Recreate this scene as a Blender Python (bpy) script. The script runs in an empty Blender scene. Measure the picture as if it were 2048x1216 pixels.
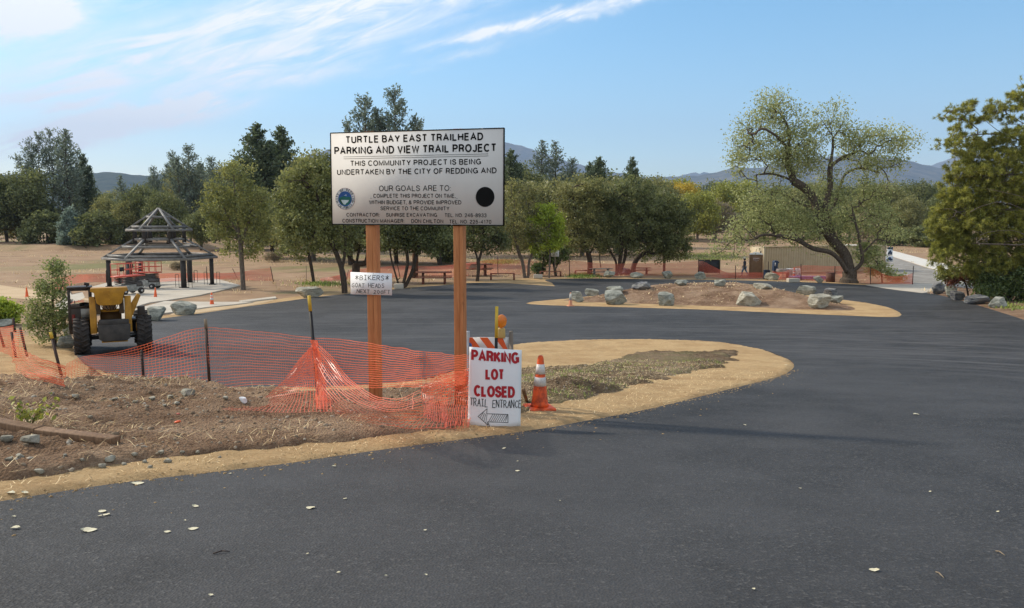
import bpy, bmesh, math, random
import numpy as np
from mathutils import Vector, Matrix
R_ = math.radians
SC = bpy.context.scene
COL = SC.collection
# ------------------------------------------------------------------ camera
CZ = 5.0                       # eye height over the parking lot
F = 1600.0
HORIZON = 445.0
PITCH = math.atan((608 - HORIZON) / F)
cam = bpy.data.cameras.new('camera')
cam.sensor_width = 36.0
cam.lens = F / 2048 * 36
cam.clip_start = 0.1
cam.clip_end = 40000
co = bpy.data.objects.new('camera', cam)
co.location = (0, 0, CZ)
co.rotation_euler = (math.pi / 2 - PITCH, 0, 0)
COL.objects.link(co)
SC.camera = co
# ------------------------------------------------------------------ light
SUN_EL = R_(34)
SUN_AZ = R_(-64)               # azimuth from straight ahead (+Y), negative = to the left
SUN_DIR = Vector((math.sin(SUN_AZ) * math.cos(SUN_EL), math.cos(SUN_AZ) * math.cos(SUN_EL), math.sin(SUN_EL)))
sl = bpy.data.lights.new('sun', 'SUN')
sl.energy = 3.9
sl.angle = R_(3.0)
sl.color = (1.0, 0.91, 0.76)
so = bpy.data.objects.new('sun', sl)
so.rotation_euler = SUN_DIR.to_track_quat('Z', 'Y').to_euler()
so.location = (-40, 20, 60)
COL.objects.link(so)
SC.view_settings.view_transform = 'Standard'
SC.view_settings.look = 'None'
SC.view_settings.gamma = 1
SC.view_settings.exposure = 0.44
SC.render.engine = 'CYCLES'
SC.cycles.max_bounces = 6
SC.cycles.diffuse_bounces = 3
SC.cycles.transparent_max_bounces = 8
SC.cycles.volume_bounces = 0
SC.cycles.sample_clamp_indirect = 4
SC.cycles.use_denoising = True

world = bpy.data.worlds.new('World')
SC.world = world
world.use_nodes = True
def world_nodes():
    nt = world.node_tree
    N, L = nt.nodes, nt.links
    for n in list(N):
        N.remove(n)
    def nd(t, **k):
        n = N.new(t)
        for a, b in k.items():
            setattr(n, a, b)
        return n
    def mth(op, a, b=None, c=None, clamp=False):
        n = nd('ShaderNodeMath', operation=op, use_clamp=clamp)
        for i, v in enumerate((a, b, c)):
            if v is None:
                continue
            if isinstance(v, (int, float)):
                n.inputs[i].default_value = v
            else:
                L.new(v, n.inputs[i])
        return n.outputs[0]
    sky = nd('ShaderNodeTexSky', sky_type='NISHITA', sun_disc=False, sun_elevation=SUN_EL, sun_rotation=SUN_AZ % (2 * math.pi))
    sky.air_density = 1.0
    sky.dust_density = 0.8
    sky.ozone_density = 1.6
    sky.altitude = 150
    tc = nd('ShaderNodeTexCoord')
    sep = nd('ShaderNodeSeparateXYZ')
    L.new(tc.outputs['Generated'], sep.inputs[0])
    x, y, z = sep.outputs
    az = mth('ARCTAN2', x, y)
    el = mth('ARCSINE', z)
    # cirrus streaks: each one an elongated patch in the sky (azimuth, elevation, tilt, half length, half width, strength)
    total = None
    def sky_at(px, py):
        u, v = (px - 1024) / F, (608 - py) / F
        d = Vector((u, math.cos(PITCH) + math.sin(PITCH) * v, -math.sin(PITCH) + math.cos(PITCH) * v)).normalized()
        return math.atan2(d.x, d.y), math.asin(d.z)
    # centre (photo pixel), tilt, half length, half width (pixels), strength
    streaks = []
    for (px, py, tilt, hl, hw, st) in ((330, 100, 19, 270, 46, 1.0), (180, 165, 14, 110, 24, .9), (600, 100, 17, 330, 36, .95), (720, 10, 17, 330, 44, .95), (470, 45, 24, 170, 40, .85), (560, 160, 13, 230, 16, .6), (950, -30, 15, 260, 34, .7),
                                       (1090, 38, 12, 210, 12, 1.1), (1230, 12, 12, 170, 10, .8), (930, 75, 12, 110, 7, .7), (880, 118, 12, 150, 9, .4), (800, 145, 8, 60, 6, .35), (1000, 60, 10, 160, 26, .3),
                                       (255, 238, 13, 150, 22, 3.0), (170, 265, 12, 110, 20, 2.2), (80, 190, 6, 140, 30, .7), (150, 208, 14, 60, 10, 1.2), (30, 15, 5, 80, 44, 2.6), (160, 15, 12, 70, 22, .5), (90, 232, 4, 90, 16, .35), (260, 15, 10, 60, 10, .35)):
        a0, e0 = sky_at(px, py)
        streaks.append((a0, e0, tilt, hl / F, hw / F, st))
    cmb = nd('ShaderNodeCombineXYZ')
    L.new(az, cmb.inputs[0]); L.new(el, cmb.inputs[1])
    # fibres, stretched along the wind
    mp = nd('ShaderNodeMapping')
    mp.inputs['Rotation'].default_value = (0, 0, R_(-19))
    mp.inputs['Scale'].default_value = (1, 1, 1)
    L.new(cmb.outputs[0], mp.inputs[0])
    mp2 = nd('ShaderNodeMapping')
    mp2.inputs['Scale'].default_value = (8, 46, 1)
    mp2.inputs['Location'].default_value = (2.3, 5.1, 0)
    L.new(mp.outputs[0], mp2.inputs[0])
    nz = nd('ShaderNodeTexNoise')
    nz.inputs['Scale'].default_value = 1.0
    nz.inputs['Detail'].default_value = 8
    nz.inputs['Roughness'].default_value = 0.62
    nz.inputs['Distortion'].default_value = 1.1
    L.new(mp2.outputs[0], nz.inputs[0])
    nz2 = nd('ShaderNodeTexNoise')
    nz2.inputs['Scale'].default_value = 26.0
    nz2.inputs['Detail'].default_value = 7
    nz2.inputs['Roughness'].default_value = 0.6
    L.new(cmb.outputs[0], nz2.inputs[0])
    # wobble the streak coordinates so that outlines are ragged
    waz = mth('ADD', az, mth('MULTIPLY', mth('SUBTRACT', nz2.outputs[0], .5), .05))
    wel = mth('ADD', el, mth('MULTIPLY', mth('SUBTRACT', nz2.outputs[0], .5), .035))
    for (a0, e0, tilt, hl, hw, st) in streaks:
        t = R_(tilt)
        da = mth('SUBTRACT', waz, a0)
        de = mth('SUBTRACT', wel, e0)
        u = mth('MULTIPLY_ADD', de, math.sin(t), mth('MULTIPLY', da, math.cos(t)))
        v = mth('MULTIPLY_ADD', de, math.cos(t), mth('MULTIPLY', da, -math.sin(t)))
        uu = mth('POWER', mth('DIVIDE', u, hl), 2.0)
        vv = mth('POWER', mth('DIVIDE', v, hw), 2.0)
        g = mth('MULTIPLY', mth('EXPONENT', mth('MULTIPLY', mth('ADD', uu, vv), -1.0)), st)
        total = g if total is None else mth('MAXIMUM', total, g)
    fib = mth('MULTIPLY_ADD', nz.outputs[0], 3.6, -1.35)
    cl = mth('MULTIPLY', total, mth('ADD', fib, .34))
    cl = mth('MULTIPLY', cl, 1.25, clamp=True)
    cl = mth('POWER', cl, 1.15, clamp=True)
    # unseen broken cloud, added overhead, sunward and behind the viewer to whiten ambient light
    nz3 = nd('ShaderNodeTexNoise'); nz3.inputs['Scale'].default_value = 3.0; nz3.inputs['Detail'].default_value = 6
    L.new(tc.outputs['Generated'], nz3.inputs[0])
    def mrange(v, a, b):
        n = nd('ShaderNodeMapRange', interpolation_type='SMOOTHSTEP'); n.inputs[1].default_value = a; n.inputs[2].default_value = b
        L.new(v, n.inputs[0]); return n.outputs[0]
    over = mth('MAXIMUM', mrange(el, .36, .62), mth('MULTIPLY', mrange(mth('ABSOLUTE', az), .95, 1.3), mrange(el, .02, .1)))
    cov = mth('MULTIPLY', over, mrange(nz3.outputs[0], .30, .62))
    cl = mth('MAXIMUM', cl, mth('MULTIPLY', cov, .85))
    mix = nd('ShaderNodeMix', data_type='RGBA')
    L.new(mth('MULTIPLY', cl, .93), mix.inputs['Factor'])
    hs = nd('ShaderNodeHueSaturation')
    hs.inputs['Hue'].default_value = .488
    hs.inputs['Saturation'].default_value = 1.36
    hs.inputs['Value'].default_value = 1.0
    L.new(sky.outputs[0], hs.inputs['Color'])
    L.new(hs.outputs[0], mix.inputs['A'])
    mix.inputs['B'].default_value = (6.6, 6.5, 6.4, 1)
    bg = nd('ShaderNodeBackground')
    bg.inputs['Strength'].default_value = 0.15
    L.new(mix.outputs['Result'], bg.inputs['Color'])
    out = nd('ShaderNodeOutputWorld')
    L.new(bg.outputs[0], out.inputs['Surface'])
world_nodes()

# ------------------------------------------------------------------ terrain profile and photo geometry
ANCH = [(-80, -3.2), (-12, .45), (0, 1.42), (3.5, 1.78), (9, 2.36), (10.5, 2.5), (16.3, 3.2), (23.2, 3.85), (30, 4.2), (43, 4.55), (60, 4.98),
        (80, 5.1), (110, 4.95), (150, 4.55), (200, 4.3), (700, 4.3), (16000, 4.3)]
_ys = np.arange(-80, 260, .5)
_hs = np.interp(_ys, [a for a, b in ANCH], [b for a, b in ANCH])
_k = np.hanning(15); _k /= _k.sum()
_hp = np.pad(_hs, 7, mode='edge')
_hs = np.convolve(_hp, _k, 'valid')
KY = np.concatenate([np.arange(-80, 30, 1.0), np.arange(30, 100, 2.0), np.arange(100, 260, 10.0), [400, 700, 3000, 16000]])
KH = np.interp(KY, np.concatenate([_ys, [16000]]), np.concatenate([_hs, [4.3]]))
def G(y):
    return CZ - np.interp(y, KY, KH)
_SY = np.concatenate([np.arange(.5, 100, .02), np.arange(100, 400, .2)])
_SG = G(_SY) - CZ
cp, sp = math.cos(PITCH), math.sin(PITCH)
def ray(px, py):
    u = (px - 1024) / F; v = (608 - py) / F
    return Vector((u, cp + sp * v, -sp + cp * v))
def W(px, py, Y):
    d = ray(px, py)
    t = Y / d.y
    return Vector((d.x * t, Y, CZ + d.z * t))
def P(px, py, dz=0):
    """ground point seen at this photo pixel"""
    d = ray(px, py)
    s = d.z / d.y
    i = np.argmax(_SY * s <= _SG + dz)
    if not (_SY * s <= _SG + dz).any():
        i = len(_SY) - 1
    Y = float(_SY[i])
    return Vector((d.x / d.y * Y, Y, float(G(Y)) + dz))
def PL(pts, dz=0):
    return [P(a, b, dz) for a, b in pts]
def mpp(Y):
    """metres per photo pixel at distance Y"""
    return Y / F * 1.0
def smooth(pts, n=6, closed=False):
    """Catmull-Rom through points"""
    pts = [Vector(p) for p in pts]
    out = []
    m = len(pts)
    rng = range(m if closed else m - 1)
    for i in rng:
        p1, p2 = pts[i], pts[(i + 1) % m]
        p0 = pts[(i - 1) % m] if closed or i > 0 else p1
        p3 = pts[(i + 2) % m] if closed or i + 2 < m else p2
        for k in range(n):
            t = k / n
            out.append(.5 * ((2 * p1) + (p2 - p0) * t + (2 * p0 - 5 * p1 + 4 * p2 - p3) * t * t + (3 * p1 - p0 - 3 * p2 + p3) * t ** 3))
    if not closed:
        out.append(pts[-1].copy())
    return out

# ------------------------------------------------------------------ numpy noise
def _h2(ix, iy, seed):
    n = (ix.astype(np.int64) * 374761393 + iy.astype(np.int64) * 668265263 + seed * 1442695041) & 0x7fffffff
    n = ((n ^ (n >> 13)) * 1274126177) & 0x7fffffff
    n = (n ^ (n >> 16)) & 0x7fffffff
    return n / 0x7fffffff
def vnoise(x, y, seed=0):
    ix, iy = np.floor(x), np.floor(y)
    fx, fy = x - ix, y - iy
    fx = fx * fx * (3 - 2 * fx); fy = fy * fy * (3 - 2 * fy)
    a, b = _h2(ix, iy, seed), _h2(ix + 1, iy, seed)
    c, d = _h2(ix, iy + 1, seed), _h2(ix + 1, iy + 1, seed)
    return (a * (1 - fx) + b * fx) * (1 - fy) + (c * (1 - fx) + d * fx) * fy
def fbm(x, y, seed=0, octs=5, gain=.5):
    s = 0; a = 1; t = 0
    for o in range(octs):
        s = s + a * vnoise(x * 2 ** o + 17 * o, y * 2 ** o - 9 * o, seed + o); t += a; a *= gain
    return s / t

# ------------------------------------------------------------------ objects and meshes
def tag(o, label=None, cat=None, group=None, kind=None):
    if label: o['label'] = label
    if cat: o['category'] = cat
    if group: o['group'] = group
    if kind: o['kind'] = kind
    return o
def thing(name, label, cat, loc=(0, 0, 0), rz=0.0, group=None):
    o = bpy.data.objects.new(name, None)
    o.empty_display_size = .3
    COL.objects.link(o)
    o.location = loc
    o.rotation_euler = (0, 0, rz)
    return tag(o, label, cat, group)
def np_mesh(name, V, Fc, mats=(), smooth_=False, mi=None):
    V = np.asarray(V, dtype=np.float32).reshape(-1, 3)
    me = bpy.data.meshes.new(name)
    me.vertices.add(len(V))
    me.vertices.foreach_set('co', V.ravel())
    if isinstance(Fc, np.ndarray):
        k = Fc.shape[1]
        starts = np.arange(len(Fc), dtype=np.int32) * k
        flat = Fc.astype(np.int32).ravel()
    else:
        lens = [len(f) for f in Fc]
        starts = np.concatenate([[0], np.cumsum(lens)[:-1]]).astype(np.int32) if lens else np.zeros(0, np.int32)
        flat = np.array([i for f in Fc for i in f], dtype=np.int32)
    me.loops.add(len(flat))
    me.loops.foreach_set('vertex_index', flat)
    me.polygons.add(len(starts))
    me.polygons.foreach_set('loop_start', starts)
    if smooth_:
        me.polygons.foreach_set('use_smooth', np.ones(len(starts), dtype=bool))
    if mi is not None:
        me.polygons.foreach_set('material_index', np.asarray(mi, dtype=np.int32))
    for m in mats:
        me.materials.append(m)
    me.update(calc_edges=True)
    me.validate()
    return me
def link(name, me, parent=None, loc=None, rz=None):
    o = bpy.data.objects.new(name, me)
    COL.objects.link(o)
    if parent is not None:
        o.parent = parent
    if loc is not None:
        o.location = loc
    if rz is not None:
        o.rotation_euler = (0, 0, rz)
    return o
def copy_tree(o, parent=None):
    c = o.copy()
    COL.objects.link(c)
    if parent is not None:
        c.parent = parent
    for ch in list(o.children):
        copy_tree(ch, c)
    return c
class MB:
    """collects simple solids and links them as one mesh object"""
    def __init__(s):
        s.v = []; s.f = []; s.m = []; s.mi = 0; s.xf = Matrix()
    def add(s, vs, fs):
        b = len(s.v)
        s.v += [s.xf @ Vector(p) for p in vs]
        s.f += [tuple(b + i for i in q) for q in fs]
        s.m += [s.mi] * len(fs)
        return s
    def box(s, c, d, rz=0.0, rx=0.0, ry=0.0, taper=1.0):
        x, y, z = d[0] / 2, d[1] / 2, d[2] / 2
        M = Matrix.Translation(c) @ Matrix.Rotation(rz, 4, 'Z') @ Matrix.Rotation(ry, 4, 'Y') @ Matrix.Rotation(rx, 4, 'X')
        vs = []
        for k, t in ((-z, 1.0), (z, taper)):
            for a, b in ((-x, -y), (x, -y), (x, y), (-x, y)):
                vs.append(M @ Vector((a * t, b * t, k)))
        return s.add(vs, [(3, 2, 1, 0), (4, 5, 6, 7), (0, 1, 5, 4), (1, 2, 6, 5), (2, 3, 7, 6), (3, 0, 4, 7)])
    def bbox(s, lo, hi):
        lo, hi = Vector(lo), Vector(hi)
        return s.box((lo + hi) / 2, hi - lo)
    def tube(s, p0, p1, r0, r1=None, n=8, caps=True):
        r1 = r0 if r1 is None else r1
        p0, p1 = Vector(p0), Vector(p1)
        d = (p1 - p0).normalized()
        a = d.orthogonal().normalized(); b = d.cross(a)
        vs = []
        for p, r in ((p0, r0), (p1, r1)):
            for k in range(n):
                t = 2 * math.pi * k / n
                vs.append(p + (a * math.cos(t) + b * math.sin(t)) * r)
        fs = [(k, (k + 1) % n, n + (k + 1) % n, n + k) for k in range(n)]
        if caps:
            fs += [tuple(range(n - 1, -1, -1)), tuple(range(n, 2 * n))]
        return s.add(vs, fs)
    def path(s, pts, r, n=6):
        for i in range(len(pts) - 1):
            s.tube(pts[i], pts[i + 1], r, r, n)
        return s
    def bar(s, p0, p1, w, h):
        """rectangular bar between two points, h measured up"""
        p0, p1 = Vector(p0), Vector(p1)
        d = (p1 - p0)
        if d.length < 1e-6:
            return s
        dn = d.normalized()
        up = Vector((0, 0, 1)) if abs(dn.z) < .95 else Vector((0, 1, 0))
        a = dn.cross(up).normalized(); b = a.cross(dn).normalized()
        vs = []
        for p in (p0, p1):
            for i, j in ((-1, -1), (1, -1), (1, 1), (-1, 1)):
                vs.append(p + a * (i * w / 2) + b * (j * h / 2))
        return s.add(vs, [(3, 2, 1, 0), (4, 5, 6, 7), (0, 1, 5, 4), (1, 2, 6, 5), (2, 3, 7, 6), (3, 0, 4, 7)])
    def lathe(s, prof, n=20, axis='Z', c=(0, 0, 0)):
        c = Vector(c)
        vs = []
        for r, h in prof:
            for k in range(n):
                t = 2 * math.pi * k / n
                p = (r * math.cos(t), r * math.sin(t), h)
                if axis == 'X': p = (p[2], p[0], p[1])
                if axis == 'Y': p = (p[1], p[2], p[0])
                vs.append(c + Vector(p))
        fs = []
        for i in range(len(prof) - 1):
            for k in range(n):
                fs.append((i * n + k, i * n + (k + 1) % n, (i + 1) * n + (k + 1) % n, (i + 1) * n + k))
        if prof[0][0] > 1e-4: fs.append(tuple(range(n - 1, -1, -1)))
        if prof[-1][0] > 1e-4:
            b = (len(prof) - 1) * n
            fs.append(tuple(range(b, b + n)))
        return s.add(vs, fs)
    def prism(s, pts, y0, y1, plane='XZ'):
        """polygon in a plane, extruded along the third axis"""
        n = len(pts)
        def q(p, t):
            return {'XZ': (p[0], t, p[1]), 'XY': (p[0], p[1], t), 'YZ': (t, p[0], p[1])}[plane]
        vs = [q(p, y0) for p in pts] + [q(p, y1) for p in pts]
        return s.add(vs, [tuple(range(n)), tuple(range(2 * n - 1, n - 1, -1))] + [(k, n + k, n + (k + 1) % n, (k + 1) % n) for k in range(n)])
    def build(s, name, mats, parent=None, loc=None, rz=None, smooth_=False, bevel=0.0):
        mats = mats if isinstance(mats, (list, tuple)) else [mats]
        me = np_mesh(name, np.array([tuple(v) for v in s.v]), s.f, mats, smooth_, s.m)
        bm = bmesh.new(); bm.from_mesh(me)
        bmesh.ops.recalc_face_normals(bm, faces=bm.faces)
        bm.to_mesh(me); bm.free()
        o = link(name, me, parent, loc, rz)
        if bevel:
            md = o.modifiers.new('bevel', 'BEVEL')
            md.width = bevel; md.segments = 2; md.limit_method = 'ANGLE'
        return o

# ------------------------------------------------------------------ materials
class NT:
    def __init__(s, name):
        s.m = bpy.data.materials.new(name)
        s.m.use_nodes = True
        s.t = s.m.node_tree
        s.N, s.L = s.t.nodes, s.t.links
        s.b = s.N['Principled BSDF']
        s.out = s.N['Material Output']
    def nd(s, t, **k):
        n = s.N.new(t)
        for a, b in k.items():
            setattr(n, a, b)
        return n
    def set(s, sock, v):
        if isinstance(v, (int, float)):
            sock.default_value = v
        elif isinstance(v, (tuple, list)):
            sock.default_value = tuple(v) + (1,) if len(v) == 3 and sock.type == 'RGBA' else v
        else:
            s.L.new(v, sock)
    def coord(s, scale=(1, 1, 1), rot=(0, 0, 0), which='Object'):
        tc = s.nd('ShaderNodeTexCoord')
        mp = s.nd('ShaderNodeMapping')
        mp.inputs['Scale'].default_value = scale
        mp.inputs['Rotation'].default_value = rot
        s.L.new(tc.outputs[which], mp.inputs[0])
        return mp.outputs[0]
    def noise(s, co_, scale, detail=5, rough=.55, dist=0.0):
        n = s.nd('ShaderNodeTexNoise')
        n.inputs['Scale'].default_value = scale
        n.inputs['Detail'].default_value = detail
        n.inputs['Roughness'].default_value = rough
        n.inputs['Distortion'].default_value = dist
        s.L.new(co_, n.inputs['Vector'])
        return n.outputs[0]
    def voro(s, co_, scale, out='Distance', feature='F1'):
        n = s.nd('ShaderNodeTexVoronoi', feature=feature)
        n.inputs['Scale'].default_value = scale
        s.L.new(co_, n.inputs['Vector'])
        return n.outputs[out]
    def ramp(s, f, stops):
        n = s.nd('ShaderNodeValToRGB')
        e = n.color_ramp.elements
        while len(e) < len(stops): e.new(.5)
        for i, (p, c) in enumerate(stops):
            e[i].position = p
            e[i].color = (tuple(c) + (1,)) if isinstance(c, (tuple, list)) else (c, c, c, 1)
        s.L.new(f, n.inputs[0])
        return n.outputs[0]
    def mix(s, f, a, b, mode='MIX'):
        n = s.nd('ShaderNodeMix', data_type='RGBA', blend_type=mode)
        s.set(n.inputs['Factor'], f); s.set(n.inputs['A'], a); s.set(n.inputs['B'], b)
        return n.outputs['Result']
    def mth(s, op, a, b=None, clamp=False):
        n = s.nd('ShaderNodeMath', operation=op, use_clamp=clamp)
        s.set(n.inputs[0], a)
        if b is not None: s.set(n.inputs[1], b)
        return n.outputs[0]
    def bump(s, h, strength=.5, dist=.02):
        n = s.nd('ShaderNodeBump')
        n.inputs['Strength'].default_value = strength
        n.inputs['Distance'].default_value = dist
        s.L.new(h, n.inputs['Height'])
        s.L.new(n.outputs[0], s.b.inputs['Normal'])
    def fin(s, col=None, rough=.8, metal=0.0, spec=.3):
        if col is not None: s.set(s.b.inputs['Base Color'], col)
        s.set(s.b.inputs['Roughness'], rough)
        s.b.inputs['Metallic'].default_value = metal
        s.b.inputs['Specular IOR Level'].default_value = spec
        return s.m
def M(name, c1, c2=None, scale=6, rough=.7, metal=0.0, spec=.3, bump=0.0, bdist=.01, stretch=(1, 1, 1), lo=.35, hi=.65, detail=6):
    t = NT(name)
    if c2 is None:
        c2 = tuple(x * .72 for x in c1)
    cd = t.coord(stretch)
    n = t.noise(cd, scale, detail, .6)
    col = t.ramp(n, [(lo, c2), (hi, c1)])
    if bump:
        t.bump(t.noise(cd, scale * 4, 5), bump, bdist)
    return t.fin(col, rough, metal, spec)
def foliage(name, dark, light, tint=None, trans=.42):
    t = NT(name)
    at = t.nd('ShaderNodeAttribute'); at.attribute_name = 'rnd'
    stops = [(.1, dark), (.85, light)]
    if tint: stops.append((.97, tint))
    stops = [(a, tuple(x * 2.0 for x in c)) for a, c in stops]
    col = t.ramp(at.outputs['Fac'], stops)
    d = t.nd('ShaderNodeBsdfDiffuse'); tr = t.nd('ShaderNodeBsdfTranslucent'); mx = t.nd('ShaderNodeMixShader')
    gl = t.nd('ShaderNodeBsdfGlossy'); gl.inputs['Roughness'].default_value = .5
    t.L.new(col, d.inputs[0]); t.L.new(col, tr.inputs[0])
    mx.inputs[0].default_value = trans
    t.L.new(d.outputs[0], mx.inputs[1]); t.L.new(tr.outputs[0], mx.inputs[2])
    m2 = t.nd('ShaderNodeMixShader'); m2.inputs[0].default_value = .05
    gl.inputs[0].default_value = (.6, .6, .6, 1)
    t.L.new(mx.outputs[0], m2.inputs[1]); t.L.new(gl.outputs[0], m2.inputs[2])
    t.L.new(m2.outputs[0], t.out.inputs[0])
    t.N.remove(t.b)
    return t.m
# ------------------------------------------------------------------ ground materials
def m_ground():
    t = NT('field_soil')
    c = t.coord()
    big = t.noise(c, .035, 5, .6, .6)
    mid = t.noise(c, .35, 6, .6)
    fine = t.noise(c, 6.0, 6, .65)
    strk = t.noise(t.coord((.12, 1.0, 1)), .22, 5, .6)
    soil = t.ramp(mid, [(.3, (.215, .135, .083)), (.55, (.315, .205, .125)), (.72, (.385, .265, .165))])
    straw = t.ramp(fine, [(.3, (.25, .17, .097)), (.7, (.40, .285, .17))])
    green = t.ramp(fine, [(.3, (.085, .105, .035)), (.7, (.20, .20, .075))])
    col = t.mix(t.ramp(strk, [(.46, 0.0), (.62, .75)]), soil, straw)
    col = t.mix(t.ramp(big, [(.54, 0.0), (.64, .75)]), col, green)
    col = t.mix(t.ramp(fine, [(.25, .30), (.5, 0.0)]), col, (.10, .07, .045))
    t.bump(fine, .6, .04)
    return t.fin(col, .95, spec=.1)
def m_asphalt():
    t = NT('fresh_asphalt')
    c = t.coord()
    agg = t.voro(c, 62.0, 'Color')
    sepn = t.nd('ShaderNodeSeparateColor'); t.L.new(agg, sepn.inputs[0])
    dist = t.voro(c, 62.0)
    fine = t.noise(c, 30.0, 6, .8)
    big = t.noise(c, .22, 5, .6, .4)
    mid = t.noise(c, 1.7, 5, .6)
    base = t.ramp(sepn.outputs[0], [(.0, (.0095, .0095, .0092)), (.45, (.0245, .024, .0235)), (.85, (.047, .0455, .044)), (1.0, (.12, .114, .105))])
    base = t.mix(t.ramp(fine, [(.40, .8), (.58, 0.0)]), base, (.008, .008, .009))
    base = t.mix(t.ramp(mid, [(.40, 0.0), (.66, .34)]), base, (.066, .065, .066))
    base = t.mix(t.ramp(t.noise(t.coord((1, 1, 1), (0, 0, .8)), .8, 6, .65, .8), [(.5, 0.0), (.62, .30)]), base, (.018, .018, .019))
    base = t.mix(t.ramp(big, [(.42, 0.0), (.62, .38)]), base, (.078, .076, .076))
    # dusty tyre streaks left by lorries on the lot: strongest beyond 18 m, swept along x and in arcs
    pos = t.nd('ShaderNodeSeparateXYZ'); t.L.new(c, pos.inputs[0])
    far = t.nd('ShaderNodeMapRange'); far.inputs[1].default_value = 14; far.inputs[2].default_value = 24
    t.L.new(pos.outputs[1], far.inputs[0])
    s1 = t.noise(t.coord((.10, .9, 1), (0, 0, R_(9))), 1.3, 8, .7, 1.6)
    s2 = t.noise(t.coord((.09, 1.1, 1), (0, 0, R_(-16))), 1.4, 8, .68, 2.0)
    sm = t.mth('MULTIPLY', t.mth('MAXIMUM', t.ramp(s1, [(.52, 0.0), (.72, .8)]), t.ramp(s2, [(.56, 0.0), (.75, .7)])), far.outputs[0])
    col = t.mix(t.mth('MULTIPLY', sm, .42), base, (.19, .18, .17))
    # curved wheel tracks round the bend on the right
    dx = t.mth('SUBTRACT', pos.outputs[0], 3.0); dy = t.mth('SUBTRACT', pos.outputs[1], 12.0)
    rr = t.mth('SQRT', t.mth('ADD', t.mth('MULTIPLY', dx, dx), t.mth('MULTIPLY', dy, dy)))
    wv = t.nd('ShaderNodeCombineXYZ'); t.L.new(t.mth('MULTIPLY', rr, 1.9), wv.inputs[0])
    ang = t.mth('ARCTAN2', dy, dx); t.L.new(t.mth('MULTIPLY', ang, .8), wv.inputs[1])
    arcn = t.noise(wv.outputs[0], 1.2, 6, .6, .3)
    ring = t.ramp(t.mth('DIVIDE', rr, 30.0), [(.22, 0.0), (.30, 1.0), (.55, 1.0), (.8, 0.0)])
    col = t.mix(t.mth('MULTIPLY', t.mth('MULTIPLY', t.ramp(arcn, [(.48, 0.0), (.66, .45)]), ring), t.ramp(t.mth('DIVIDE', dx, 12.0), [(.1, 0.0), (.6, 1.0)])), col, (.135, .128, .122))
    ring = t.mth('MULTIPLY', ring, 1.0)
    for r0 in (15.3,):
        g = t.mth('SUBTRACT', 1.0, t.mth('MULTIPLY', t.mth('ABSOLUTE', t.mth('SUBTRACT', rr, t.mth('ADD', r0, t.mth('MULTIPLY', mid, .10)))), 22.0), True)
        col = t.mix(t.mth('MULTIPLY', g, .3), col, (.010, .010, .010))
    h = t.mth('ADD', dist, t.mth('MULTIPLY', fine, .8))
    t.bump(h, .6, .007)
    return t.fin(col, t.ramp(fine, [(.3, .6), (.7, .9)]), spec=.26)
def m_sand():
    t = NT('decomposed_granite')
    c = t.coord()
    a = t.noise(c, 1.1, 6, .62)
    b = t.noise(t.coord((1, 1, 1), (0, 0, .4)), 32.0, 6, .75)
    s = t.noise(t.coord((.35, 1.6, 1), (0, 0, .3)), 9.0, 6, .7, 1.5)
    col = t.ramp(b, [(.22, (.22, .125, .05)), (.45, (.43, .29, .145)), (.62, (.52, .365, .19)), (.8, (.62, .465, .275))])
    col = t.mix(t.ramp(s, [(.5, 0.0), (.72, .5)]), col, (.60, .44, .25))
    col = t.mix(t.ramp(a, [(.35, .65), (.6, 0.0)]), col, (.31, .19, .09))
    col = t.mix(t.ramp(t.voro(c, 26.0), [(.0, .75), (.13, 0.0)]), col, (.16, .11, .07))
    t.bump(t.mth('ADD', b, s), .8, .03)
    return t.fin(col, .95, spec=.1)
def m_dirt(name, dk, md, lt, green=0.0, sc=22.0):
    t = NT(name)
    c = t.coord()
    a = t.noise(c, 1.3, 6, .65)
    b = t.noise(c, sc, 7, .8)
    v = t.voro(c, 38.0)
    col = t.ramp(b, [(.25, dk), (.5, md), (.72, lt)])
    col = t.mix(t.ramp(a, [(.35, .6), (.6, 0.0)]), col, dk)
    col = t.mix(t.ramp(t.noise(c, .45, 4, .6), [(.45, 0.0), (.65, .55)]), col, tuple(x * 1.15 for x in lt))
    col = t.mix(t.ramp(a, [(.55, 0.0), (.75, .55)]), col, lt)
    col = t.mix(t.ramp(v, [(.0, .5), (.16, 0.0)]), col, tuple(min(1, x * 1.7) for x in lt))
    if green:
        g = t.noise(c, .9, 5, .6)
        col = t.mix(t.ramp(g, [(.52, 0.0), (.62, green)]), col, (.10, .12, .035))
    t.bump(t.mth('ADD', b, v), .9, .05)
    return t.fin(col, .95, spec=.08)
def m_concrete(name, c1, c2):
    t = NT(name)
    c = t.coord()
    a = t.noise(c, .6, 6, .6); b = t.noise(c, 30, 5, .7)
    col = t.ramp(a, [(.35, c2), (.65, c1)])
    col = t.mix(t.ramp(b, [(.3, .3), (.6, 0.0)]), col, c2)
    return t.fin(col, .9, spec=.2)
MAT = {}
MAT['ground'] = m_ground()
MAT['asphalt'] = m_asphalt()
MAT['sand'] = m_sand()
MAT['dirt'] = m_dirt('turned_soil', (.115, .067, .040), (.275, .175, .107), (.43, .31, .205))
MAT['island_dirt'] = m_dirt('topsoil_with_grass', (.075, .048, .030), (.20, .138, .084), (.37, .28, .18), .35)
MAT['bark'] = m_dirt('bark_mulch', (.12, .068, .042), (.29, .18, .112), (.47, .335, .225), 0, 7.0)
MAT['roadside'] = m_dirt('roadside_litter', (.11, .065, .04), (.26, .16, .10), (.38, .26, .17))
MAT['concrete'] = m_concrete('new_concrete', (.52, .465, .38), (.41, .36, .29))
MAT['trail'] = m_concrete('pale_concrete', (.62, .59, .53), (.53, .50, .44))
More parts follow.
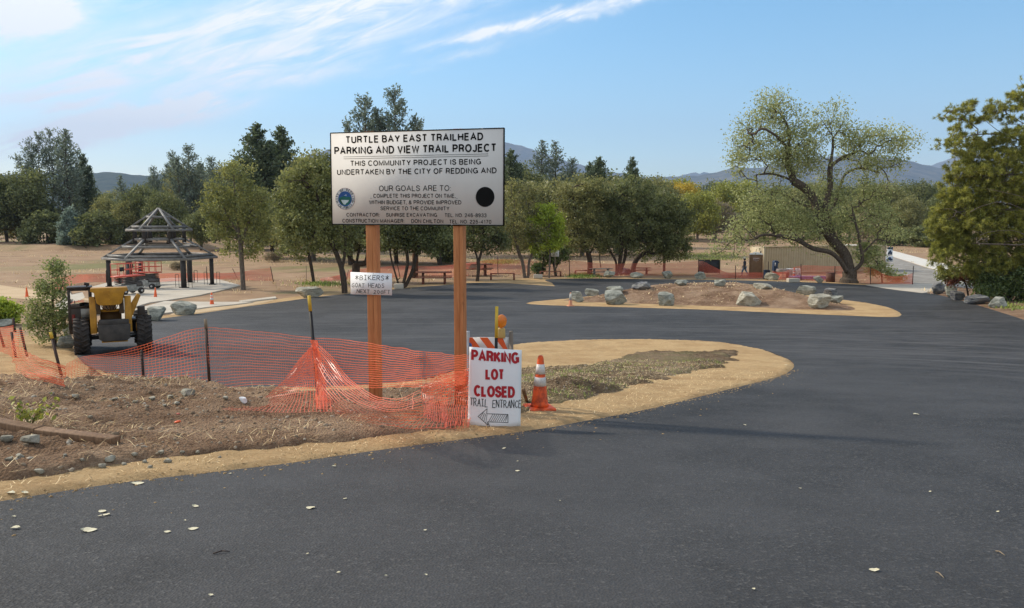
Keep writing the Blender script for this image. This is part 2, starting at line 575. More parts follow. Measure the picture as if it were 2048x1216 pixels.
MAT['gravel'] = m_dirt('grey_gravel', (.22, .20, .175), (.34, .315, .28), (.43, .405, .365))
MAT['path'] = m_concrete('sandy_path', (.52, .38, .23), (.42, .30, .17))

# ------------------------------------------------------------------ sheets that follow the terrain
def sheet(name, pts, dz, mat, skirt=0.0):
    bm = bmesh.new()
    vs = [bm.verts.new((p[0], p[1], 0)) for p in pts]
    f = bm.faces.new(vs)
    f.normal_update()
    if f.normal.z < 0: f.normal_flip()
    y0, y1 = min(p[1] for p in pts), max(p[1] for p in pts)
    bmesh.ops.triangulate(bm, faces=[f], ngon_method='EAR_CLIP')
    for k in KY:
        if y0 < k < y1:
            bmesh.ops.bisect_plane(bm, geom=bm.verts[:] + bm.edges[:] + bm.faces[:], dist=1e-5, plane_co=(0, float(k), 0), plane_no=(0, 1, 0))
    for v in bm.verts:
        v.co.z = float(G(v.co.y)) + dz
    if skirt:
        ed = [e for e in bm.edges if e.is_boundary]
        r = bmesh.ops.extrude_edge_only(bm, edges=ed)
        for g in r['geom']:
            if isinstance(g, bmesh.types.BMVert): g.co.z -= skirt
    me = bpy.data.meshes.new(name)
    bm.to_mesh(me); bm.free()
    me.materials.append(mat)
    o = link(name, me)
    return tag(o, kind='structure')
def sdist(X, Y, poly):
    """signed distance to a closed polygon, positive inside"""
    p = np.array([(q[0], q[1]) for q in poly])
    D = np.full(X.shape, 1e9); ins = np.zeros(X.shape, bool)
    n = len(p)
    for i in range(n):
        a, b = p[i], p[(i + 1) % n]
        e = b - a; L2 = float(e @ e) + 1e-12
        t = np.clip(((X - a[0]) * e[0] + (Y - a[1]) * e[1]) / L2, 0, 1)
        D = np.minimum(D, (X - a[0] - t * e[0]) ** 2 + (Y - a[1] - t * e[1]) ** 2)
        if a[1] != b[1]:
            c = ((a[1] > Y) != (b[1] > Y)) & (X < (b[0] - a[0]) * (Y - a[1]) / (b[1] - a[1]) + a[0])
            ins ^= c
    D = np.sqrt(D)
    return np.where(ins, D, -D)
def heightfield(name, poly, cell, fn, mat, cellx=None):
    xs = [p[0] for p in poly]; ys = [p[1] for p in poly]
    cx = cellx or cell
    X, Y = np.meshgrid(np.arange(min(xs) - cx, max(xs) + 2 * cx, cx), np.arange(min(ys) - cell, max(ys) + 2 * cell, cell))
    D = sdist(X, Y, poly)
    Z = G(Y) + fn(X, Y, D)
    ny, nx = X.shape
    idx = np.arange(ny * nx).reshape(ny, nx)
    keep = (D > -max(cell, cx) * 1.2)
    k = keep[:-1, :-1] & keep[1:, :-1] & keep[:-1, 1:] & keep[1:, 1:]
    q = np.stack([idx[:-1, :-1][k], idx[:-1, 1:][k], idx[1:, 1:][k], idx[1:, :-1][k]], 1)
    used, inv = np.unique(q.ravel(), return_inverse=True)
    V = np.stack([X.ravel(), Y.ravel(), Z.ravel()], 1)[used]
    me = np_mesh(name, V, inv.reshape(-1, 4), [mat], True)
    return tag(link(name, me), kind='structure')

def ss(x, a, b):
    t = np.clip((x - a) / (b - a), 0, 1)
    return t * t * (3 - 2 * t)

# ground sheet to the horizon
def ground_sheet():
    V = []; Fc = []
    xs = [-16000, -400, -100, -30, 30, 100, 400, 16000]
    for y in KY:
        for x in xs:
            V.append((x, y, float(G(y))))
    n = len(xs)
    for i in range(len(KY) - 1):
        for j in range(n - 1):
            Fc.append((i * n + j, i * n + j + 1, (i + 1) * n + j + 1, (i + 1) * n + j))
    tag(link('ground', np_mesh('ground', np.array(V), Fc, [MAT['ground']])), kind='structure')
ground_sheet()

# asphalt: one sheet, traced round the lot
near_edge = smooth(PL([(-420, 1120), (-150, 1040), (0, 1012), (179, 983), (280, 969), (419, 952), (560, 936), (700, 915), (850, 894), (1000, 875), (1100, 860),
                       (1180, 845), (1300, 822), (1400, 797), (1500, 771), (1560, 755), (1583, 742), (1588, 733), (1580, 722), (1540, 705), (1500, 696), (1440, 687),
                       (1300, 681), (1150, 683), (1040, 690), (970, 704), (900, 745), (830, 764), (760, 772), (620, 779), (430, 778), (345, 771), (296, 764), (247, 754),
                       (210, 747), (178, 734), (158, 717), (150, 700), (165, 684), (205, 664), (250, 652), (301, 641)]), 4)
far_edge = smooth(PL([(301, 641), (400, 628), (500, 613), (560, 605), (640, 594), (700, 588), (800, 578), (900, 570), (960, 566), (1010, 567), (1060, 570), (1110, 573)]), 4)
far_edge2 = smooth(PL([(1104, 566), (1092, 560), (1150, 558), (1250, 558), (1400, 560), (1550, 563), (1700, 569), (1780, 576), (1840, 584), (1870, 589), (1920, 601), (1980, 619),
                       (2048, 641), (2200, 690), (2420, 770)]), 4)
asp = near_edge + far_edge[1:] + far_edge2 + [Vector((16, 12, 0)), Vector((13, 2, 0)), Vector((11, -20, 0)), Vector((-14, -20, 0)), Vector((-13, 0, 0))]
_clean = [asp[0]]
for p in asp[1:]:
    if (Vector((p[0], p[1])) - Vector((_clean[-1][0], _clean[-1][1]))).length > .03: _clean.append(p)
sheet('asphalt_road', _clean, .03, MAT['asphalt'], .06)

# sand edging round the near corner (peninsula between the entrance and the lot)
pen = PL([(-420, 1120), (-150, 1041), (0, 1014), (179, 985), (280, 971), (419, 954), (560, 938), (700, 917), (850, 896), (1000, 877), (1100, 862),
          (1180, 847), (1300, 824), (1400, 799), (1500, 773), (1562, 757), (1586, 743), (1591, 733), (1583, 721), (1541, 704), (1500, 695), (1440, 686),
          (1300, 680), (1150, 682), (1040, 689), (970, 703), (900, 744), (830, 763), (760, 771), (620, 778), (430, 777), (345, 770), (296, 763), (247, 753),
          (210, 746), (178, 733), (157, 717), (149, 700), (163, 684)])
pen_out = smooth(pen, 3) + [P(60, 672), P(-260, 690)] + [Vector((-16, 9, 0))]
pen_out = [Vector((p[0], p[1], 0)) for p in pen_out]
def f_sand(X, Y, D):
    D = D + .24 * (fbm(X * 1.4, Y * 1.4, 41, 4) - .52) + .10 * (fbm(X * 7, Y * 7, 42, 3) - .5)
    return -.02 + .072 * ss(D, -.03, .2) + .035 * (fbm(X * 2.2, Y * 2.2, 3) - .5) * ss(D, 0, .5) + .035 * (fbm(X * 9, Y * 9, 5, 3) - .5) + .03 * ss(D, .2, 1.2)
heightfield('sand_edging', pen_out, .05, f_sand, MAT['sand'], .06)
def clip_to(poly_px, n=4):
    return [Vector((p[0], p[1], 0)) for p in smooth(PL(poly_px), n, True)]
# dug-over soil on the left half of the corner
soil_poly = clip_to([(-420, 1040), (-150, 985), (0, 985), (110, 972), (200, 955), (330, 936), (470, 922), (620, 908), (760, 892), (880, 876), (960, 860), (1000, 820), (960, 788), (900, 776),
                     (800, 782), (700, 792), (560, 796), (430, 788), (345, 785), (250, 772), (175, 756), (130, 776), (60, 768), (-40, 756), (-300, 750)])
def f_soil(X, Y, D):
    lump = fbm(X * 1.1, Y * 1.1, 11, 5) - .48
    clod = np.maximum(0, fbm(X * 5.5, Y * 5.5, 31, 4, .6) - .5)
    fine = fbm(X * 17, Y * 17, 51, 3) - .5
    left = ss(-X, 1.5, 5.0)
    berm = np.exp(-((Y - 15.9 - .25 * (fbm(X * .8, X * 0 + 3, 5, 3) - .5)) / .55) ** 2) * ss(-X, 2.2, 4.5) * ss(-X, 12.5, 10.5)
    mound = np.exp(-(((X + 6.6) / 2.4) ** 2 + ((Y - 11.2) / 2.6) ** 2)) * .22
    h = .115 + .03 * ss(D, .1, 1.0) + (.05 + .16 * left) * lump + (.05 + .15 * left) * clod + .04 * fine + .13 * berm * (1 + 1.3 * lump) + mound * .6
    e = ss(D + .30 * (fbm(X * 2, Y * 2, 77, 4) - .5), -.05, .28)
    return -.05 + (h + .05) * e
heightfield('soil_bank', soil_poly, .045, f_soil, MAT['dirt'], .045)
# grassy topsoil on the right half of the corner
isl_poly = clip_to([(1010, 745), (1110, 742), (1190, 728), (1255, 710), (1350, 709), (1490, 706), (1497, 722), (1480, 742), (1400, 757), (1330, 776), (1240, 800), (1180, 820), (1100, 838), (1020, 848), (985, 838), (985, 790)])
def f_isl(X, Y, D):
    lump = fbm(X * 1.6, Y * 1.6, 21, 5) - .48
    clod = np.maximum(0, fbm(X * 6, Y * 6, 33, 4, .6) - .48)
    ridge = np.exp(-(((X - 1.1) / 1.2) ** 2 + ((Y - 12.35) / .5) ** 2)) * .17
    h = .085 + .04 * ss(D, .05, .8) + .10 * lump + .13 * clod + ridge * (1 + 1.5 * lump) + .03 * (fbm(X * 19, Y * 19, 53, 3) - .5)
    e = ss(D + .7 * (fbm(X * 2.0, Y * 2.0, 78, 4) - .5), -.05, .6)
    return -.05 + (h + .06) * e
heightfield('topsoil_bed', isl_poly, .045, f_isl, MAT['island_dirt'], .045)

# mulched island in the middle of the lot
far_isl = clip_to([(1048, 608), (1100, 612), (1200, 614.5), (1300, 617.5), (1400, 620.5), (1500, 624.5), (1600, 629), (1700, 633), (1780, 636), (1808, 633), (1798, 622), (1760, 611), (1690, 601),
                   (1620, 591), (1520, 584), (1400, 582), (1300, 584), (1220, 589), (1140, 598), (1080, 603)], 3)
def f_fisl(X, Y, D):
    return -.01 + .09 * ss(D, -.05, .35) + .03 * (fbm(X * 2.5, Y * 2.5, 8, 4) - .5)
heightfield('island_edging', far_isl, .16, f_fisl, MAT['sand'], .16)
mound = clip_to([(1120, 604), (1200, 608), (1300, 611.5), (1400, 615), (1500, 618), (1600, 622), (1680, 625), (1720, 622), (1690, 610), (1620, 597), (1520, 588), (1400, 586), (1300, 588), (1220, 593), (1150, 600)], 3)
def f_mound(X, Y, D):
    return -.05 + .15 * ss(D, -.1, .3) + .86 * ss(D, 0, 4.6) + (.09 * (fbm(X * 1.5, Y * 1.5, 9, 5) - .5) + .07 * (fbm(X * 7, Y * 7, 19, 3) - .5)) * ss(D, 0, .6)
heightfield('mulch_mound', mound, .12, f_mound, MAT['bark'], .12)

def px_sheet(name, px, dz, mat, n=3, jit=0.0, sk=0.0):
    pts = [Vector((p[0], p[1], 0)) for p in smooth(PL(px), n, True)]
    if jit:
        r = random.Random(5)
        pts = [p + Vector((r.uniform(-jit, jit), r.uniform(-jit, jit), 0)) for p in pts]
    return sheet(name, pts, dz, mat, sk)
# tan shoulder along the far edge of the lot
px_sheet('sand_shoulder', [(296, 645), (320, 634), (400, 620), (500, 605), (560, 598), (640, 588), (700, 583), (800, 573), (900, 566), (960, 562), (1000, 560), (1050, 557), (1085, 555), (1094, 561), (1116, 574),
                           (1060, 574), (1010, 571), (960, 570), (900, 574), (800, 582), (700, 592), (600, 604), (500, 618), (400, 633)], .012, MAT['sand'], 3, .12)
px_sheet('sand_verge', [(1088, 562), (1086, 557), (1150, 555.5), (1250, 555.5), (1400, 557.5), (1550, 560.5), (1700, 566.5), (1780, 573), (1790, 580), (1700, 572), (1550, 566), (1400, 563), (1250, 561), (1150, 561)], .014, MAT['sand'], 3, .1)
px_sheet('concrete_pad', [(150, 582), (230, 563), (345, 557), (430, 558), (481, 572), (400, 592), (330, 603), (300, 607), (250, 622), (140, 640), (110, 612)], .07, MAT['concrete'], 1, 0, .1)
px_sheet('walkway', [(250, 626), (330, 604.5), (420, 606), (507, 606), (470, 611), (420, 616), (330, 629), (250, 641), (190, 652)], .075, MAT['concrete'], 1, 0, .1)
px_sheet('yellow_ramp_strip', [(430, 613), (480, 606.5), (530, 600), (548, 601), (500, 612), (440, 620), (360, 631), (345, 628)], .02, MAT['path'], 2, .05)
px_sheet('kerb_strip', [(478, 604), (551, 595.5), (553, 598.5), (484, 607)], .09, MAT['concrete'], 1, 0, .1)
px_sheet('sandy_path', [(-80, 568), (0, 571), (60, 579), (150, 588), (122, 606), (40, 598), (-80, 590)], .02, MAT['path'], 2, .1)
px_sheet('concrete_trail', [(1668, 489), (1690, 489), (1725, 490), (1748, 493), (1790, 503), (1850, 519), (1900, 531), (2010, 560), (2010, 580), (1893, 546), (1850, 534), (1785, 513), (1745, 504), (1700, 499), (1668, 496)], .05, MAT['trail'], 2, 0, .1)
px_sheet('gravel_road', [(1640, 500), (1700, 500), (1745, 505), (1785, 514), (1850, 535), (1893, 547), (1990, 578), (1900, 574), (1830, 572), (1800, 560), (1770, 545), (1700, 525)], .03, MAT['gravel'], 2, .1)
px_sheet('concrete_apron', [(1730, 571), (1800, 567), (1860, 569), (1905, 571), (1872, 583), (1845, 587), (1795, 581)], .045, MAT['concrete'], 1, 0, .05)
rb = clip_to([(1850, 585), (1880, 572), (1960, 580), (2048, 598), (2300, 660), (2460, 790), (2200, 692), (2048, 643), (1980, 621), (1920, 603), (1872, 590)])
def f_rb(X, Y, D):
    return -.01 + .08 * ss(D, -.05, .5) + .12 * ss(D, .5, 2.5) + .08 * (fbm(X * 1.2, Y * 1.2, 15, 5) - .5) + .05 * (fbm(X * 6, Y * 6, 16, 3) - .5)
heightfield('roadside_bank', rb, .13, f_rb, MAT['roadside'], .13)
# low earth bank at the back of the field
eb = clip_to([(-200, 498), (0, 500), (120, 501), (220, 500), (330, 499), (440, 497), (440, 489), (220, 489), (0, 489), (-200, 489)], 2)
heightfield('earth_bank', eb, .9, lambda X, Y, D: -.05 + .75 * ss(D, -.5, 4) + .3 * (fbm(X * .4, Y * .4, 25, 4) - .5), MAT['ground'], .9)

# ------------------------------------------------------------------ mountains
def ridge(name, prof, D, depth, seed, mat, rough=.06):
    """a range of hills: crest traced at distance D, slopes falling to the plain before and behind it"""
    px = np.array([a for a, b in prof], float); py = np.array([b for a, b in prof], float)
    n = 150; m = 26
    u = np.linspace(px[0], px[-1], n)
    cr = (HORIZON - np.interp(u, px, py)) / F * D
    X = (u - 1024) / F * D
    V = []
    for j in range(m):
        t = j / (m - 1) * 2 - 1                       # -1 front foot .. 0 crest .. 1 back foot
        y = D + t * depth
        k = 1 - abs(t) ** 1.15
        nz = fbm(X / 420 + 3, np.full(n, y / 420), seed, 6, .55) - .5
        gul = np.abs(fbm(X / 260, np.full(n, y / 900), seed + 9, 4) - .5)
        z = CZ - 4.5 + cr * k + (nz * .55 - gul * .5) * cr.mean() * 4 * rough * (1 - k) * 4 * k ** .5 + (fbm(X / 60, np.full(n, y / 60), seed + 3, 4) - .5) * cr.mean() * rough
        V.append(np.stack([X * y / D, np.full(n, y), z], 1))
    V = np.concatenate(V)
    Fc = np.array([(j * n + i, j * n + i + 1, (j + 1) * n + i + 1, (j + 1) * n + i) for j in range(m - 1) for i in range(n - 1)])
    tag(link(name, np_mesh(name, V, Fc, [mat], True)), kind='structure')
def m_hill(name, a, b, sc):
    t = NT(name)
    c = t.coord()
    n = t.noise(c, sc, 8, .7)
    return t.fin(t.ramp(n, [(.38, a), (.62, b)]), 1.0, spec=0.0)
MAT['hill'] = m_hill('wooded_hillside', (.022, .034, .018), (.075, .08, .045), .02)
MAT['mtn'] = m_hill('mountain_slope', (.03, .04, .028), (.13, .115, .085), .008)
ridge('left_hills', [(-500, 352), (-200, 344), (0, 350), (100, 346), (185, 345), (215, 343), (262, 346), (300, 351), (345, 344), (420, 352), (520, 360), (700, 372), (900, 400)], 4200, 1500, 1, MAT['hill'], .05)
ridge('centre_mountain', [(450, 380), (560, 340), (620, 310), (660, 300), (760, 286), (860, 270), (930, 262), (985, 272), (1010, 285), (1040, 291), (1080, 304), (1130, 322), (1200, 340), (1300, 356), (1420, 380)], 9500, 3200, 2, MAT['mtn'], .04)
ridge('right_range', [(1180, 372), (1240, 358), (1310, 353), (1352, 353), (1390, 351), (1425, 344), (1462, 334), (1500, 336), (1560, 326), (1620, 318), (1690, 308), (1740, 314), (1800, 319), (1835, 328), (1850, 331),
                      (1900, 340), (2000, 352), (2100, 360), (2300, 380)], 7000, 2200, 3, MAT['mtn'], .05)
ridge('far_range', [(1250, 372), (1330, 358), (1365, 349), (1385, 344), (1395, 347), (1405, 343), (1425, 350), (1500, 350), (1700, 345), (1850, 331), (1880, 320), (1930, 305), (2000, 296), (2100, 300), (2300, 330), (2450, 360)], 11000, 2600, 4, MAT['mtn'], .04)

# ------------------------------------------------------------------ where a line of sight meets the built ground
from mathutils.bvhtree import BVHTree
def bvh(names):
    vs = []; fs = []
    for n in names:
        me = bpy.data.objects[n].data
        b = len(vs)
        c = np.zeros(len(me.vertices) * 3, np.float32); me.vertices.foreach_get('co', c)
        vs += [tuple(v) for v in c.reshape(-1, 3)]
        fs += [tuple(b + i for i in p.vertices) for p in me.polygons]
    return BVHTree.FromPolygons(vs, fs)
LOT = bvh(['ground', 'asphalt_road', 'sand_edging', 'soil_bank', 'topsoil_bed', 'island_edging', 'mulch_mound', 'roadside_bank', 'sand_verge', 'sand_shoulder'])
def seen(px, py):
    h = LOT.ray_cast(Vector((0, 0, CZ)), ray(px, py).normalized())
    return h[0] if h[0] is not None else P(px, py)
def floor_at(x, y):
    h = LOT.ray_cast(Vector((x, y, CZ + 3)), Vector((0, 0, -1)))
    return h[0] if h[0] is not None else Vector((x, y, float(G(y))))
# ------------------------------------------------------------------ boulders
def m_rock(name, a, b, c3):
    t = NT(name)
    cd = t.coord(); 
    n = t.noise(cd, 2.2, 7, .65, .8); f = t.noise(cd, 14, 6, .75); st = t.noise(t.coord((1, 1, 4), (.5, .4, 0)), 2.5, 6, .65, .5)
    col = t.ramp(n, [(.3, a), (.5, b), (.7, c3)])
    col = t.mix(t.ramp(st, [(.45, 0.0), (.6, .6)]), col, tuple(min(1, x * 1.25) for x in c3))
    col = t.mix(t.ramp(f, [(.28, .7), (.48, 0.0)]), col, tuple(x * .6 for x in a))
    t.bump(t.mth('ADD', f, n), .7, .05)
    return t.fin(col, .9, spec=.15)
MAT['rock'] = m_rock('grey_green_stone', (.13, .13, .105), (.23, .23, .19), (.37, .365, .305))
MAT['rock_dark'] = m_rock('dark_stone', (.06, .06, .055), (.13, .13, .145), (.28, .27, .235))
MAT['rock_tan'] = m_rock('tan_stone', (.17, .155, .115), (.29, .265, .205), (.43, .405, .325))
def rock_mesh(w, d, h, seed, mat, sub=3, sharp=7, flat=False):
    rn = random.Random(seed)
    bm = bmesh.new()
    bmesh.ops.create_icosphere(bm, subdivisions=sub, radius=1.0)
    pl = []
    for k in range(sharp + 4):
        n = Vector((rn.uniform(-1, 1), rn.uniform(-1, 1), rn.uniform(-.5, .7))).normalized()
        pl.append((n, rn.uniform(.46, .80)))
    pl.append((Vector((rn.uniform(-.3, .3), rn.uniform(-.4, .1), 1)).normalized(), rn.uniform(.42, .62)))
    if flat: pl[-1] = (Vector((rn.uniform(-.1, .1), -.22, 1)).normalized(), .36)
    for _ in range(2):
        for v in bm.verts:
            for n, q in pl:
                e = v.co.dot(n) - q
                if e > 0: v.co -= n * e
    co_ = np.array([tuple(v.co) for v in bm.verts])
    nz = (fbm(co_[:, 0] * 2.3 + 7, co_[:, 1] * 2.3 + co_[:, 2] * 1.7, seed, 4) - .5) * .16 + (fbm(co_[:, 0] * 8 + co_[:, 2] * 6, co_[:, 1] * 8 - co_[:, 2] * 4, seed + 5, 3) - .5) * .10
    lo = [min(v.co[i] for v in bm.verts) for i in range(3)]; hi = [max(v.co[i] for v in bm.verts) for i in range(3)]
    for v, q in zip(bm.verts, nz):
        v.co *= 1 + q
    for v in bm.verts:
        v.co.x *= w / (hi[0] - lo[0]); v.co.y *= d / (hi[1] - lo[1])
        v.co.z = (v.co.z - lo[2]) / (hi[2] - lo[2]) * h * 1.14 - h * .12
    me = bpy.data.meshes.new('boulder')
    bm.to_mesh(me); bm.free()
    me.materials.append(mat)
    me.polygons.foreach_set('use_smooth', np.ones(len(me.polygons), bool)) if False else None
    return me
def boulder(x0, x1, yt, yb, seed, label, group, mat='rock', lift=0.0, dfac=.8, sharp=7):
    p = seen((x0 + x1) / 2, yb - .5)
    s = (p - Vector((0, 0, CZ))).dot(Vector((0, cp, -sp))) / F
    w = (x1 - x0) * s
    h = (yb - yt) * s / math.cos(PITCH)
    o = link('boulder', rock_mesh(w, w * dfac, h * 1.02, seed, MAT[mat], 4, sharp, 'flat' in label or 'blocky' in label or 'squarish' in label or 'undercut' in label), None, p + Vector((0, w * dfac * .30, .0)))
    return tag(o, label, 'boulder', group)
GI, GL, GF, GR = 'boulders around the mulched island', 'boulders along the left edge of the lot', 'boulders along the far edge of the lot', 'boulders beside the road under the pine'
boulder(1138, 1166, 584, 605, 1, 'pale rounded boulder right behind the faded cone on the island tip', GI)
boulder(1173, 1200, 579, 593, 2, 'small flat grey boulder behind the island, between the faded-cone boulder and a taller pair', GI)
boulder(1209, 1256, 583, 610, 3, 'large boulder with slanting undercut side at the near left of the island', GI)
boulder(1213, 1248, 574, 588, 14, 'boulder half hidden directly behind the large undercut boulder', GI, lift=.35)
boulder(1316, 1353, 586, 612, 5, 'blocky boulder with a flat pale top on the near slope of the island, alone', GI, sharp=9)
boulder(1265, 1303, 565, 579, 6, 'low long dark boulder on the back left crest of the island', GI, 'rock_dark', lift=.55)
boulder(1348, 1376, 561, 572, 7, 'pale cracked boulder on top of the crest of the mulch mound', GI, lift=.75)
boulder(1430, 1454, 560, 573, 8, 'pointed pale boulder poking up behind the middle of the mound', GI, lift=.8)
boulder(1475, 1525, 587, 613, 9, 'widest pale boulder with a flat table top at the front of the island', GI, 'rock_tan', sharp=9)
boulder(1510, 1546, 568, 579, 10, 'low pale boulder lying on the crest to the right behind the flat-topped one', GI, 'rock_tan', lift=.7)
boulder(1592, 1632, 573, 591, 11, 'long sloping grey boulder at the back right of the island', GI, lift=.3)
boulder(1616, 1660, 590, 617, 12, 'squarish rough boulder at the near right end of the island', GI, 'rock_tan', sharp=9)
boulder(1650, 1675, 578, 596, 13, 'dark upright boulder behind the squarish one at the island right end', GI, 'rock_dark', lift=.12)
boulder(1657, 1691, 593, 606, 24, 'flat bluish grey boulder right beside the squarish one', GI)
boulder(342, 394, 605, 631, 15, 'large rounded grey boulder between the excavation machine and the walkway cone', GL, dfac=.7)
boulder(288, 326, 616, 642, 16, 'triangular grey boulder just behind the right wheel of the yellow machine', GL, sharp=9)
boulder(110, 147, 673, 697, 17, 'square pale boulder at the foot of the young leafy tree', GL, sharp=9)
boulder(122, 148, 650, 672, 18, 'boulder partly hidden behind the young leafy tree', GL)
boulder(-14, 20, 640, 654, 19, 'low boulder at the left picture edge under the green bush', GL)
boulder(585, 641, 576, 596, 20, 'long low pale boulder on the tan shoulder behind the black stake', GL, 'rock_tan', dfac=.6)
boulder(1207, 1231, 543, 556, 21, 'grey boulder beside the grey picnic table at the far edge', GF)
boulder(1259, 1288, 546, 557, 22, 'flat low boulder below the triple-trunked oak at the far edge', GF)
boulder(1326, 1348, 543, 558, 23, 'rounded pale boulder under the straight dark-trunked oak', GF)
boulder(1391, 1414, 545, 559, 4, 'leaning pale boulder left of the black panel', GF)
boulder(1529, 1559, 547, 561, 25, 'whitish boulder in front of the blue barrel', GF, 'rock_tan')
boulder(1625, 1649, 553, 566, 26, 'whitish tilted boulder left of the brown bin', GF, 'rock_tan')
boulder(1865, 1897, 567, 588, 27, 'dark pointed boulder nearest to the concrete apron on the right', GR, 'rock_dark', sharp=9)
boulder(1892, 1917, 573, 596, 28, 'speckled light boulder wedged between two dark ones by the road', GR, lift=.03)
boulder(1905, 1935, 583, 601, 29, 'dark wedge shaped boulder, third along the road under the pine', GR, 'rock_dark', sharp=9)
boulder(1935, 1980, 591, 609, 30, 'broadest dark boulder with twin peaks beside the road', GR, 'rock_dark', sharp=10)
boulder(1981, 2016, 596, 616, 31, 'half pale half dark boulder at the right end of the roadside row', GR)

# ------------------------------------------------------------------ flat lettering
def _arc(cx, cy, rx, ry, a0, a1, n=9):
    return [(cx + rx * math.cos(R_(a0 + (a1 - a0) * k / n)), cy + ry * math.sin(R_(a0 + (a1 - a0) * k / n))) for k in range(n + 1)]
def _sm(pts):
    return [(p[0], p[1]) for p in smooth([(a, b, 0) for a, b in pts], 4)]
# plain sans capitals as centre lines, cap height 1: width, strokes
GLYPH = {
    'A': (.70, [[(0, 0), (.35, 1), (.70, 0)], [(.13, .34), (.57, .34)]]),
    'B': (.58, [[(0, 0), (0, 1), (.32, 1)] + _arc(.32, .765, .22, .235, 90, -90) + [(0, .53)], [(.32, .53)] + _arc(.34, .265, .24, .265, 90, -90) + [(0, 0)]]),
    'C': (.66, [_arc(.34, .5, .34, .5, 42, 318, 16)]), 'D': (.62, [[(0, 0), (0, 1), (.26, 1)] + _arc(.26, .5, .36, .5, 90, -90, 12) + [(0, 0)]]),
    'E': (.52, [[(.52, 1), (0, 1), (0, 0), (.53, 0)], [(0, .53), (.48, .53)]]), 'F': (.50, [[(.50, 1), (0, 1), (0, 0)], [(0, .51), (.44, .51)]]),
    'G': (.70, [_arc(.35, .5, .35, .5, 42, 335, 16) + [(.68, .46), (.40, .46)], [(.68, .46), (.68, 0)]]), 'H': (.60, [[(0, 0), (0, 1)], [(.60, 0), (.60, 1)], [(0, .53), (.60, .53)]]),
    'I': (.02, [[(.01, 0), (.01, 1)]]), 'J': (.42, [[(.42, 1), (.42, .24)] + _arc(.21, .24, .21, .24, 0, -170)]), 'K': (.60, [[(0, 0), (0, 1)], [(.57, 1), (0, .36)], [(.20, .60), (.62, 0)]]),
    'L': (.48, [[(0, 1), (0, 0), (.48, 0)]]), 'M': (.74, [[(0, 0), (0, 1), (.37, .08), (.74, 1), (.74, 0)]]), 'N': (.60, [[(0, 0), (0, 1), (.60, 0), (.60, 1)]]),
    'O': (.72, [_arc(.36, .5, .36, .5, 90, 450, 22)]), 'P': (.56, [[(0, 0), (0, 1), (.31, 1)] + _arc(.31, .735, .25, .265, 90, -90) + [(0, .47)]]),
    'R': (.58, [[(0, 0), (0, 1), (.32, 1)] + _arc(.32, .75, .24, .25, 90, -90) + [(0, .50)], [(.33, .49), (.50, .36), (.54, .0)]]),
    'S': (.58, [_sm([(.55, .74), (.46, .94), (.28, 1), (.10, .93), (.03, .76), (.12, .60), (.30, .52), (.49, .43), (.57, .26), (.47, .07), (.28, 0), (.09, .07), (0, .27)])]),
    'T': (.58, [[(0, 1), (.58, 1)], [(.29, 1), (.29, 0)]]), 'U': (.58, [[(0, 1), (0, .28)] + _arc(.29, .28, .29, .28, 180, 360, 12) + [(.58, 1)]]), 'V': (.62, [[(0, 1), (.31, 0), (.62, 1)]]),
    'W': (.90, [[(0, 1), (.22, 0), (.45, 1), (.68, 0), (.90, 1)]]), 'X': (.60, [[(0, 0), (.60, 1)], [(0, 1), (.60, 0)]]), 'Y': (.62, [[(0, 1), (.31, .42), (.62, 1)], [(.31, .42), (.31, 0)]]),
    '0': (.52, [_arc(.26, .5, .26, .5, 90, 450, 18)]), '1': (.30, [[(.0, .74), (.18, .82), (.26, 1), (.26, 0)]]), '2': (.52, [_sm([(.02, .72), (.08, .92), (.27, 1), (.46, .9), (.50, .70), (.38, .48), (.15, .25), (.01, 0)]) + [(.53, 0)]]),
    '3': (.52, [_sm([(.03, .76), (.10, .94), (.27, 1), (.45, .9), (.46, .68), (.33, .54), (.22, .53)]), _sm([(.22, .53), (.42, .48), (.51, .28), (.42, .06), (.24, 0), (.07, .07), (.01, .25)])]),
    '4': (.54, [[(.40, 0), (.40, 1), (0, .32), (.55, .32)]]), '5': (.52, [[(.48, 1), (.11, 1), (.05, .50)] + _sm([(.05, .50), (.24, .62), (.44, .55), (.52, .32), (.42, .07), (.24, 0), (.06, .07), (.0, .24)])]),
    '6': (.52, [_sm([(.48, .78), (.40, .95), (.26, 1), (.09, .88), (.02, .5), (.08, .12), (.26, 0), (.45, .09), (.51, .32), (.42, .54), (.26, .61), (.09, .52), (.03, .34)])]),
    '7': (.52, [[(0, 1), (.52, 1), (.30, .55), (.18, 0)]]), '8': (.52, [_arc(.26, .76, .22, .24, 270, 630, 14), _arc(.26, .26, .26, .26, 90, 450, 14)]), '9': (.52, [_sm([(.04, .20), (.12, .05), (.26, 0), (.43, .12), (.50, .5), (.44, .88), (.26, 1), (.07, .91), (.01, .68), (.10, .46), (.26, .39), (.43, .48), (.49, .66)])]),
    ':': (.02, [[(.01, .0), (.01, .10)], [(.01, .55), (.01, .65)]]), '.': (.02, [[(.01, 0), (.01, .09)]]), ',': (.04, [[(.03, .08), (.0, -.14)]]), '-': (.28, [[(0, .38), (.28, .38)]]),
    '&': (.66, [_sm([(.64, .0), (.40, .32), (.16, .66), (.14, .86), (.26, 1), (.40, .86), (.34, .68), (.10, .46), (.0, .24), (.10, .05), (.28, 0), (.48, .14), (.60, .42)])])}
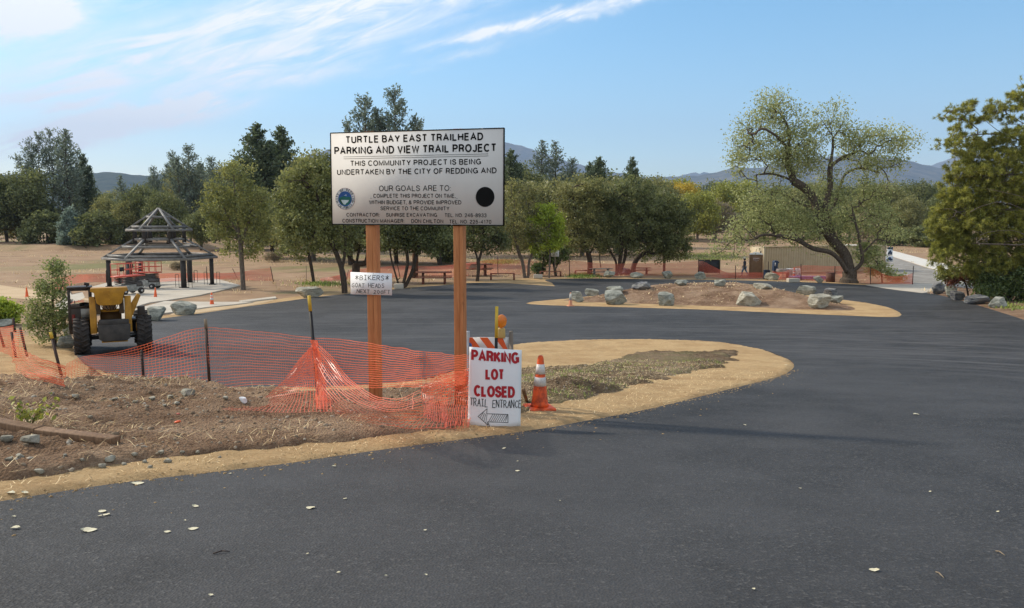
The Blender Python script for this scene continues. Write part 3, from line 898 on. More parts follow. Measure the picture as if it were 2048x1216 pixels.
def strip(mb, pts, w, z):
    """one mitred ribbon along a centre line"""
    p = [Vector((a, b)) for a, b in pts]
    q = [p[0]]
    for v in p[1:]:
        if (v - q[-1]).length > 1e-7: q.append(v)
    p = q
    n = len(p)
    if n < 2: return
    d = [(p[i + 1] - p[i]).normalized() for i in range(n - 1)]
    loop = (p[0] - p[-1]).length < 1e-5
    vs = []
    for i in range(n):
        a = d[i - 1] if i > 0 else (d[-1] if loop else d[0])
        b = d[i] if i < n - 1 else (d[0] if loop else d[-1])
        na, nb = Vector((-a.y, a.x)), Vector((-b.y, b.x))
        m = na + nb
        if m.length < .35: m = na; k = 1.0
        else:
            m.normalize(); k = min(1.9, 1 / max(.2, m.dot(na)))
        e = Vector((0, 0))
        vs += [(p[i].x + m.x * w / 2 * k + e.x, -z, p[i].y + m.y * w / 2 * k), (p[i].x - m.x * w / 2 * k, -z, p[i].y - m.y * w / 2 * k)]
    mb.add(vs, [(2 * i, 2 * i + 1, 2 * i + 3, 2 * i + 2) for i in range(n - 1)])
def lettering(body, rect, parent, mat, z=.004, bold=.16, shear=0.0, name='lettering', gap=.13):
    """sans capitals fitted in rect = x0,x1,y0,y1 of the parent's board plane (local X right, local Z up, face towards -Y)"""
    x0, x1, y0, y1 = rect
    th = bold * (y1 - y0)
    x0 += th / 2; x1 -= th / 2; y0 += th / 2; y1 -= th / 2
    g = gap + bold
    adv = 0; pos = []; wd_ = 0
    for ch in body:
        if ch == ' ':
            adv += .36; wd_ += 1; continue
        pos.append((ch, adv, wd_)); adv += GLYPH[ch][0] + g
    tot = adv - g
    sx_, sy_ = (x1 - x0) / tot, y1 - y0
    out = []
    for w in range(wd_ + 1):
        mb = MB()
        for ch, a, k in pos:
            if k != w: continue
            for j, st in enumerate(GLYPH[ch][1]):
                pts = []
                for u, v in st:
                    X = x0 + (a + u) * sx_
                    pts.append((X, y0 + v * sy_ + shear * (X - (x0 + x1) / 2)))
                strip(mb, pts, th, z + .0003 * j)
        out.append(mb.build(name, mat, parent))
    return out
STROKES = {
    'A': [[(0, 0), (.5, 1), (1, 0)], [(.22, .38), (.8, .38)]], 'B': [[(0, 0), (0, 1), (.65, 1), (.85, .78), (.6, .53), (0, .5)], [(.6, .53), (1, .3), (.7, 0), (0, 0)]],
    'C': [[(1, .85), (.6, 1), (.1, .7), (.05, .3), (.5, 0), (1, .12)]], 'D': [[(0, 0), (0, 1), (.55, .95), (1, .5), (.6, .05), (0, 0)]],
    'E': [[(1, 1), (0, 1), (0, 0), (1, 0)], [(0, .52), (.8, .52)]], 'F': [[(1, 1), (0, 1), (0, 0)], [(0, .5), (.75, .5)]],
    'G': [[(.95, .85), (.5, 1), (.05, .6), (.1, .15), (.5, 0), (.95, .2), (.95, .45), (.6, .45)]], 'H': [[(0, 0), (0, 1)], [(1, 0), (1, 1)], [(0, .5), (1, .5)]],
    'I': [[(.5, 0), (.5, 1)], [(.15, 1), (.85, 1)], [(.15, 0), (.85, 0)]], 'K': [[(0, 0), (0, 1)], [(.9, 1), (.05, .45), (1, 0)]], 'L': [[(0, 1), (0, 0), (.9, 0)]],
    'N': [[(0, 0), (0, 1), (1, 0), (1, 1)]], 'O': [[(.5, 1), (.05, .7), (.05, .3), (.5, 0), (.95, .3), (.95, .7), (.5, 1)]], 'R': [[(0, 0), (0, 1), (.7, .98), (.9, .72), (.6, .5), (0, .45)], [(.4, .47), (1, 0)]],
    'S': [[(.95, .85), (.5, 1), (.1, .8), (.3, .55), (.8, .42), (.9, .15), (.45, 0), (0, .12)]], 'T': [[(0, 1), (1, 1)], [(.5, 1), (.5, 0)]],
    'X': [[(0, 0), (1, 1)], [(0, 1), (1, 0)]], '2': [[(.05, .8), (.4, 1), (.85, .8), (.75, .5), (0, 0), (1, 0)]], '0': [[(.5, 1), (.1, .7), (.1, .3), (.5, 0), (.9, .3), (.9, .7), (.5, 1)]],
    '*': [[(.5, 0), (.5, 1)], [(0, .2), (1, .8)], [(0, .8), (1, .2)]]}
def ribbon(mb, pts, w, z):
    for (a, b), (c, d) in zip(pts[:-1], pts[1:]):
        e = Vector((c - a, d - b))
        if e.length < 1e-6: continue
        e.normalize(); nx, ny = -e.y * w / 2, e.x * w / 2
        a2, b2, c2, d2 = a - e.x * w * .3, b - e.y * w * .3, c + e.x * w * .3, d + e.y * w * .3
        mb.add([(a2 - nx, -z, b2 - ny), (c2 - nx, -z, d2 - ny), (c2 + nx, -z, d2 + ny), (a2 + nx, -z, b2 + ny)], [(0, 1, 2, 3)])
def handwriting(body, rect, parent, mat, w, seed=1, z=.004, shear=0.0):
    rn = random.Random(seed)
    x0, x1, y0, y1 = rect
    n = len(body); adv = (x1 - x0) / n
    mb = MB(); out = []
    for i, ch in enumerate(body):
        if ch == ' ':
            out.append(mb.build('lettering', mat, parent)); mb = MB()
        if ch not in STROKES: continue
        jx, jy, js = rn.uniform(-.04, .04) * adv, rn.uniform(-.06, .06) * (y1 - y0), rn.uniform(.92, 1.06)
        sl_ = rn.uniform(-.06, .12)
        for st in STROKES[ch]:
            pts = []
            for a, b in st:
                xx = x0 + i * adv + a * adv * .72 + sl_ * b * adv + jx
                pts.append((xx, y0 + b * (y1 - y0) * js + jy + shear * (xx - (x0 + x1) / 2)))
            ribbon(mb, pts, w, z)
    return out + [mb.build('lettering', mat, parent)]

# ------------------------------------------------------------------ simple materials
MAT['black'] = M('black_paint', (.012, .012, .013), (.02, .02, .02), 8, .5)
MAT['ink'] = M('black_ink', (.010, .010, .010), (.012, .012, .012), 8, .9, spec=.05)
MAT['board'] = M('white_sign_paint', (.70, .665, .625), (.66, .625, .59), 3, .9, spec=.06)
MAT['poster'] = M('white_corrugated_plastic', (.78, .77, .76), (.74, .735, .73), 4, .6, spec=.2)
MAT['paper'] = M('white_card', (.80, .79, .79), (.75, .74, .74), 4, .6)
MAT['red'] = M('red_letters', (.42, .012, .02), (.36, .01, .016), 8, .55)
def m_wood(name, a, b, dark, sc=1.0):
    t = NT(name)
    g = t.noise(t.coord((9 * sc, 9 * sc, .6 * sc)), 3, 7, .65, .6)
    k = t.noise(t.coord((2, 2, 1.1)), 1.6, 5, .6)
    col = t.ramp(g, [(.35, b), (.62, a)])
    col = t.mix(t.ramp(k, [(.64, 0.0), (.74, .8)]), col, dark)
    t.bump(g, .25, .006)
    return t.fin(col, .75, spec=.2)
MAT['post'] = m_wood('redwood_post', (.50, .21, .085), (.36, .135, .05), (.09, .035, .018))
MAT['table_wood'] = m_wood('red_brown_timber', (.25, .10, .065), (.17, .065, .042), (.08, .035, .025))
MAT['log'] = m_wood('weathered_timber', (.25, .15, .085), (.13, .075, .042), (.05, .03, .02), 1.0)
MAT['steel'] = M('galvanised_steel', (.50, .50, .50), (.38, .38, .38), 12, .4, .8)
MAT['orange'] = M('orange_plastic', (.80, .13, .025), (.66, .095, .02), 5, .5, spec=.4)
MAT['cone_dirty'] = M('grimy_orange_plastic', (.72, .10, .02), (.30, .045, .015), 9, .55, lo=.38, hi=.55)
MAT['cone_faded'] = M('faded_orange_plastic', (.66, .30, .17), (.58, .24, .13), 6, .7)
MAT['reflective'] = M('grubby_reflective_collar', (.60, .58, .55), (.36, .33, .30), 11, .5, lo=.35, hi=.55)
MAT['rubber'] = M('dark_rubber', (.030, .027, .025), (.055, .045, .038), 9, .85, spec=.2, bump=.4)

# ------------------------------------------------------------------ the project sign
def project_sign():
    # right edge of the board is nearer than the left one
    TL, BL = W(660.8, 266.3, 10.62), W(664.4, 448.5, 10.62)
    TR, BR = W(1009.5, 256.0, 9.95), W(1005.6, 451.0, 9.95)
    c = (TL + BL + TR + BR) / 4
    wv = ((TR + BR) - (TL + BL)) / 2
    wid = wv.length; hgt = ((TL - BL).length + (TR - BR).length) / 2
    rz = math.atan2(wv.y, wv.x)
    gy = float(G(c.y))
    root = thing('project_sign', 'big white project notice board with black lettering on two redwood posts', 'sign', (c.x, c.y, gy), rz)
    tilt = math.atan2(wv.z, Vector((wv.x, wv.y)).length)
    zc = c.z - gy
    b = MB()
    b.box((0, .010, zc), (wid, .018, hgt), ry=-tilt)
    board = b.build('board', MAT['board'], root)
    # thin black edging, one strip per side
    e = MB()
    def tp(x, z): return (x * math.cos(tilt) - z * math.sin(tilt), zc + x * math.sin(tilt) + z * math.cos(tilt))
    for (xa, za, xb, zb) in ((-wid / 2, hgt / 2, wid / 2, hgt / 2), (-wid / 2, -hgt / 2, wid / 2, -hgt / 2), (-wid / 2, -hgt / 2, -wid / 2, hgt / 2), (wid / 2, -hgt / 2, wid / 2, hgt / 2)):
        p, q = tp(xa, za), tp(xb, zb)
        e.bar((p[0], .009, p[1]), (q[0], .009, q[1]), .024 if xa != xb else .013, .013 if xa != xb else .024)
    e.build('edging', MAT['ink'], board)
    # photo pixel of the close-up -> board plane
    nrm = Vector((math.sin(rz), -math.cos(rz), 0))
    def on(cx, cy):
        px, py = 640 + cx * 390 / 2048, 240 + cy * 230 / 1208
        d = ray(px, py)
        t = (c - Vector((0, 0, CZ))).dot(nrm) / d.dot(nrm)
        q = Vector((0, 0, CZ)) + d * t - c
        return q.x * math.cos(rz) + q.y * math.sin(rz), q.z + zc
    def line(body, L0, R0, bold=.13, mat='ink'):
        xl, tl_ = on(L0[0], L0[1]); _, bl = on(L0[0], L0[2])
        xr, tr_ = on(R0[0], R0[1]); _, br = on(R0[0], R0[2])
        ymid = (bl + br) / 2; h = ((tl_ - bl) + (tr_ - br)) / 2
        sh = ((bl + tl_) / 2 - (br + tr_) / 2) / (xl - xr)
        lettering(body, (xl, xr, ymid, ymid + h), board, MAT[mat], .003, bold, sh)
    line('TURTLE BAY EAST TRAILHEAD', (268, 170, 247), (1715, 130, 212), .195)
    line('PARKING AND VIEW TRAIL PROJECT', (150, 283, 365), (1855, 245, 333), .195)
    line('THIS COMMUNITY PROJECT IS BEING', (318, 428, 485), (1693, 405, 468), .17)
    line('UNDERTAKEN BY THE CITY OF REDDING AND', (180, 520, 578), (1856, 497, 560), .17)
    line('OUR GOALS ARE TO:', (620, 688, 748), (1375, 685, 745), .12)
    line('COMPLETE THIS PROJECT ON TIME,', (560, 775, 818), (1425, 775, 818), .145)
    line('WITHIN BUDGET, & PROVIDE IMPROVED', (517, 843, 885), (1485, 843, 887), .145)
    line('SERVICE TO THE COMMUNITY', (635, 908, 948), (1360, 908, 950), .145)
    line('CONTRACTOR:', (278, 976, 1015), (626, 977, 1016), .145)
    line('SUNRISE EXCAVATING', (695, 977, 1016), (1230, 978, 1018), .145)
    line('TEL. NO. 246-8933', (1310, 980, 1020), (1750, 982, 1022), .145)
    line('CONSTRUCTION MANAGER:', (235, 1038, 1078), (886, 1041, 1081), .145)
    line('DON CHILTON', (960, 1042, 1082), (1295, 1044, 1084), .145)
    line('TEL. NO. 225-4170', (1358, 1047, 1087), (1800, 1050, 1090), .145)
    r = MB()
    for a, b2 in (((248, 388), (1768, 356)), ((250, 408), (1768, 377))):
        p, q = on(*a), on(*b2)
        ribbon(r, [p, q], .0045, .003)
    r.build('rule_lines', MAT['ink'], board)
    for a in ((535, 820), (1440, 822), (1430, 326), (700, 100), (1705, 88), (430, 1090), (1385, 1100)):
        p = on(*a)
        s = MB(); s.lathe([(.007, 0), (.007, .003), (.003, .005)], 8, 'Y', (p[0], -.005, p[1]))
        s.build('screw', MAT['steel'], board)
    # round town seal
    def disc(cx, cz, rx, rz_, z, n=48):
        return [(cx + rx * math.cos(2 * math.pi * k / n), -z, cz + rz_ * math.sin(2 * math.pi * k / n)) for k in range(n)]
    sx, sz = on(265, 828)
    rad = (on(367, 828)[0] - on(163, 828)[0]) / 2
    rzz = (on(265, 714)[1] - on(265, 942)[1]) / 2
    M_ = {'m': M('seal_maroon', (.25, .05, .06)), 'w': M('seal_white', (.74, .73, .71)), 'b': M('seal_blue', (.03, .10, .30)), 'g': M('seal_green', (.02, .13, .10)), 'l': M('seal_lake', (.55, .62, .62)), 'dg': M('seal_dark_green', (.02, .07, .03))}
    seal_m = MB()
    seal_m.add(disc(sx, sz, rad, rzz, .003), [tuple(range(48))])
    seal = seal_m.build('seal', M_['m'], board)
    q = MB(); q.add(disc(sx, sz, rad * .975, rzz * .975, .0045), [tuple(range(48))]); q.build('ring', M_['w'], seal)
    q = MB(); q.add(disc(sx, sz, rad * .70, rzz * .70, .006), [tuple(range(48))]); q.build('ring', M_['b'], seal)
    q = MB(); q.add(disc(sx, sz, rad * .655, rzz * .655, .007), [tuple(range(48))]); q.build('sky_disc', M_['b'], seal)
    def sub(pts, mt, z, nm):
        q = MB(); q.add([(sx + a * rad, -z, sz + b * rzz) for a, b in pts], [tuple(range(len(pts)))]); q.build(nm, M_[mt], seal)
    arc = [(.60 * math.cos(t), .60 * math.sin(t)) for t in np.linspace(math.pi * 1.0, math.pi * 2.0, 18)]
    sub([(.60, .12), (.35, .20), (.15, .16), (-.1, .26), (-.35, .18), (-.60, .1)] + arc, 'g', .008, 'hills')
    sub([(.10, .40), (.04, .32), (.0, .36), (-.05, .30), (-.1, .32), (.18, .30)][::-1], 'w', .008, 'peak')
    sub([(-.40, -.10), (.42, -.12), (.30, -.30), (.12, -.40), (.05, -.52), (-.12, -.52), (-.28, -.34)], 'l', .009, 'lake')
    sub([(-.58, -.05), (-.42, -.08), (-.30, -.32), (-.12, -.55), (-.30, -.50), (-.50, -.30)], 'dg', .010, 'trees')
    def ring_text(txt, a0, a1, flip):
        n = len(txt)
        for i, ch in enumerate(txt):
            if ch == ' ': continue
            a = a0 + (a1 - a0) * i / (n - 1)
            wd, sts = GLYPH[ch]
            th = a - math.pi / 2 if not flip else a + math.pi / 2
            sc_ = rad * .21
            for st in sts:
                pts = []
                for u, v in st:
                    u_, v_ = (u - wd / 2) * sc_ * .85, (v - .5) * sc_
                    pts.append((sx + u_ * math.cos(th) - v_ * math.sin(th) + math.cos(a) * rad * .84, sz + (u_ * math.sin(th) + v_ * math.cos(th)) * rzz / rad + math.sin(a) * rzz * .84))
                strip(rt_, pts, sc_ * .2, .0062)
    rt_ = MB()
    ring_text('CITY OF REDDING', R_(195), R_(-15), False)
    ring_text('CALIFORNIA', R_(222), R_(318), True)
    for a in (205, 335):
        rt_.add([(sx + math.cos(R_(a)) * rad * .84 + rad * .04 * math.cos(t), -.0062, sz + math.sin(R_(a)) * rzz * .84 + rad * .04 * math.sin(t)) for t in np.linspace(0, 2 * math.pi, 9)[:-1]], [tuple(range(8))])
    rt_.build('lettering', MAT['ink'], seal)
    # black round sticker on the right
    dx_, dz_ = on(1735, 808)
    q = MB(); q.add(disc(dx_, dz_, (on(1833, 808)[0] - on(1637, 808)[0]) / 2, (on(1735, 703)[1] - on(1735, 914)[1]) / 2, .003), [tuple(range(48))])
    q.build('black_disc', MAT['ink'], board)
    # posts
    for px0, px1, foot in ((737.5, 760.5, 802), (910, 931.5, 800)):
        xa = None
        # where the pixel column meets the plane just behind the board
        d = ray((px0 + px1) / 2, 640)
        t = (c - nrm * .085 - Vector((0, 0, CZ))).dot(nrm) / d.dot(nrm)
        q = Vector((0, 0, CZ)) + d * t - c
        lx = q.x * math.cos(rz) + q.y * math.sin(rz)
        wy = float(G(c.y + lx * math.sin(rz))) - gy
        pw = (px1 - px0) / F * t * .93
        m = MB()
        topz = zc + hgt / 2 + lx * math.tan(tilt) + .012
        for k, s_ in ((-1, .62), (1, .36)):
            m.box((lx + (-.19 * pw if k < 0 else .31 * pw), .085, (topz + wy - .5) / 2), (pw * s_, .13, topz - wy + .5))
        m.build('post', MAT['post'], root, bevel=.006)
    return root, c, nrm, rz
PS, PS_C, PS_N, PS_RZ = project_sign()

def plane_board(name, label, cat, quad_px, Y, mat, thick=.006, lean=0.0, group=None, rz=0.0):
    """upright flat board whose four photo corners are TL TR BR BL; stands at distance Y"""
    L = [W(a, b, Y) for a, b in quad_px]
    c = (L[0] + L[1] + L[2] + L[3]) / 4
    root = thing(name, label, cat, (c.x, c.y, min(L[2].z, L[3].z)), rz, group)
    z0 = min(L[2].z, L[3].z)
    pts = [((p - c).x, p.z - z0) for p in (L[3], L[2], L[1], L[0])]
    return root, pts, c, z0
def bikers_sign():
    Y = PS_C.y + (-.1) + .0
    # hangs on the front of the left post
    d = ray(742, 567); t = (PS_C + PS_N * -.0 - Vector((0, 0, CZ))).dot(PS_N) / d.dot(PS_N)
    q = Vector((0, 0, CZ)) + d * t + PS_N * .012
    root = thing('paper_sign', 'small white hand-lettered card about bikers and goat heads nailed to the left post', 'sign', q, PS_RZ)
    s = t / F * 1.0 / math.cos(PS_RZ + math.atan2(d.x, d.y) * .0)
    def pt(px, py):
        dd = ray(px, py); tt = (q - Vector((0, 0, CZ))).dot(PS_N) / dd.dot(PS_N)
        v = Vector((0, 0, CZ)) + dd * tt - q
        return v.x * math.cos(PS_RZ) + v.y * math.sin(PS_RZ), v.z
    cs = [pt(701.5, 588.5), pt(784, 590.5), pt(784, 547), pt(701, 544)]
    m = MB(); m.prism(cs, -.004, 0, 'XZ'); card = m.build('card', MAT['paper'], root)
    def at(cx, cy): return pt(540 + cx * 320 / 2048, 480 + cy * 140 / 896)
    def hw(body, a, b, seed, w):
        x0, y1 = at(a[0], a[1]); x1, y0 = at(b[0], b[1])
        handwriting(body, (x0, x1, y0, y1), card, MAT['ink'], w, seed, .006)
    hw('*BIKERS*', (1095, 448), (1535, 515), 3, .007)
    hw('GOAT HEADS', (1052, 550), (1475, 612), 4, .006)
    hw('NEXT 200FT', (1112, 633), (1550, 690), 5, .006)
    n = MB()
    for a in ((1325, 430), (1325, 700)):
        p = at(*a); n.lathe([(.006, 0), (.006, .003)], 8, 'Y', (p[0], -.0065, p[1]))
    n.build('nail', MAT['steel'], root)
bikers_sign()

def parking_sign():
    foot = P(990, 852)
    Y = seen(990, 853).y + .05
    TL, TR, BR, BL = W(938.7, 693.5, Y + .10), W(1043.6, 700, Y + .10), W(1041, 851.5, Y), W(935.3, 850, Y)
    BM = W(990, 857.5, Y - .03)
    root = thing('parking_notice', 'white board reading parking lot closed in red, leaning at the end of the orange fence', 'sign', BL)
    # gently bowed sheet
    V = []; Fc = []
    n = 14; m = 14
    for j in range(m + 1):
        for i in range(n + 1):
            u, v = i / n, j / m
            p = (BL * (1 - u) + BR * u) * (1 - v) + (TL * (1 - u) + TR * u) * v
            bow = 4 * u * (1 - u)
            p = p + Vector((0, -.045 * bow * (1 - v * .6), 0))
            if v < .3: p = p + Vector((0, 0, (BM.z - (BL.z + BR.z) / 2) * bow * (1 - v / .3)))
            V.append(p - BL)
    for j in range(m):
        for i in range(n):
            a = j * (n + 1) + i
            Fc.append((a, a + 1, a + n + 2, a + n + 1))
    me = np_mesh('sheet', np.array([tuple(v) for v in V]), Fc, [MAT['poster']], True)
    sh = link('sheet', me, root)
    md = sh.modifiers.new('thickness', 'SOLIDIFY'); md.thickness = .006; md.offset = 1 if False else -1
    # map sheet fractions (u, v) from a close-up pixel
    q0 = [(238, 462), (663, 489), (652, 1100), (225, 1092)]
    def uv(x, y):
        v = .5; u = .5
        for _ in range(12):
            xl = q0[3][0] + (q0[0][0] - q0[3][0]) * v; xr = q0[2][0] + (q0[1][0] - q0[2][0]) * v
            u = (x - xl) / (xr - xl)
            yb = q0[3][1] + (q0[2][1] - q0[3][1]) * u; yt = q0[0][1] + (q0[1][1] - q0[0][1]) * u
            v = (yb - y) / (yb - yt)
        return u, v
    def surf(u, v, off):
        p = (BL * (1 - u) + BR * u) * (1 - v) + (TL * (1 - u) + TR * u) * v
        return p + Vector((0, -.045 * 4 * u * (1 - u) * (1 - v * .6) - off, 0)) - BL
    def lay(o, off=.004):
        """bend flat letters (local x = close-up px, z = -close-up py) on to the sheet"""
        if isinstance(o, list):
            for q in o: lay(q, off)
            return
        me_ = o.data
        k = len(me_.vertices); c_ = np.zeros(k * 3, np.float32); me_.vertices.foreach_get('co', c_); c_ = c_.reshape(-1, 3)
        for i in range(k):
            u, v = uv(c_[i, 0], -c_[i, 2])
            c_[i] = surf(u, v, off)
        me_.vertices.foreach_set('co', c_.ravel()); me_.update()
    for body, (x0, x1), (yl0, yl1), (yr0, yr1) in (('PARKING', (253, 643), (484, 576), (504, 600)), ('LOT', (368, 523), (632, 722), (641, 730)), ('CLOSED', (275, 608), (763, 858), (782, 873))):
        ymid = (yl1 + yr1) / 2; h = ((yl1 - yl0) + (yr1 - yr0)) / 2
        lay(lettering(body, (x0, x1, -ymid, -ymid + h), sh, MAT['red'], 0, .225, -(yr1 - yl1) / (x1 - x0), gap=.10))
    lay(handwriting('TRAIL ENTRANCE', (246, 668, -944, -884), sh, MAT['ink'], 5.2, 8, 0, -.06))
    a = MB()
    arrow = [(310, 1018), (383, 955), (380, 995), (432, 996), (551, 1003), (551, 1068), (388, 1060), (413, 1117)]
    arrow2 = [(310, 1018), (388, 1085), (388, 1060)]
    for pl in (arrow, arrow2):
        ribbon(a, [(x, -y) for x, y in pl], 4.2, 0)
    for k in range(9):
        x = 395 + k * 17
        ribbon(a, [(x, -1058), (x + 34 if x + 34 < 548 else 548, -1000)], 3.2, 0)
    for k in range(4):
        ribbon(a, [(325 + k * 16, -(1030 + k * 13)), (352 + k * 10, -(985 + k * 6))], 3.2, 0)
    lay(a.build('arrow', MAT['ink'], sh))
    # wooden prop behind
    b = MB(); b.bar(W(1047, 780, 9.75) - BL, P(1056, 810) - BL, .04, .03)
    b.build('prop', MAT['log'], root)
parking_sign()

def barricade():
    Y = 10.45
    base = P(981, 800)
    base = Vector((W(981, 690, Y).x, Y, float(G(Y))))
    root = thing('barricade', 'orange and white striped barricade with amber warning lamp behind the parking notice', 'barricade', base)
    x0, x1 = W(931, 690, Y).x - base.x, W(1019, 690, Y).x - base.x
    zt, zb = W(981, 674.5, Y).z - base.z, W(981, 707, Y).z - base.z
    pw = MAT['board']
    b = MB(); b.bbox((x0, -.012, zb), (x1, .012, zt)); bd = b.build('board', pw, root)
    s = MB(); h = zt - zb; L_ = x1 - x0
    for k in range(4):
        a = x0 + L_ * (-.02 + .34 * k)
        pts = [(a, zt), (a + .105, zt), (a + .105 + h * .75, zb), (a + h * .75, zb)]
        pts = [(min(max(x, x0), x1), z) for x, z in pts]
        s.add([(x, -.0145, z) for x, z in pts], [(0, 1, 2, 3)])
    s.build('stripe', MAT['orange'], bd)
    d = MB(); d.lathe([(.035, 0), (.035, .002)], 20, 'Y', (x0 + .05, -.0175, zb + h * .52)); d.build('reflector', M('blue_sticker', (.05, .16, .42)), bd)
    for sx_ in (x0 + .03, x1 + .02):
        for k in (-1, 1):
            m = MB(); m.bar((sx_, .03 + .02 * k, zt + .07), (sx_ + .03 * (1 if sx_ > 0 else -1), .03 + .33 * k, 0), .05, .035)
            m.build('leg', MAT['steel'] if sx_ < 0 else M('weathered_leg', (.19, .155, .12)), root)
    m = MB(); m.bbox((x0, .02, .28), (x1, .04, .42)); m.build('lower_board', pw, root)
    lx = W(1003, 660, Y).x - base.x
    z0 = W(1003, 676, Y).z - base.z; z1 = W(1003, 656, Y).z - base.z; z2 = W(1003, 628.5, Y).z - base.z
    hm = MB(); hm.box((lx, .0, (z0 + z1) / 2), (.105, .10, z1 - z0), taper=.92); ho = hm.build('lamp_housing', M('dull_yellow_plastic', (.55, .38, .13)), root, bevel=.018)
    ln = MB(); c_ = (z1 + z2) / 2; r = (z2 - z1) / 2
    ln.lathe([(.01, -.035), (r * .55, -.033), (r * .9, -.022), (r, 0), (r * .9, .022), (r * .55, .033), (.01, .035)], 24, 'Y', (0, 0, 0))
    t = NT('amber_lens'); t.b.inputs['Transmission Weight'].default_value = .35
    t.bump(t.voro(t.coord(), 90.0), .5, .004)
    o = ln.build('lens', t.fin((.85, .26, .015), .25, spec=.5), ho, (lx, -.01, c_), smooth_=True)
    o.rotation_euler = (0, 0, R_(50))
barricade()

# ------------------------------------------------------------------ traffic cones
def cone(px, py, hgt, label, kind=0, tilt=0.0, wide=1.0):
    p = seen(px, py)
    root = thing('traffic_cone', label, 'traffic cone', p, .3, 'orange traffic cones')
    body = MAT[['orange', 'cone_dirty', 'cone_faded'][kind]]
    r0 = hgt * .165 * wide; rt = hgt * .042
    def rad(t): return r0 + (rt - r0) * t
    m = MB(); m.box((0, 0, hgt * .025), (hgt * .50, hgt * .50, hgt * .05), taper=.95)
    m.build('base', MAT['cone_dirty'] if kind == 1 else body, root, bevel=hgt * .012)
    m = MB(); m.lathe([(rad(0) * 1.06, hgt * .05), (rad(.08), hgt * .10), (rad(.9), hgt * .95), (rad(1) * .95, hgt * .99), (rad(1) * .55, hgt)], 24)
    m.build('body', body, root, smooth_=True)
    if kind >= 1 or hgt > .68:
        cm = MAT['reflective'] if kind != 2 else M('pale_collar', (.62, .58, .50))
        for a, b in (((.44, .60), (.66, .84)) if kind == 1 else ((.42, .60), (.68, .80)) if kind == 0 else ((.45, .92),)):
            q = MB(); q.lathe([(rad(a - .04) * 1.012 + .003, hgt * a), (rad(b - .04) * 1.012 + .003, hgt * b)], 24)
            q.build('collar', cm, root, smooth_=True)
    root.rotation_euler = (tilt, tilt * .6, .3)
    return root
cone(1079, 817, .70, 'large grimy cone with two reflective collars beside the parking notice', 1, .02)
cone(424, 611, .73, 'clean orange cone with white collars on the near walkway', 0)
cone(311, 596, .66, 'plain orange cone out on the concrete pad in front of the pavilion', 0, .05)
cone(54, 594, .62, 'plain orange cone on the sandy path at far left', 0)
cone(171, 583, .66, 'plain orange cone on the pad, seen through the machine cab window', 0)
cone(1141, 612, .74, 'sun-bleached pale cone at the tip of the mulched island', 2, 0, .9)
cone(1588, 558, 1.05, 'tall orange cone in front of the white crate by the container', 0, 0, .8)
# ------------------------------------------------------------------ orange safety netting
def m_net(name, col, tr=.35):
    t = NT(name)
    p = t.b
    p.inputs['Base Color'].default_value = col + (1,)
    p.inputs['Roughness'].default_value = .38
    p.inputs['Specular IOR Level'].default_value = .6
    tl = t.nd('ShaderNodeBsdfTranslucent'); tl.inputs[0].default_value = col + (1,)
    mx = t.nd('ShaderNodeMixShader'); mx.inputs[0].default_value = tr
    t.L.new(p.outputs[0], mx.inputs[1]); t.L.new(tl.outputs[0], mx.inputs[2]); t.L.new(mx.outputs[0], t.out.inputs[0])
    return t.m
MAT['net'] = m_net('orange_netting', (.86, .175, .075))
MAT['net_old'] = m_net('sun_faded_netting', (.70, .17, .11))
MAT['stake'] = M('rusty_dark_post', (.055, .03, .022), (.03, .018, .015), 12, .7)
MAT['stake_pale'] = M('weathered_stake', (.24, .19, .13), (.17, .13, .09), 9, .8)
MAT['yellow'] = M('yellow_paint', (.62, .42, .05), (.50, .32, .04), 9, .6)
def resample(pts, n):
    p = np.array([tuple(q) for q in pts], float)
    d = np.concatenate([[0], np.cumsum(np.linalg.norm(np.diff(p, axis=0), axis=1))])
    t = np.linspace(0, d[-1], n)
    return np.stack([np.interp(t, d, p[:, i]) for i in range(3)], 1)
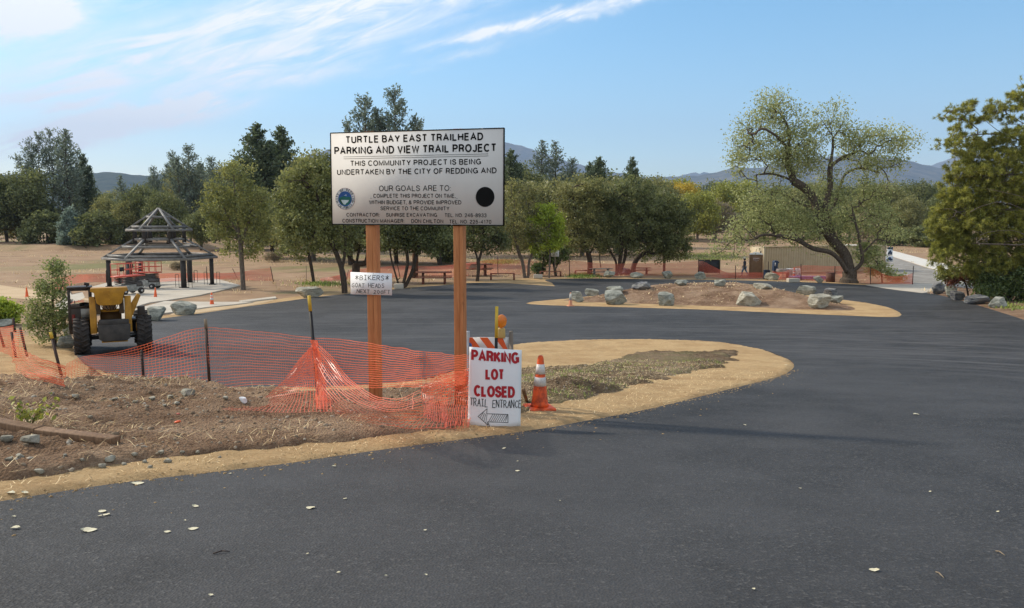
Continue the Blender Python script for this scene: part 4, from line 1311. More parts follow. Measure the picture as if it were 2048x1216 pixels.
def netting(name, rows, nh, nv, parent, mat, wh=.012, wv=.006, seed=0, ripple=.0, squeeze=None, thick=True):
    """woven plastic net through a list of rows of points (bottom to top): nh strands along, nv strands across"""
    base = parent.location if parent is not None else Vector((0, 0, 0))
    R0 = np.stack([resample(smooth(r, 8), nv) for r in rows])                 # rows x nv x 3
    k = np.linspace(0, len(rows) - 1, nh)
    S = np.zeros((nh, nv, 3))
    for i, t in enumerate(k):
        j = min(int(t), len(rows) - 2); f = t - j
        S[i] = R0[j] * (1 - f) + R0[j + 1] * f
    if ripple:
        u, v = np.meshgrid(np.arange(nv) * .05, np.linspace(0, 1, nh))
        for ax, sc_ in ((0, .7), (1, 1.0), (2, .55)):
            S[..., ax] += (fbm(u * 2 + 31 * ax, v * 3.5 + seed, seed + ax, 4) - .5) * ripple * sc_ * 2
    du = np.gradient(S, axis=1); dv = np.gradient(S, axis=0)
    du /= np.linalg.norm(du, axis=2, keepdims=True) + 1e-9
    dv /= np.linalg.norm(dv, axis=2, keepdims=True) + 1e-9
    V = []; Fc = []
    off = 0
    a = S - dv * wh / 2; b = S + dv * wh / 2
    V.append(a.reshape(-1, 3)); V.append(b.reshape(-1, 3))
    n = nh * nv
    I = np.arange(n).reshape(nh, nv)
    Fc.append(np.stack([I[:, :-1], I[:, 1:], I[:, 1:] + n, I[:, :-1] + n], -1).reshape(-1, 4))
    nrm = np.cross(du, dv); nrm /= np.linalg.norm(nrm, axis=2, keepdims=True) + 1e-9
    S2 = S + nrm * .002
    a = S2 - du * wv / 2; b = S2 + du * wv / 2
    V.append(a.reshape(-1, 3)); V.append(b.reshape(-1, 3))
    Fc.append(np.stack([I[:-1, :], I[1:, :], I[1:, :] + n, I[:-1, :] + n], -1).reshape(-1, 4) + 2 * n)
    V = np.concatenate(V) - np.array(tuple(base)); Fc = np.concatenate(Fc)
    return link(name, np_mesh(name, V, Fc, [mat]), parent)
def stake(root, top, foot, w, mat, tip=None, name='post'):
    """slim steel T-post; tip = (fraction, material) painted end"""
    b = root.location
    p0, p1 = Vector(foot) - b, Vector(top) - b
    p0 = p0 - (p1 - p0).normalized() * .12
    m = MB()
    pe = p0 + (p1 - p0) * (1 - tip[0]) if tip else p1
    m.bar(p0, pe, w, w * .35); m.bar(p0 + Vector((0, w * .35, 0)), pe + Vector((0, w * .35, 0)), w * .3, w * .7)
    if tip is None and w < .05:
        n = 14
        for k in range(n):
            q = p0 + (p1 - p0) * ((k + .5) / n)
            m.box(q - Vector((0, w * .45, 0)), (w * .55, w * .3, .02))
    o = m.build(name, mat, root)
    if tip:
        m = MB(); m.bar(pe, p1, w * 1.04, w * .40); m.bar(pe + Vector((0, w * .35, 0)), p1 + Vector((0, w * .35, 0)), w * .32, w * .72)
        m.build('painted_tip', tip[1], o)
    return o
def near_fence():
    f0 = P(420, 790)
    root = thing('safety_fence', 'orange plastic netting on dark posts round the near corner, slumped beside the big sign', 'fence', f0)
    def gp(px, py, dY=0.0, dz=.0):
        p = seen(px, py); p = floor_at(p.x, p.y + dY); return Vector((p.x, p.y, p.z + .025 + dz))
    # posts: (top px, foot px)
    Y = {}
    for tp_, ft, w, mt, tip in (((411, 638), (420, 782), .055, 'stake', (.12, MAT['stake_pale'])), ((283, 700), (289, 786), .05, 'stake', None), ((101, 664), (130, 780), .055, 'stake', (.10, MAT['yellow'])),
                                ((23, 664), (33, 722), .045, 'stake', None), ((40, 655), (56, 720), .045, 'stake', None), ((26, 636), (30, 664), .05, 'stake', None), ((-4, 655), (10, 700), .045, 'stake', None),
                                ((618, 591), (638, 812), .062, 'black', (.13, MAT['yellow'])), ((993.5, 613), (990, 815), .062, 'black', (.26, MAT['yellow']))):
        f = P(*ft)
        yy = f.y
        if tp_[0] == 993.5: yy = 10.0; f = W(990, 690, yy); f.z = float(G(yy))
        stake(root, W(tp_[0], tp_[1], yy), f, w * yy / 16, MAT[mt], tip)
    def q(px, py, yy): return W(px, py, yy)
    y1 = P(130, 780).y; y2 = P(289, 786).y; y3 = P(420, 782).y; y4 = P(638, 812).y
    # long stretch: gentle sag between posts, then behind the slumped net to the notice
    top = [q(132, 728, y1), q(165, 714, y1), q(225, 705, y2 + .1), q(283, 691, y2), q(340, 672, (y2 + y3) / 2), q(411, 655, y3), q(520, 664, (y3 + y4) / 2), q(630, 676, y4), q(700, 681, y4 - .8), q(780, 694, y4 - 2.2), q(860, 704, y4 - 3.4), q(940, 713, 10.1)]
    mid = [q(130, 752, y1), q(165, 742, y1), q(225, 742, y2 + .1), q(286, 738, y2), q(345, 728, (y2 + y3) / 2), q(415, 716, y3), q(525, 720, (y3 + y4) / 2), q(632, 726, y4), q(700, 730, y4 - .8), q(780, 736, y4 - 2.2), q(860, 741, y4 - 3.4), q(940, 745, 10.1)]
    bot = [q(128, 779, y1), q(165, 776, y1), q(225, 779, y2 + .1), q(289, 783, y2), q(345, 781, (y2 + y3) / 2), q(420, 778, y3), q(525, 768, (y3 + y4) / 2), q(638, 776, y4), q(700, 775, y4 - .8), q(780, 774, y4 - 2.2), q(860, 773, y4 - 3.4), q(940, 770, 10.1)]
    netting('netting', [bot, mid, top], 20, 230, root, MAT['net'], .0075, .0042, 1, .03)
    # slumped net: gathered on the black stake, spread over the ground
    ya = y4 - .12
    t1 = [q(628, 680, ya), q(660, 705, ya - .35), q(700, 752, ya - 1.0), q(745, 786, ya - 2.2), q(790, 798, ya - 3.0), q(850, 778, ya - 3.7), q(900, 750, 10.05), q(944, 742, 9.75)]
    m1 = [q(629, 705, ya), q(655, 752, ya - .6), q(690, 793, ya - 1.5), q(740, 815, ya - 2.7), q(790, 822, ya - 3.6), q(850, 812, ya - 4.0), q(900, 800, 9.95), q(944, 793, 9.65)]
    b1 = [gp(637, 800), gp(655, 818), gp(690, 838, 0), gp(745, 849, 0), gp(790, 855), gp(850, 860), gp(900, 862), gp(942, 860)]
    netting('netting', [b1, m1, t1], 19, 64, root, MAT['net'], .0092, .0072, 4, .08)
    t2 = [q(626, 684, ya), q(622, 690, ya), q(618, 697, ya - .1), q(612, 704, ya - .15)]
    t2b = [q(640, 740, ya - .2), q(618, 745, ya - .3), q(590, 752, ya - .35), q(566, 760, ya - .4)]
    m2 = [q(655, 785, ya - .5), q(610, 786, ya - .6), q(560, 792, ya - .5), q(520, 800, ya - .4)]
    b2 = [gp(668, 830, 0, .02), gp(600, 829, 0, .02), gp(520, 828, 0, .02), gp(446, 824, 0, .01)]
    netting('netting', [b2, m2, t2b, t2], 23, 27, root, MAT['net'], .0092, .0075, 7, .06)
    # bundled fold running down the stake
    fold = [[gp(628, 822), gp(640, 820, -.1), gp(655, 825)], [q(632, 770, ya - .08), q(640, 770, ya - .16), q(650, 772, ya - .08)], [q(624, 682, ya), q(629, 680, ya - .04), q(634, 684, ya)]]
    netting('netting', fold, 22, 15, root, MAT['net'], .010, .009, 9, .06)
    # crumpled part at the notice
    c1 = [[gp(840, 858), gp(890, 862), gp(938, 861)], [q(845, 800, 10.0), q(895, 795, 9.8), q(940, 800, 9.6)], [q(850, 770, 10.1), q(900, 748, 9.95), q(941, 735, 9.75)]]
    netting('netting', c1, 17, 27, root, MAT['net'], .0095, .0082, 12, .12)
    # far left corner, turning away from the camera
    yl = P(33, 722).y; ym = P(56, 720).y
    bp = [(128, 780), (100, 771), (64, 761), (34, 742), (25, 722), (52, 722)]
    tp2 = [(131, 733), (102, 722), (70, 712), (38, 690), (28, 662), (50, 660)]
    bl = []; tl = []
    for b_, t_ in zip(bp, tp2):
        w_ = seen(*b_); bl.append(w_ + Vector((0, 0, .03))); tl.append(W(t_[0], t_[1], w_.y))
    netting('netting', [bl, tl], 15, 78, root, MAT['net'], .012, .006, 15, .06)
    tl = [q(-30, 650, yl + .6), q(0, 655, yl + .6), q(26, 650, yl + .7)]; bl = [q(-30, 700, yl + .3), q(4, 704, yl + .4), q(26, 715, yl + .4)]
    netting('netting', [bl, tl], 16, 40, root, MAT['net'], .012, .006, 17, .05)
near_fence()
def far_fence(name, label, runs, posts, sc=1.0, mat='net_old', pm='stake'):
    p0 = P(*posts[0][1])
    root = thing(name, label, 'fence', p0)
    for (tp_, ft) in posts:
        f = P(*ft)
        stake(root, W(tp_[0], tp_[1], f.y), f, .06, MAT[pm])
    for i, (top, bot) in enumerate(runs):
        B = [P(*b) + Vector((0, 0, .06)) for b in bot]
        T = [W(t[0], t[1], b.y) for t, b in zip(top, B)]
        L_ = sum((B[k + 1] - B[k]).length for k in range(len(B) - 1))
        nv = int(min(620, max(20, L_ / .085)))
        mid = [(a + b) / 2 + Vector((0, .05 * math.sin(k * 1.7), 0)) for k, (a, b) in enumerate(zip(B, T))]
        netting('netting', [B, mid, T], 13, nv, root, MAT[mat], .028, .017, 20 + i, .05)
far_fence('safety_fence', 'faded orange netting on thin posts behind the pavilion at the back of its pad',
          [([(110, 556), (160, 549), (230, 548), (262, 548), (345, 547), (388, 546), (418, 547), (466, 546), (510, 540), (542, 536)],
            [(110, 588), (160, 566), (230, 566), (262, 568), (345, 564), (388, 562), (418, 560), (466, 560), (510, 562), (546, 563)])],
          [((258, 541), (259, 568)), ((388, 542), (388, 563)), ((413, 533), (414, 562)), ((465, 537), (476, 560)), ((541, 533), (547, 564)), ((212, 540), (213, 567))])
far_fence('safety_fence', 'long faded orange netting along the far edge of the lot behind the picnic tables',
          [([(700, 541), (735, 537), (800, 532), (870, 533), (930, 527), (996, 519), (1070, 522), (1139, 522), (1210, 528), (1270, 527), (1330, 527), (1397, 523), (1412, 526), (1450, 544), (1471, 545), (1500, 545), (1537, 545), (1570, 543), (1602, 532), (1670, 533), (1741, 536)],
            [(700, 556), (735, 556), (800, 556), (870, 556), (930, 553), (996, 549), (1070, 550), (1139, 552), (1210, 552), (1270, 552), (1330, 552), (1397, 552), (1412, 554), (1450, 557), (1471, 557), (1500, 558), (1537, 558), (1570, 560), (1602, 561), (1670, 564), (1741, 568)])],
          [((995, 514), (996, 549)), ((1139, 519), (1139, 553)), ((1397, 517), (1397, 552)), ((1471, 531), (1471, 558)), ((1537, 523), (1536, 559)), ((1602, 528), (1602, 561)), ((1670, 532), (1669, 564))])
far_fence('safety_fence', 'bright orange netting sagging low beyond the big spreading tree near the gravel road',
          [([(1741, 537), (1752, 540), (1768, 549), (1785, 553), (1805, 552), (1826, 547)], [(1741, 567), (1755, 568), (1770, 569), (1785, 569), (1805, 569), (1826, 569)])],
          [((1741, 534), (1741, 568)), ((1827, 532), (1825, 570))], mat='net')
def dropped_net():
    p0 = P(640, 562)
    root = thing('fallen_netting', 'strip of orange netting lying slack on the ground behind the leaning oak', 'netting', p0)
    B = [P(638, 563), P(660, 562), P(685, 560), P(710, 557)]
    T = [P(642, 558) + Vector((0, 0, .1)), W(665, 553, B[1].y + .8), W(688, 548, B[2].y + .9), W(708, 538, B[3].y + .8)]
    netting('netting', [B, T], 12, 60, root, MAT['net_old'], .03, .02, 3, .08)
    stake(root, W(697, 540, P(692, 562).y), P(692, 562), .05, MAT['stake_pale'])
dropped_net()
def lone_stake(px, a, b, label):
    f = P(px, b); r = thing('wooden_stake', label, 'stake', f)
    m = MB(); d = W(px, a, f.y) - f; m.bar((0, 0, -.1), d, .04, .03)
    m.build('shaft', MAT['stake_pale'], r)
lone_stake(612.5, 531, 563, 'thin weathered stake standing in the dirt left of the slender oak')

# ------------------------------------------------------------------ pavilion frame
MAT['frame'] = M('primed_steel_frame', (.25, .24, .225), (.155, .15, .14), 3, .6, .1)
MAT['frame_post'] = M('dark_brown_steel', (.045, .04, .037), (.03, .027, .025), 5, .55)
def pavilion():
    cx, cy, R1, ph, z1, R2, z2, za, Rp, zf = -27.5, 62.65, 4.16, .314, -2.74, 2.38, -.58, 1.09, 3.71, -5.05
    gz = float(G(cy)) + .07
    root = thing('pavilion', 'unfinished six-sided pavilion frame of bare steel with two open roof tiers', 'pavilion', (cx, cy, gz))
    A = [ph + math.pi / 3 * k for k in range(6)]
    o = CZ - gz
    z1 += o; z2 += o; za += o
    def cn(R, k, z): return Vector((R * math.cos(A[k % 6]), R * math.sin(A[k % 6]), z))
    zt = z1 + 1.52                                                      # top of the lower tier
    Rt = 1.75
    for k in range(6):
        m = MB(); p = cn(Rp, k, 0)
        g = float(G(cy + p.y)) + .07 - gz
        zp = z1 + (R1 - Rp) / (R1 - Rt) * (zt - z1) - .1
        m.box((p.x, p.y, (zp + g) / 2), (.30, .30, zp - g), rz=A[k]); m.box((p.x, p.y, g + .03), (.5, .5, .05), rz=A[k])
        m.build('post', MAT['frame_post'], root)
    def tier(Ra, za_, Rb, zb, cross, w, closed):
        e = MB()
        for k in range(6): e.bar(cn(Ra, k, za_), cn(Ra, k + 1, za_), .10, .19)
        e.build('eave_beam', MAT['frame'], root)
        for k in range(6):
            m = MB(); m.bar(cn(Ra, k, za_), cn(Rb, k, zb) if Rb > .01 else Vector((0, 0, zb)), w, .14)
            m.build('hip_rafter', MAT['frame'], root)
        pm = MB()
        for t in cross:
            R = Ra + (Rb - Ra) * t; z = za_ + (zb - za_) * t
            for k in range(6): pm.bar(cn(R, k, z - .02), cn(R, k + 1, z - .04), .12, .17)
        pm.build('purlin', MAT['frame'], root)
    tier(R1, z1, Rt, zt, (.16, .60, .97), .17, False)
    tier(R2, z2, 0.0, za, (.17, .62), .15, True)
    for k in range(6):
        m = MB(); a = cn(Rt + .02, k, zt - .35); b = cn(Rt + .02, k, z2 + (R2 - Rt) / R2 * (za - z2) - .02)
        m.box(((a.x + b.x) / 2, (a.y + b.y) / 2, (a.z + b.z) / 2), (.28, .28, b.z - a.z), rz=A[k])
        m.build('upper_post', MAT['frame_post'], root)
    m = MB()
    for k in range(6): m.bar(cn(Rp, k, z1 + .02), cn(Rp, k + 1, z1 + .02), .12, .24)
    m.build('ring_beam', MAT['frame_post'], root)
    # pale sheet lying on the right side of the lower tier
    m = MB(); p = (cn(R1, 0, z1) * .32 + cn(Rt, 0, zt) * .62 + cn(R1, 5, z1) * .06); m.box((p.x - .2, p.y - .4, p.z + .12), (.9, .7, .05), rz=.3, ry=.3)
    m.build('roof_panel', MAT['trail'], root)
    # low anchor cages beside the feet
    for k in (5, 0, 1):
        p = cn(Rp, k, 0); m = MB(); g = float(G(cy + p.y)) + .07 - gz
        for s in (-1, 1):
            x = p.x + s * .62
            m.tube((x, p.y, g), (x, p.y, g + 1.0), .018); m.tube((x, p.y, g + 1.0), (x - s * .25, p.y, g + 1.0), .018); m.tube((x - s * .25, p.y, g + 1.0), (x - s * .25, p.y, g), .018)
        m.build('anchor_rods', MAT['stake'], root)
pavilion()

# ------------------------------------------------------------------ scissor lifts
MAT['lift_red'] = M('orange_red_paint', (.62, .11, .07), (.50, .085, .055), 5, .5)
MAT['lift_grey'] = M('grubby_grey_paint', (.33, .33, .30), (.19, .185, .165), 3.5, .6)
def scissor_lift(px, py, rz, label):
    p = P(px, py, .07)
    root = thing('scissor_lift', label, 'scissor lift', p, rz, 'scissor lifts under the pavilion')
    root.scale = (.92, .92, .80)
    m = MB(); m.bbox((-1.0, -.38, .24), (.35, .38, .80)); m.bbox((.35, -.34, .24), (1.0, .34, .60)); m.bbox((-.80, -.40, .32), (.15, -.38, .74)); m.build('chassis', MAT['lift_grey'], root, bevel=.03)
    for x in (-.72, .72):
        for y in (-.42, .42):
            w = MB(); w.lathe([(.05, -.08), (.23, -.08), (.25, -.04), (.25, .04), (.23, .08), (.05, .08)], 18, 'Y', (x, y, .25)); wo = w.build('wheel', MAT['rubber'], root)
            h = MB(); h.lathe([(.02, -.015), (.09, -.015), (.09, .0)], 14, 'Y', (x, y + (-.085 if y < 0 else .085), .25)); h.build('hub', MAT['reflective'], wo)
    s = MB()
    for k in range(4):
        z = .86 + k * .13
        for y in (-.3, .3):
            s.bar((-.9, y, z), (.9, y, z + .13), .05, .07); s.bar((-.9, y + .06, z + .13), (.9, y + .06, z), .05, .07)
    s.bbox((.4, -.32, .60), (.98, .32, .95)); s.bbox((.1, -.28, .83), (.75, .28, 1.02))
    s.build('scissor_stack', M('dark_lift_arms', (.10, .09, .085)), root)
    d = MB(); d.bbox((-1.15, -.42, 1.46), (1.15, .42, 1.56)); d.build('platform', MAT['lift_red'], root)
    r = MB()
    for y in (-.40, .40):
        for z in (2.05, 2.55): r.tube((-1.12, y, z), (1.12, y, z), .028, n=6)
        for x in (-1.12, -.56, 0, .56, 1.12): r.tube((x, y, 1.6), (x, y, 2.55), .026, n=6)
    for x in (-1.12, 1.12):
        for z in (2.05, 2.55): r.tube((x, -.4, z), (x, .4, z), .028, n=6)
    r.build('guard_rail', MAT['lift_red'], root)
    b = MB(); b.bbox((-1.1, -.5, 1.95), (-.78, -.42, 2.3)); b.build('control_box', MAT['black'], root)
scissor_lift(293, 577, R_(-6), 'rear scissor lift with red platform, seen in the middle under the pavilion')
scissor_lift(258, 588, R_(68), 'front scissor lift with red railings, half hidden by the machine and a pavilion post')

# ------------------------------------------------------------------ telescopic handler seen from behind
def telehandler():
    YEL = M('worn_yellow_paint', (.48, .235, .022), (.32, .15, .016), 3.5, .55, bump=.1)
    BLK = M('dark_cab_paint', (.022, .017, .014), (.040, .028, .02), 4, .5)
    GREY = M('dusty_dark_metal', (.040, .036, .033), (.075, .065, .055), 4, .7)
    p = P(163, 708, .03)
    rz = R_(27)
    s = 1.0
    off = Vector((1.0, 0, 0)); off.rotate(Matrix.Rotation(rz, 3, 'Z'))
    c = p + off * .84
    c = Vector((c.x, c.y, float(G(c.y)) + .03))
    root = thing('telehandler', 'yellow telescopic handler with black cab parked with its back to the road', 'telehandler', c, rz)
    slope = float(G(c.y + 1.5) - G(c.y - .2)) / 1.7
    root.rotation_euler = (math.atan(slope) * math.cos(rz) * .6, 0, rz)
    root.scale = (.84, .84, .89)
    # wheels with chevron lugs
    for wx in (-.96, .98):
        for wy in (0, 2.9):
            w = MB(); R = .585
            hw_ = .235
            w.lathe([(.30, -hw_ * .7), (.44, -hw_ * 1.02), (R - .06, -hw_), (R - .02, -hw_ * .8), (R - .008, -hw_ * .3), (R - .008, hw_ * .3), (R - .02, hw_ * .8), (R - .06, hw_), (.44, hw_ * 1.02), (.30, hw_ * .7)], 32, 'X')
            n = 20
            for k in range(n):
                for sd in (-1, 1):
                    a = 2 * math.pi * (k + (.5 if sd > 0 else 0)) / n
                    w.xf = Matrix.Rotation(a, 4, 'X')
                    w.bar((sd * .03, -.05, R + .005), (sd * hw_ * .98, .07, R - .035), .065, .07)
            w.xf = Matrix()
            wo = w.build('wheel', MAT['rubber'], root, (wx, wy, .60))
            h = MB(); h.lathe([(.02, -.10), (.12, -.11), (.30, -.02), (.31, .02), (.31, .1), (.02, .1)], 24, 'X'); h.build('rim', YEL if wy else GREY, wo)
    ch = MB()
    ch.bbox((-.45, -.25, .55), (.50, 3.3, .85)); ch.build('chassis', GREY, root)
    for wy in (0, 2.9):
        ax = MB(); ax.tube((-.75, wy, .56), (.78, wy, .56), .085); ax.tube((-.15, wy, .56), (.2, wy, .56), .19)
        ax.build('axle', GREY, root)
    rd = MB(); rd.tube((-.66, -.12, .62), (-.34, -.12, .62), .03); rd.tube((.36, -.12, .55), (.70, -.12, .60), .03); rd.build('steering_rod', MAT['steel'], root)
    # counterweight at the back
    cw = MB(); cw.prism([(-.46, .98), (.54, .98), (.52, .52), (.40, .44), (-.30, .44), (-.44, .52)], -.62, -.20); cw.box((.04, -.42, 1.05), (.92, .40, .16)); cw.build('counterweight', GREY, root, bevel=.02)
    yb = MB(); yb.bbox((-.36, -.57, .405), (.44, -.22, .435)); yb.build('tow_plate', YEL, root)
    # side plates and boom
    for x0, x1 in ((-.68, -.48), (.40, .60)):
        m = MB(); m.prism([(-.45, .70), (.35, .70), (.55, 1.15), (.30, 1.84), (-.34, 1.88), (-.45, 1.2)], x0, x1, 'YZ'); m.build('boom_tower', YEL, root, bevel=.012)
    bm_ = MB(); bm_.prism([(-.62, 2.16), (.50, 2.16), (.52, 2.06), (.40, 2.00), (.32, 1.68), (.22, 1.60), (-.36, 1.60), (-.46, 1.68), (-.52, 2.00), (-.64, 2.06)], -.55, .35); [bm_.lathe([(.03, -.575), (.03, -.55)], 10, 'Y', (-.07, 0, z_)) for z_ in (1.78, 1.92, 2.05)]; 
    bm_.build('boom_head', YEL, root, bevel=.02)
    bo = MB(); bo.xf = Matrix.Translation((-.07, .3, 1.86)) @ Matrix.Rotation(R_(-7), 4, 'X'); bo.bbox((-.23, 0, -.22), (.23, 4.1, .22)); bo.bbox((-.17, 4.1, -.16), (.17, 4.9, .16)); bo.build('boom', YEL, root, bevel=.02)
    cast = M('dark_brown_casting', (.075, .045, .02), (.05, .03, .016))
    for x in (-.42, .30):
        br = MB(); br.box((x, -.30, 1.66), (.15, .22, .70)); br.tube((x - .1, -.34, 1.9), (x + .1, -.34, 1.9), .09)
        br.build('pivot_bracket', cast, root, bevel=.01)
    cb = MB(); cb.box((-.05, -.22, 1.42), (.82, .08, .09)); cb.box((-.05, -.05, 1.0), (.82, .10, .12)); cb.build('cross_member', YEL, root)
    wl = MB(); wl.prism([(.50, 1.05), (.56, 1.05), (.92, 1.88), (.80, 1.94), (.52, 1.5)], -.30, -.12); wl.build('lift_arm', YEL, root, bevel=.015)
    iw = MB(); iw.bbox((-.38, .35, .85), (.30, .42, 1.42)); iw.build('inner_panel', M('rusty_inner_plate', (.20, .115, .045), (.13, .075, .03), 3), root)
    hs = MB()
    for k in range(6):
        x = -.30 + .10 * k
        pts = smooth([(x, -.28, 1.66), (x + .05 * math.sin(k), -.34, 1.52), (-.05 + .04 * (k - 2), -.30, 1.42)], 5)
        hs.path(pts, .014, 5)
    hs.build('hoses', MAT['black'], root)
    # cab on the left: posts, roof, lower panels, seat
    cab = MB()
    x0, x1, y0, y1, zb, zt = -1.34, -.62, .35, 1.75, .80, 2.12
    for x in (x0 + .04, x1 - .04):
        for y in (y0 + .04, y1 - .04): cab.bbox((x - .045, y - .045, zb), (x + .045, y + .045, zt))
    cab.bbox((x0, y0, zb - .1), (x1, y1, 1.50)) if False else None
    cab.bbox((x0, y0, zb - .15), (x1, y0 + .06, 1.50)); cab.bbox((x0, y0 + .06, zb - .15), (x0 + .05, y1, 1.42)); cab.bbox((x1 - .05, y0 + .06, zb - .15), (x1, y1, 1.42)); cab.bbox((x0 + .05, y1 - .05, zb - .15), (x1 - .05, y1, 1.25)); cab.bbox((x0 + .05, y0 + .06, zb - .15), (x1 - .05, y1 - .05, zb - .08))
    co_ = cab.build('cab', BLK, root, bevel=.012)
    rf = MB(); rf.bbox((x0 - .03, y0 - .04, zt), (x1 + .03, y1 + .08, zt + .07)); rf.build('cab_roof', BLK, co_, bevel=.02)
    wf = MB()
    for z in (1.50, 2.06): wf.bbox((x0 + .085, y0 - .012, z), (x1 - .085, y0 + .05, z + .06))
    wf.build('window_frame', BLK, co_)
    gl = NT('cab_glass'); g = gl.b; g.inputs['Transmission Weight'].default_value = 1.0; g.inputs['IOR'].default_value = 1.05
    gm = MB(); gm.bbox((x0 + .085, y0 + .015, 1.56), (x1 - .085, y0 + .02, 2.06)); gm.build('rear_window', gl.fin((1, 1, 1), .0, spec=.3), co_)
    pl = MB(); pl.bbox((x1 - .34, y0 - .010, 1.20), (x1 - .03, y0 - .002, 1.47)); pl.bbox((x1 - .33, y0 - .010, 1.09), (x1 - .22, y0 - .002, 1.15)); pl.build('notice_plate', MAT['lift_grey'], co_)
    tl_ = MB(); tl_.bbox((x0 + .10, y0 - .02, 1.0), (x0 + .20, y0 - .002, 1.30)); tl_.build('tail_lamp', M('dull_red_lens', (.16, .02, .012)), co_)
    st = MB(); st.box((x0 + .22, y0 + .40, 1.42), (.26, .12, .46), rx=.12); st.box((x0 + .30, y0 + .62, 1.18), (.34, .42, .12)); st.build('seat', M('grey_seat', (.16, .13, .11)), co_, bevel=.03)
    sw = MB(); sw.lathe([(.16, -.012), (.175, 0), (.16, .012), (.145, 0), (.16, -.012)], 20, 'Z'); so_ = sw.build('steering_wheel', MAT['black'], co_, (x0 + .42, y1 - .40, 1.58)); so_.rotation_euler = (R_(35), 0, 0)
    bc = MB(); bc.tube((x1 - .12, y0 + .06, zt + .07), (x1 - .12, y0 + .06, zt + .12), .02); bc.box((x1 - .12, y0 + .06, zt + .15), (.16, .10, .09), ry=.25); bc.build('work_lamp', MAT['black'], co_)
    # engine pod on the right
    en = MB(); en.bbox((.56, .45, .62), (1.12, 2.3, 1.02)); en.bbox((.52, -.05, 1.02), (1.12, .9, 1.10)); en.build('engine_pod', BLK, root, bevel=.03)
    bx = MB(); bx.bbox((.80, -.02, 1.10), (1.04, .20, 1.50)); bx.build('toolbox', BLK, root, bevel=.01)
    lm = MB(); lm.bbox((.98, -.06, .72), (1.03, -.02, 1.0)) if False else lm.box((.75, -.35, .85), (.05, .03, .28)); lm.build('marker_strip', YEL, root)
telehandler()

# ------------------------------------------------------------------ picnic tables, benches
def picnic_table(px, py, wpx, rz, label, mat='table_wood', legs='table_wood'):
    p = P(px, py, .02)
    s = wpx * p.y / F
    root = thing('picnic_table', label, 'picnic table', p, rz, 'picnic tables under the oaks')
    k = s / 2.4
    t = MB()
    for i in range(4): t.box((0, (-.34 + .225 * i) * k, .76 * k), (2.4 * k, .21 * k, .05 * k))
    t.build('tabletop', MAT[mat], root)
    for sd in (-1, 1):
        b = MB(); b.box((0, sd * .72 * k, .45 * k), (2.4 * k, .27 * k, .05 * k)); b.build('bench', MAT[mat], root)
    for x in (-.72, .72):
        l = MB(); l.box((x * k, 0, .36 * k), (.16 * k, .34 * k, .76 * k)); l.bar((x * k, -.78 * k, .40 * k), (x * k, .78 * k, .40 * k), .10 * k, .09 * k); l.bar((x * k, -.5 * k, .0), (x * k, .5 * k, .0), .16 * k, .10 * k)
        for sd in (-1, 1): l.bar((x * k, sd * .2 * k, .68 * k), (x * k, sd * .62 * k, 0), .09 * k, .10 * k)
        l.build('leg', MAT[legs], root)
picnic_table(868, 567, 72, R_(4), 'red-brown picnic table left of the right-hand sign post')
picnic_table(949, 551, 72, R_(-3), 'red-brown picnic table right of the sign post, further back under the small oak')
picnic_table(1202, 552, 46, R_(3), 'grey concrete picnic table beside the thick oak trunk at the far edge', 'gravel', 'gravel')
picnic_table(1281, 548, 40, R_(0), 'low dark red table behind the curving oak trunk', 'table_wood')
def rail_bench(x0, x1, yt, yb, label):
    p = P((x0 + x1) / 2, yb, .02); s = p.y / F
    L_ = (x1 - x0) * s; h = (yb - yt) * s
    root = thing('timber_bench', label, 'bench', p)
    m = MB(); m.box((0, 0, h), (L_, .28, .07)); m.build('seat', MAT['table_wood'], root)
    for x in (-.5, .5):
        m = MB(); m.box((x * L_ * .96, 0, h / 2), (.16, .22, h)); m.build('leg', MAT['table_wood'], root)
rail_bench(981, 1029, 547, 560, 'narrow plank bench on two stub posts between picnic tables and concrete block')
rail_bench(1080, 1122, 543, 553, 'low plank bench behind the small white sign')
rail_bench(1150, 1180, 541, 550, 'dark red plank seat left of the grey picnic table')
def block(x0, x1, yt, yb, label):
    p = P((x0 + x1) / 2, yb, .03); s = p.y / F
    m = MB(); m.box((0, 0, (yb - yt) * s / 2), ((x1 - x0) * s, .6, (yb - yt) * s), taper=.96)
    o = m.build('concrete_block', MAT['concrete'], None, p + Vector((0, .3, 0)), .05, bevel=.03)
    tag(o, label, 'concrete block', 'concrete blocks at the lot edge')
block(787, 806, 568, 578, 'concrete block at the lot edge right of the bikers card')
block(1067, 1085, 549, 557, 'concrete block on the sand tip left of the small white sign')
block(1577, 1600, 557, 565, 'pale concrete block at the foot of the tall cone by the container')

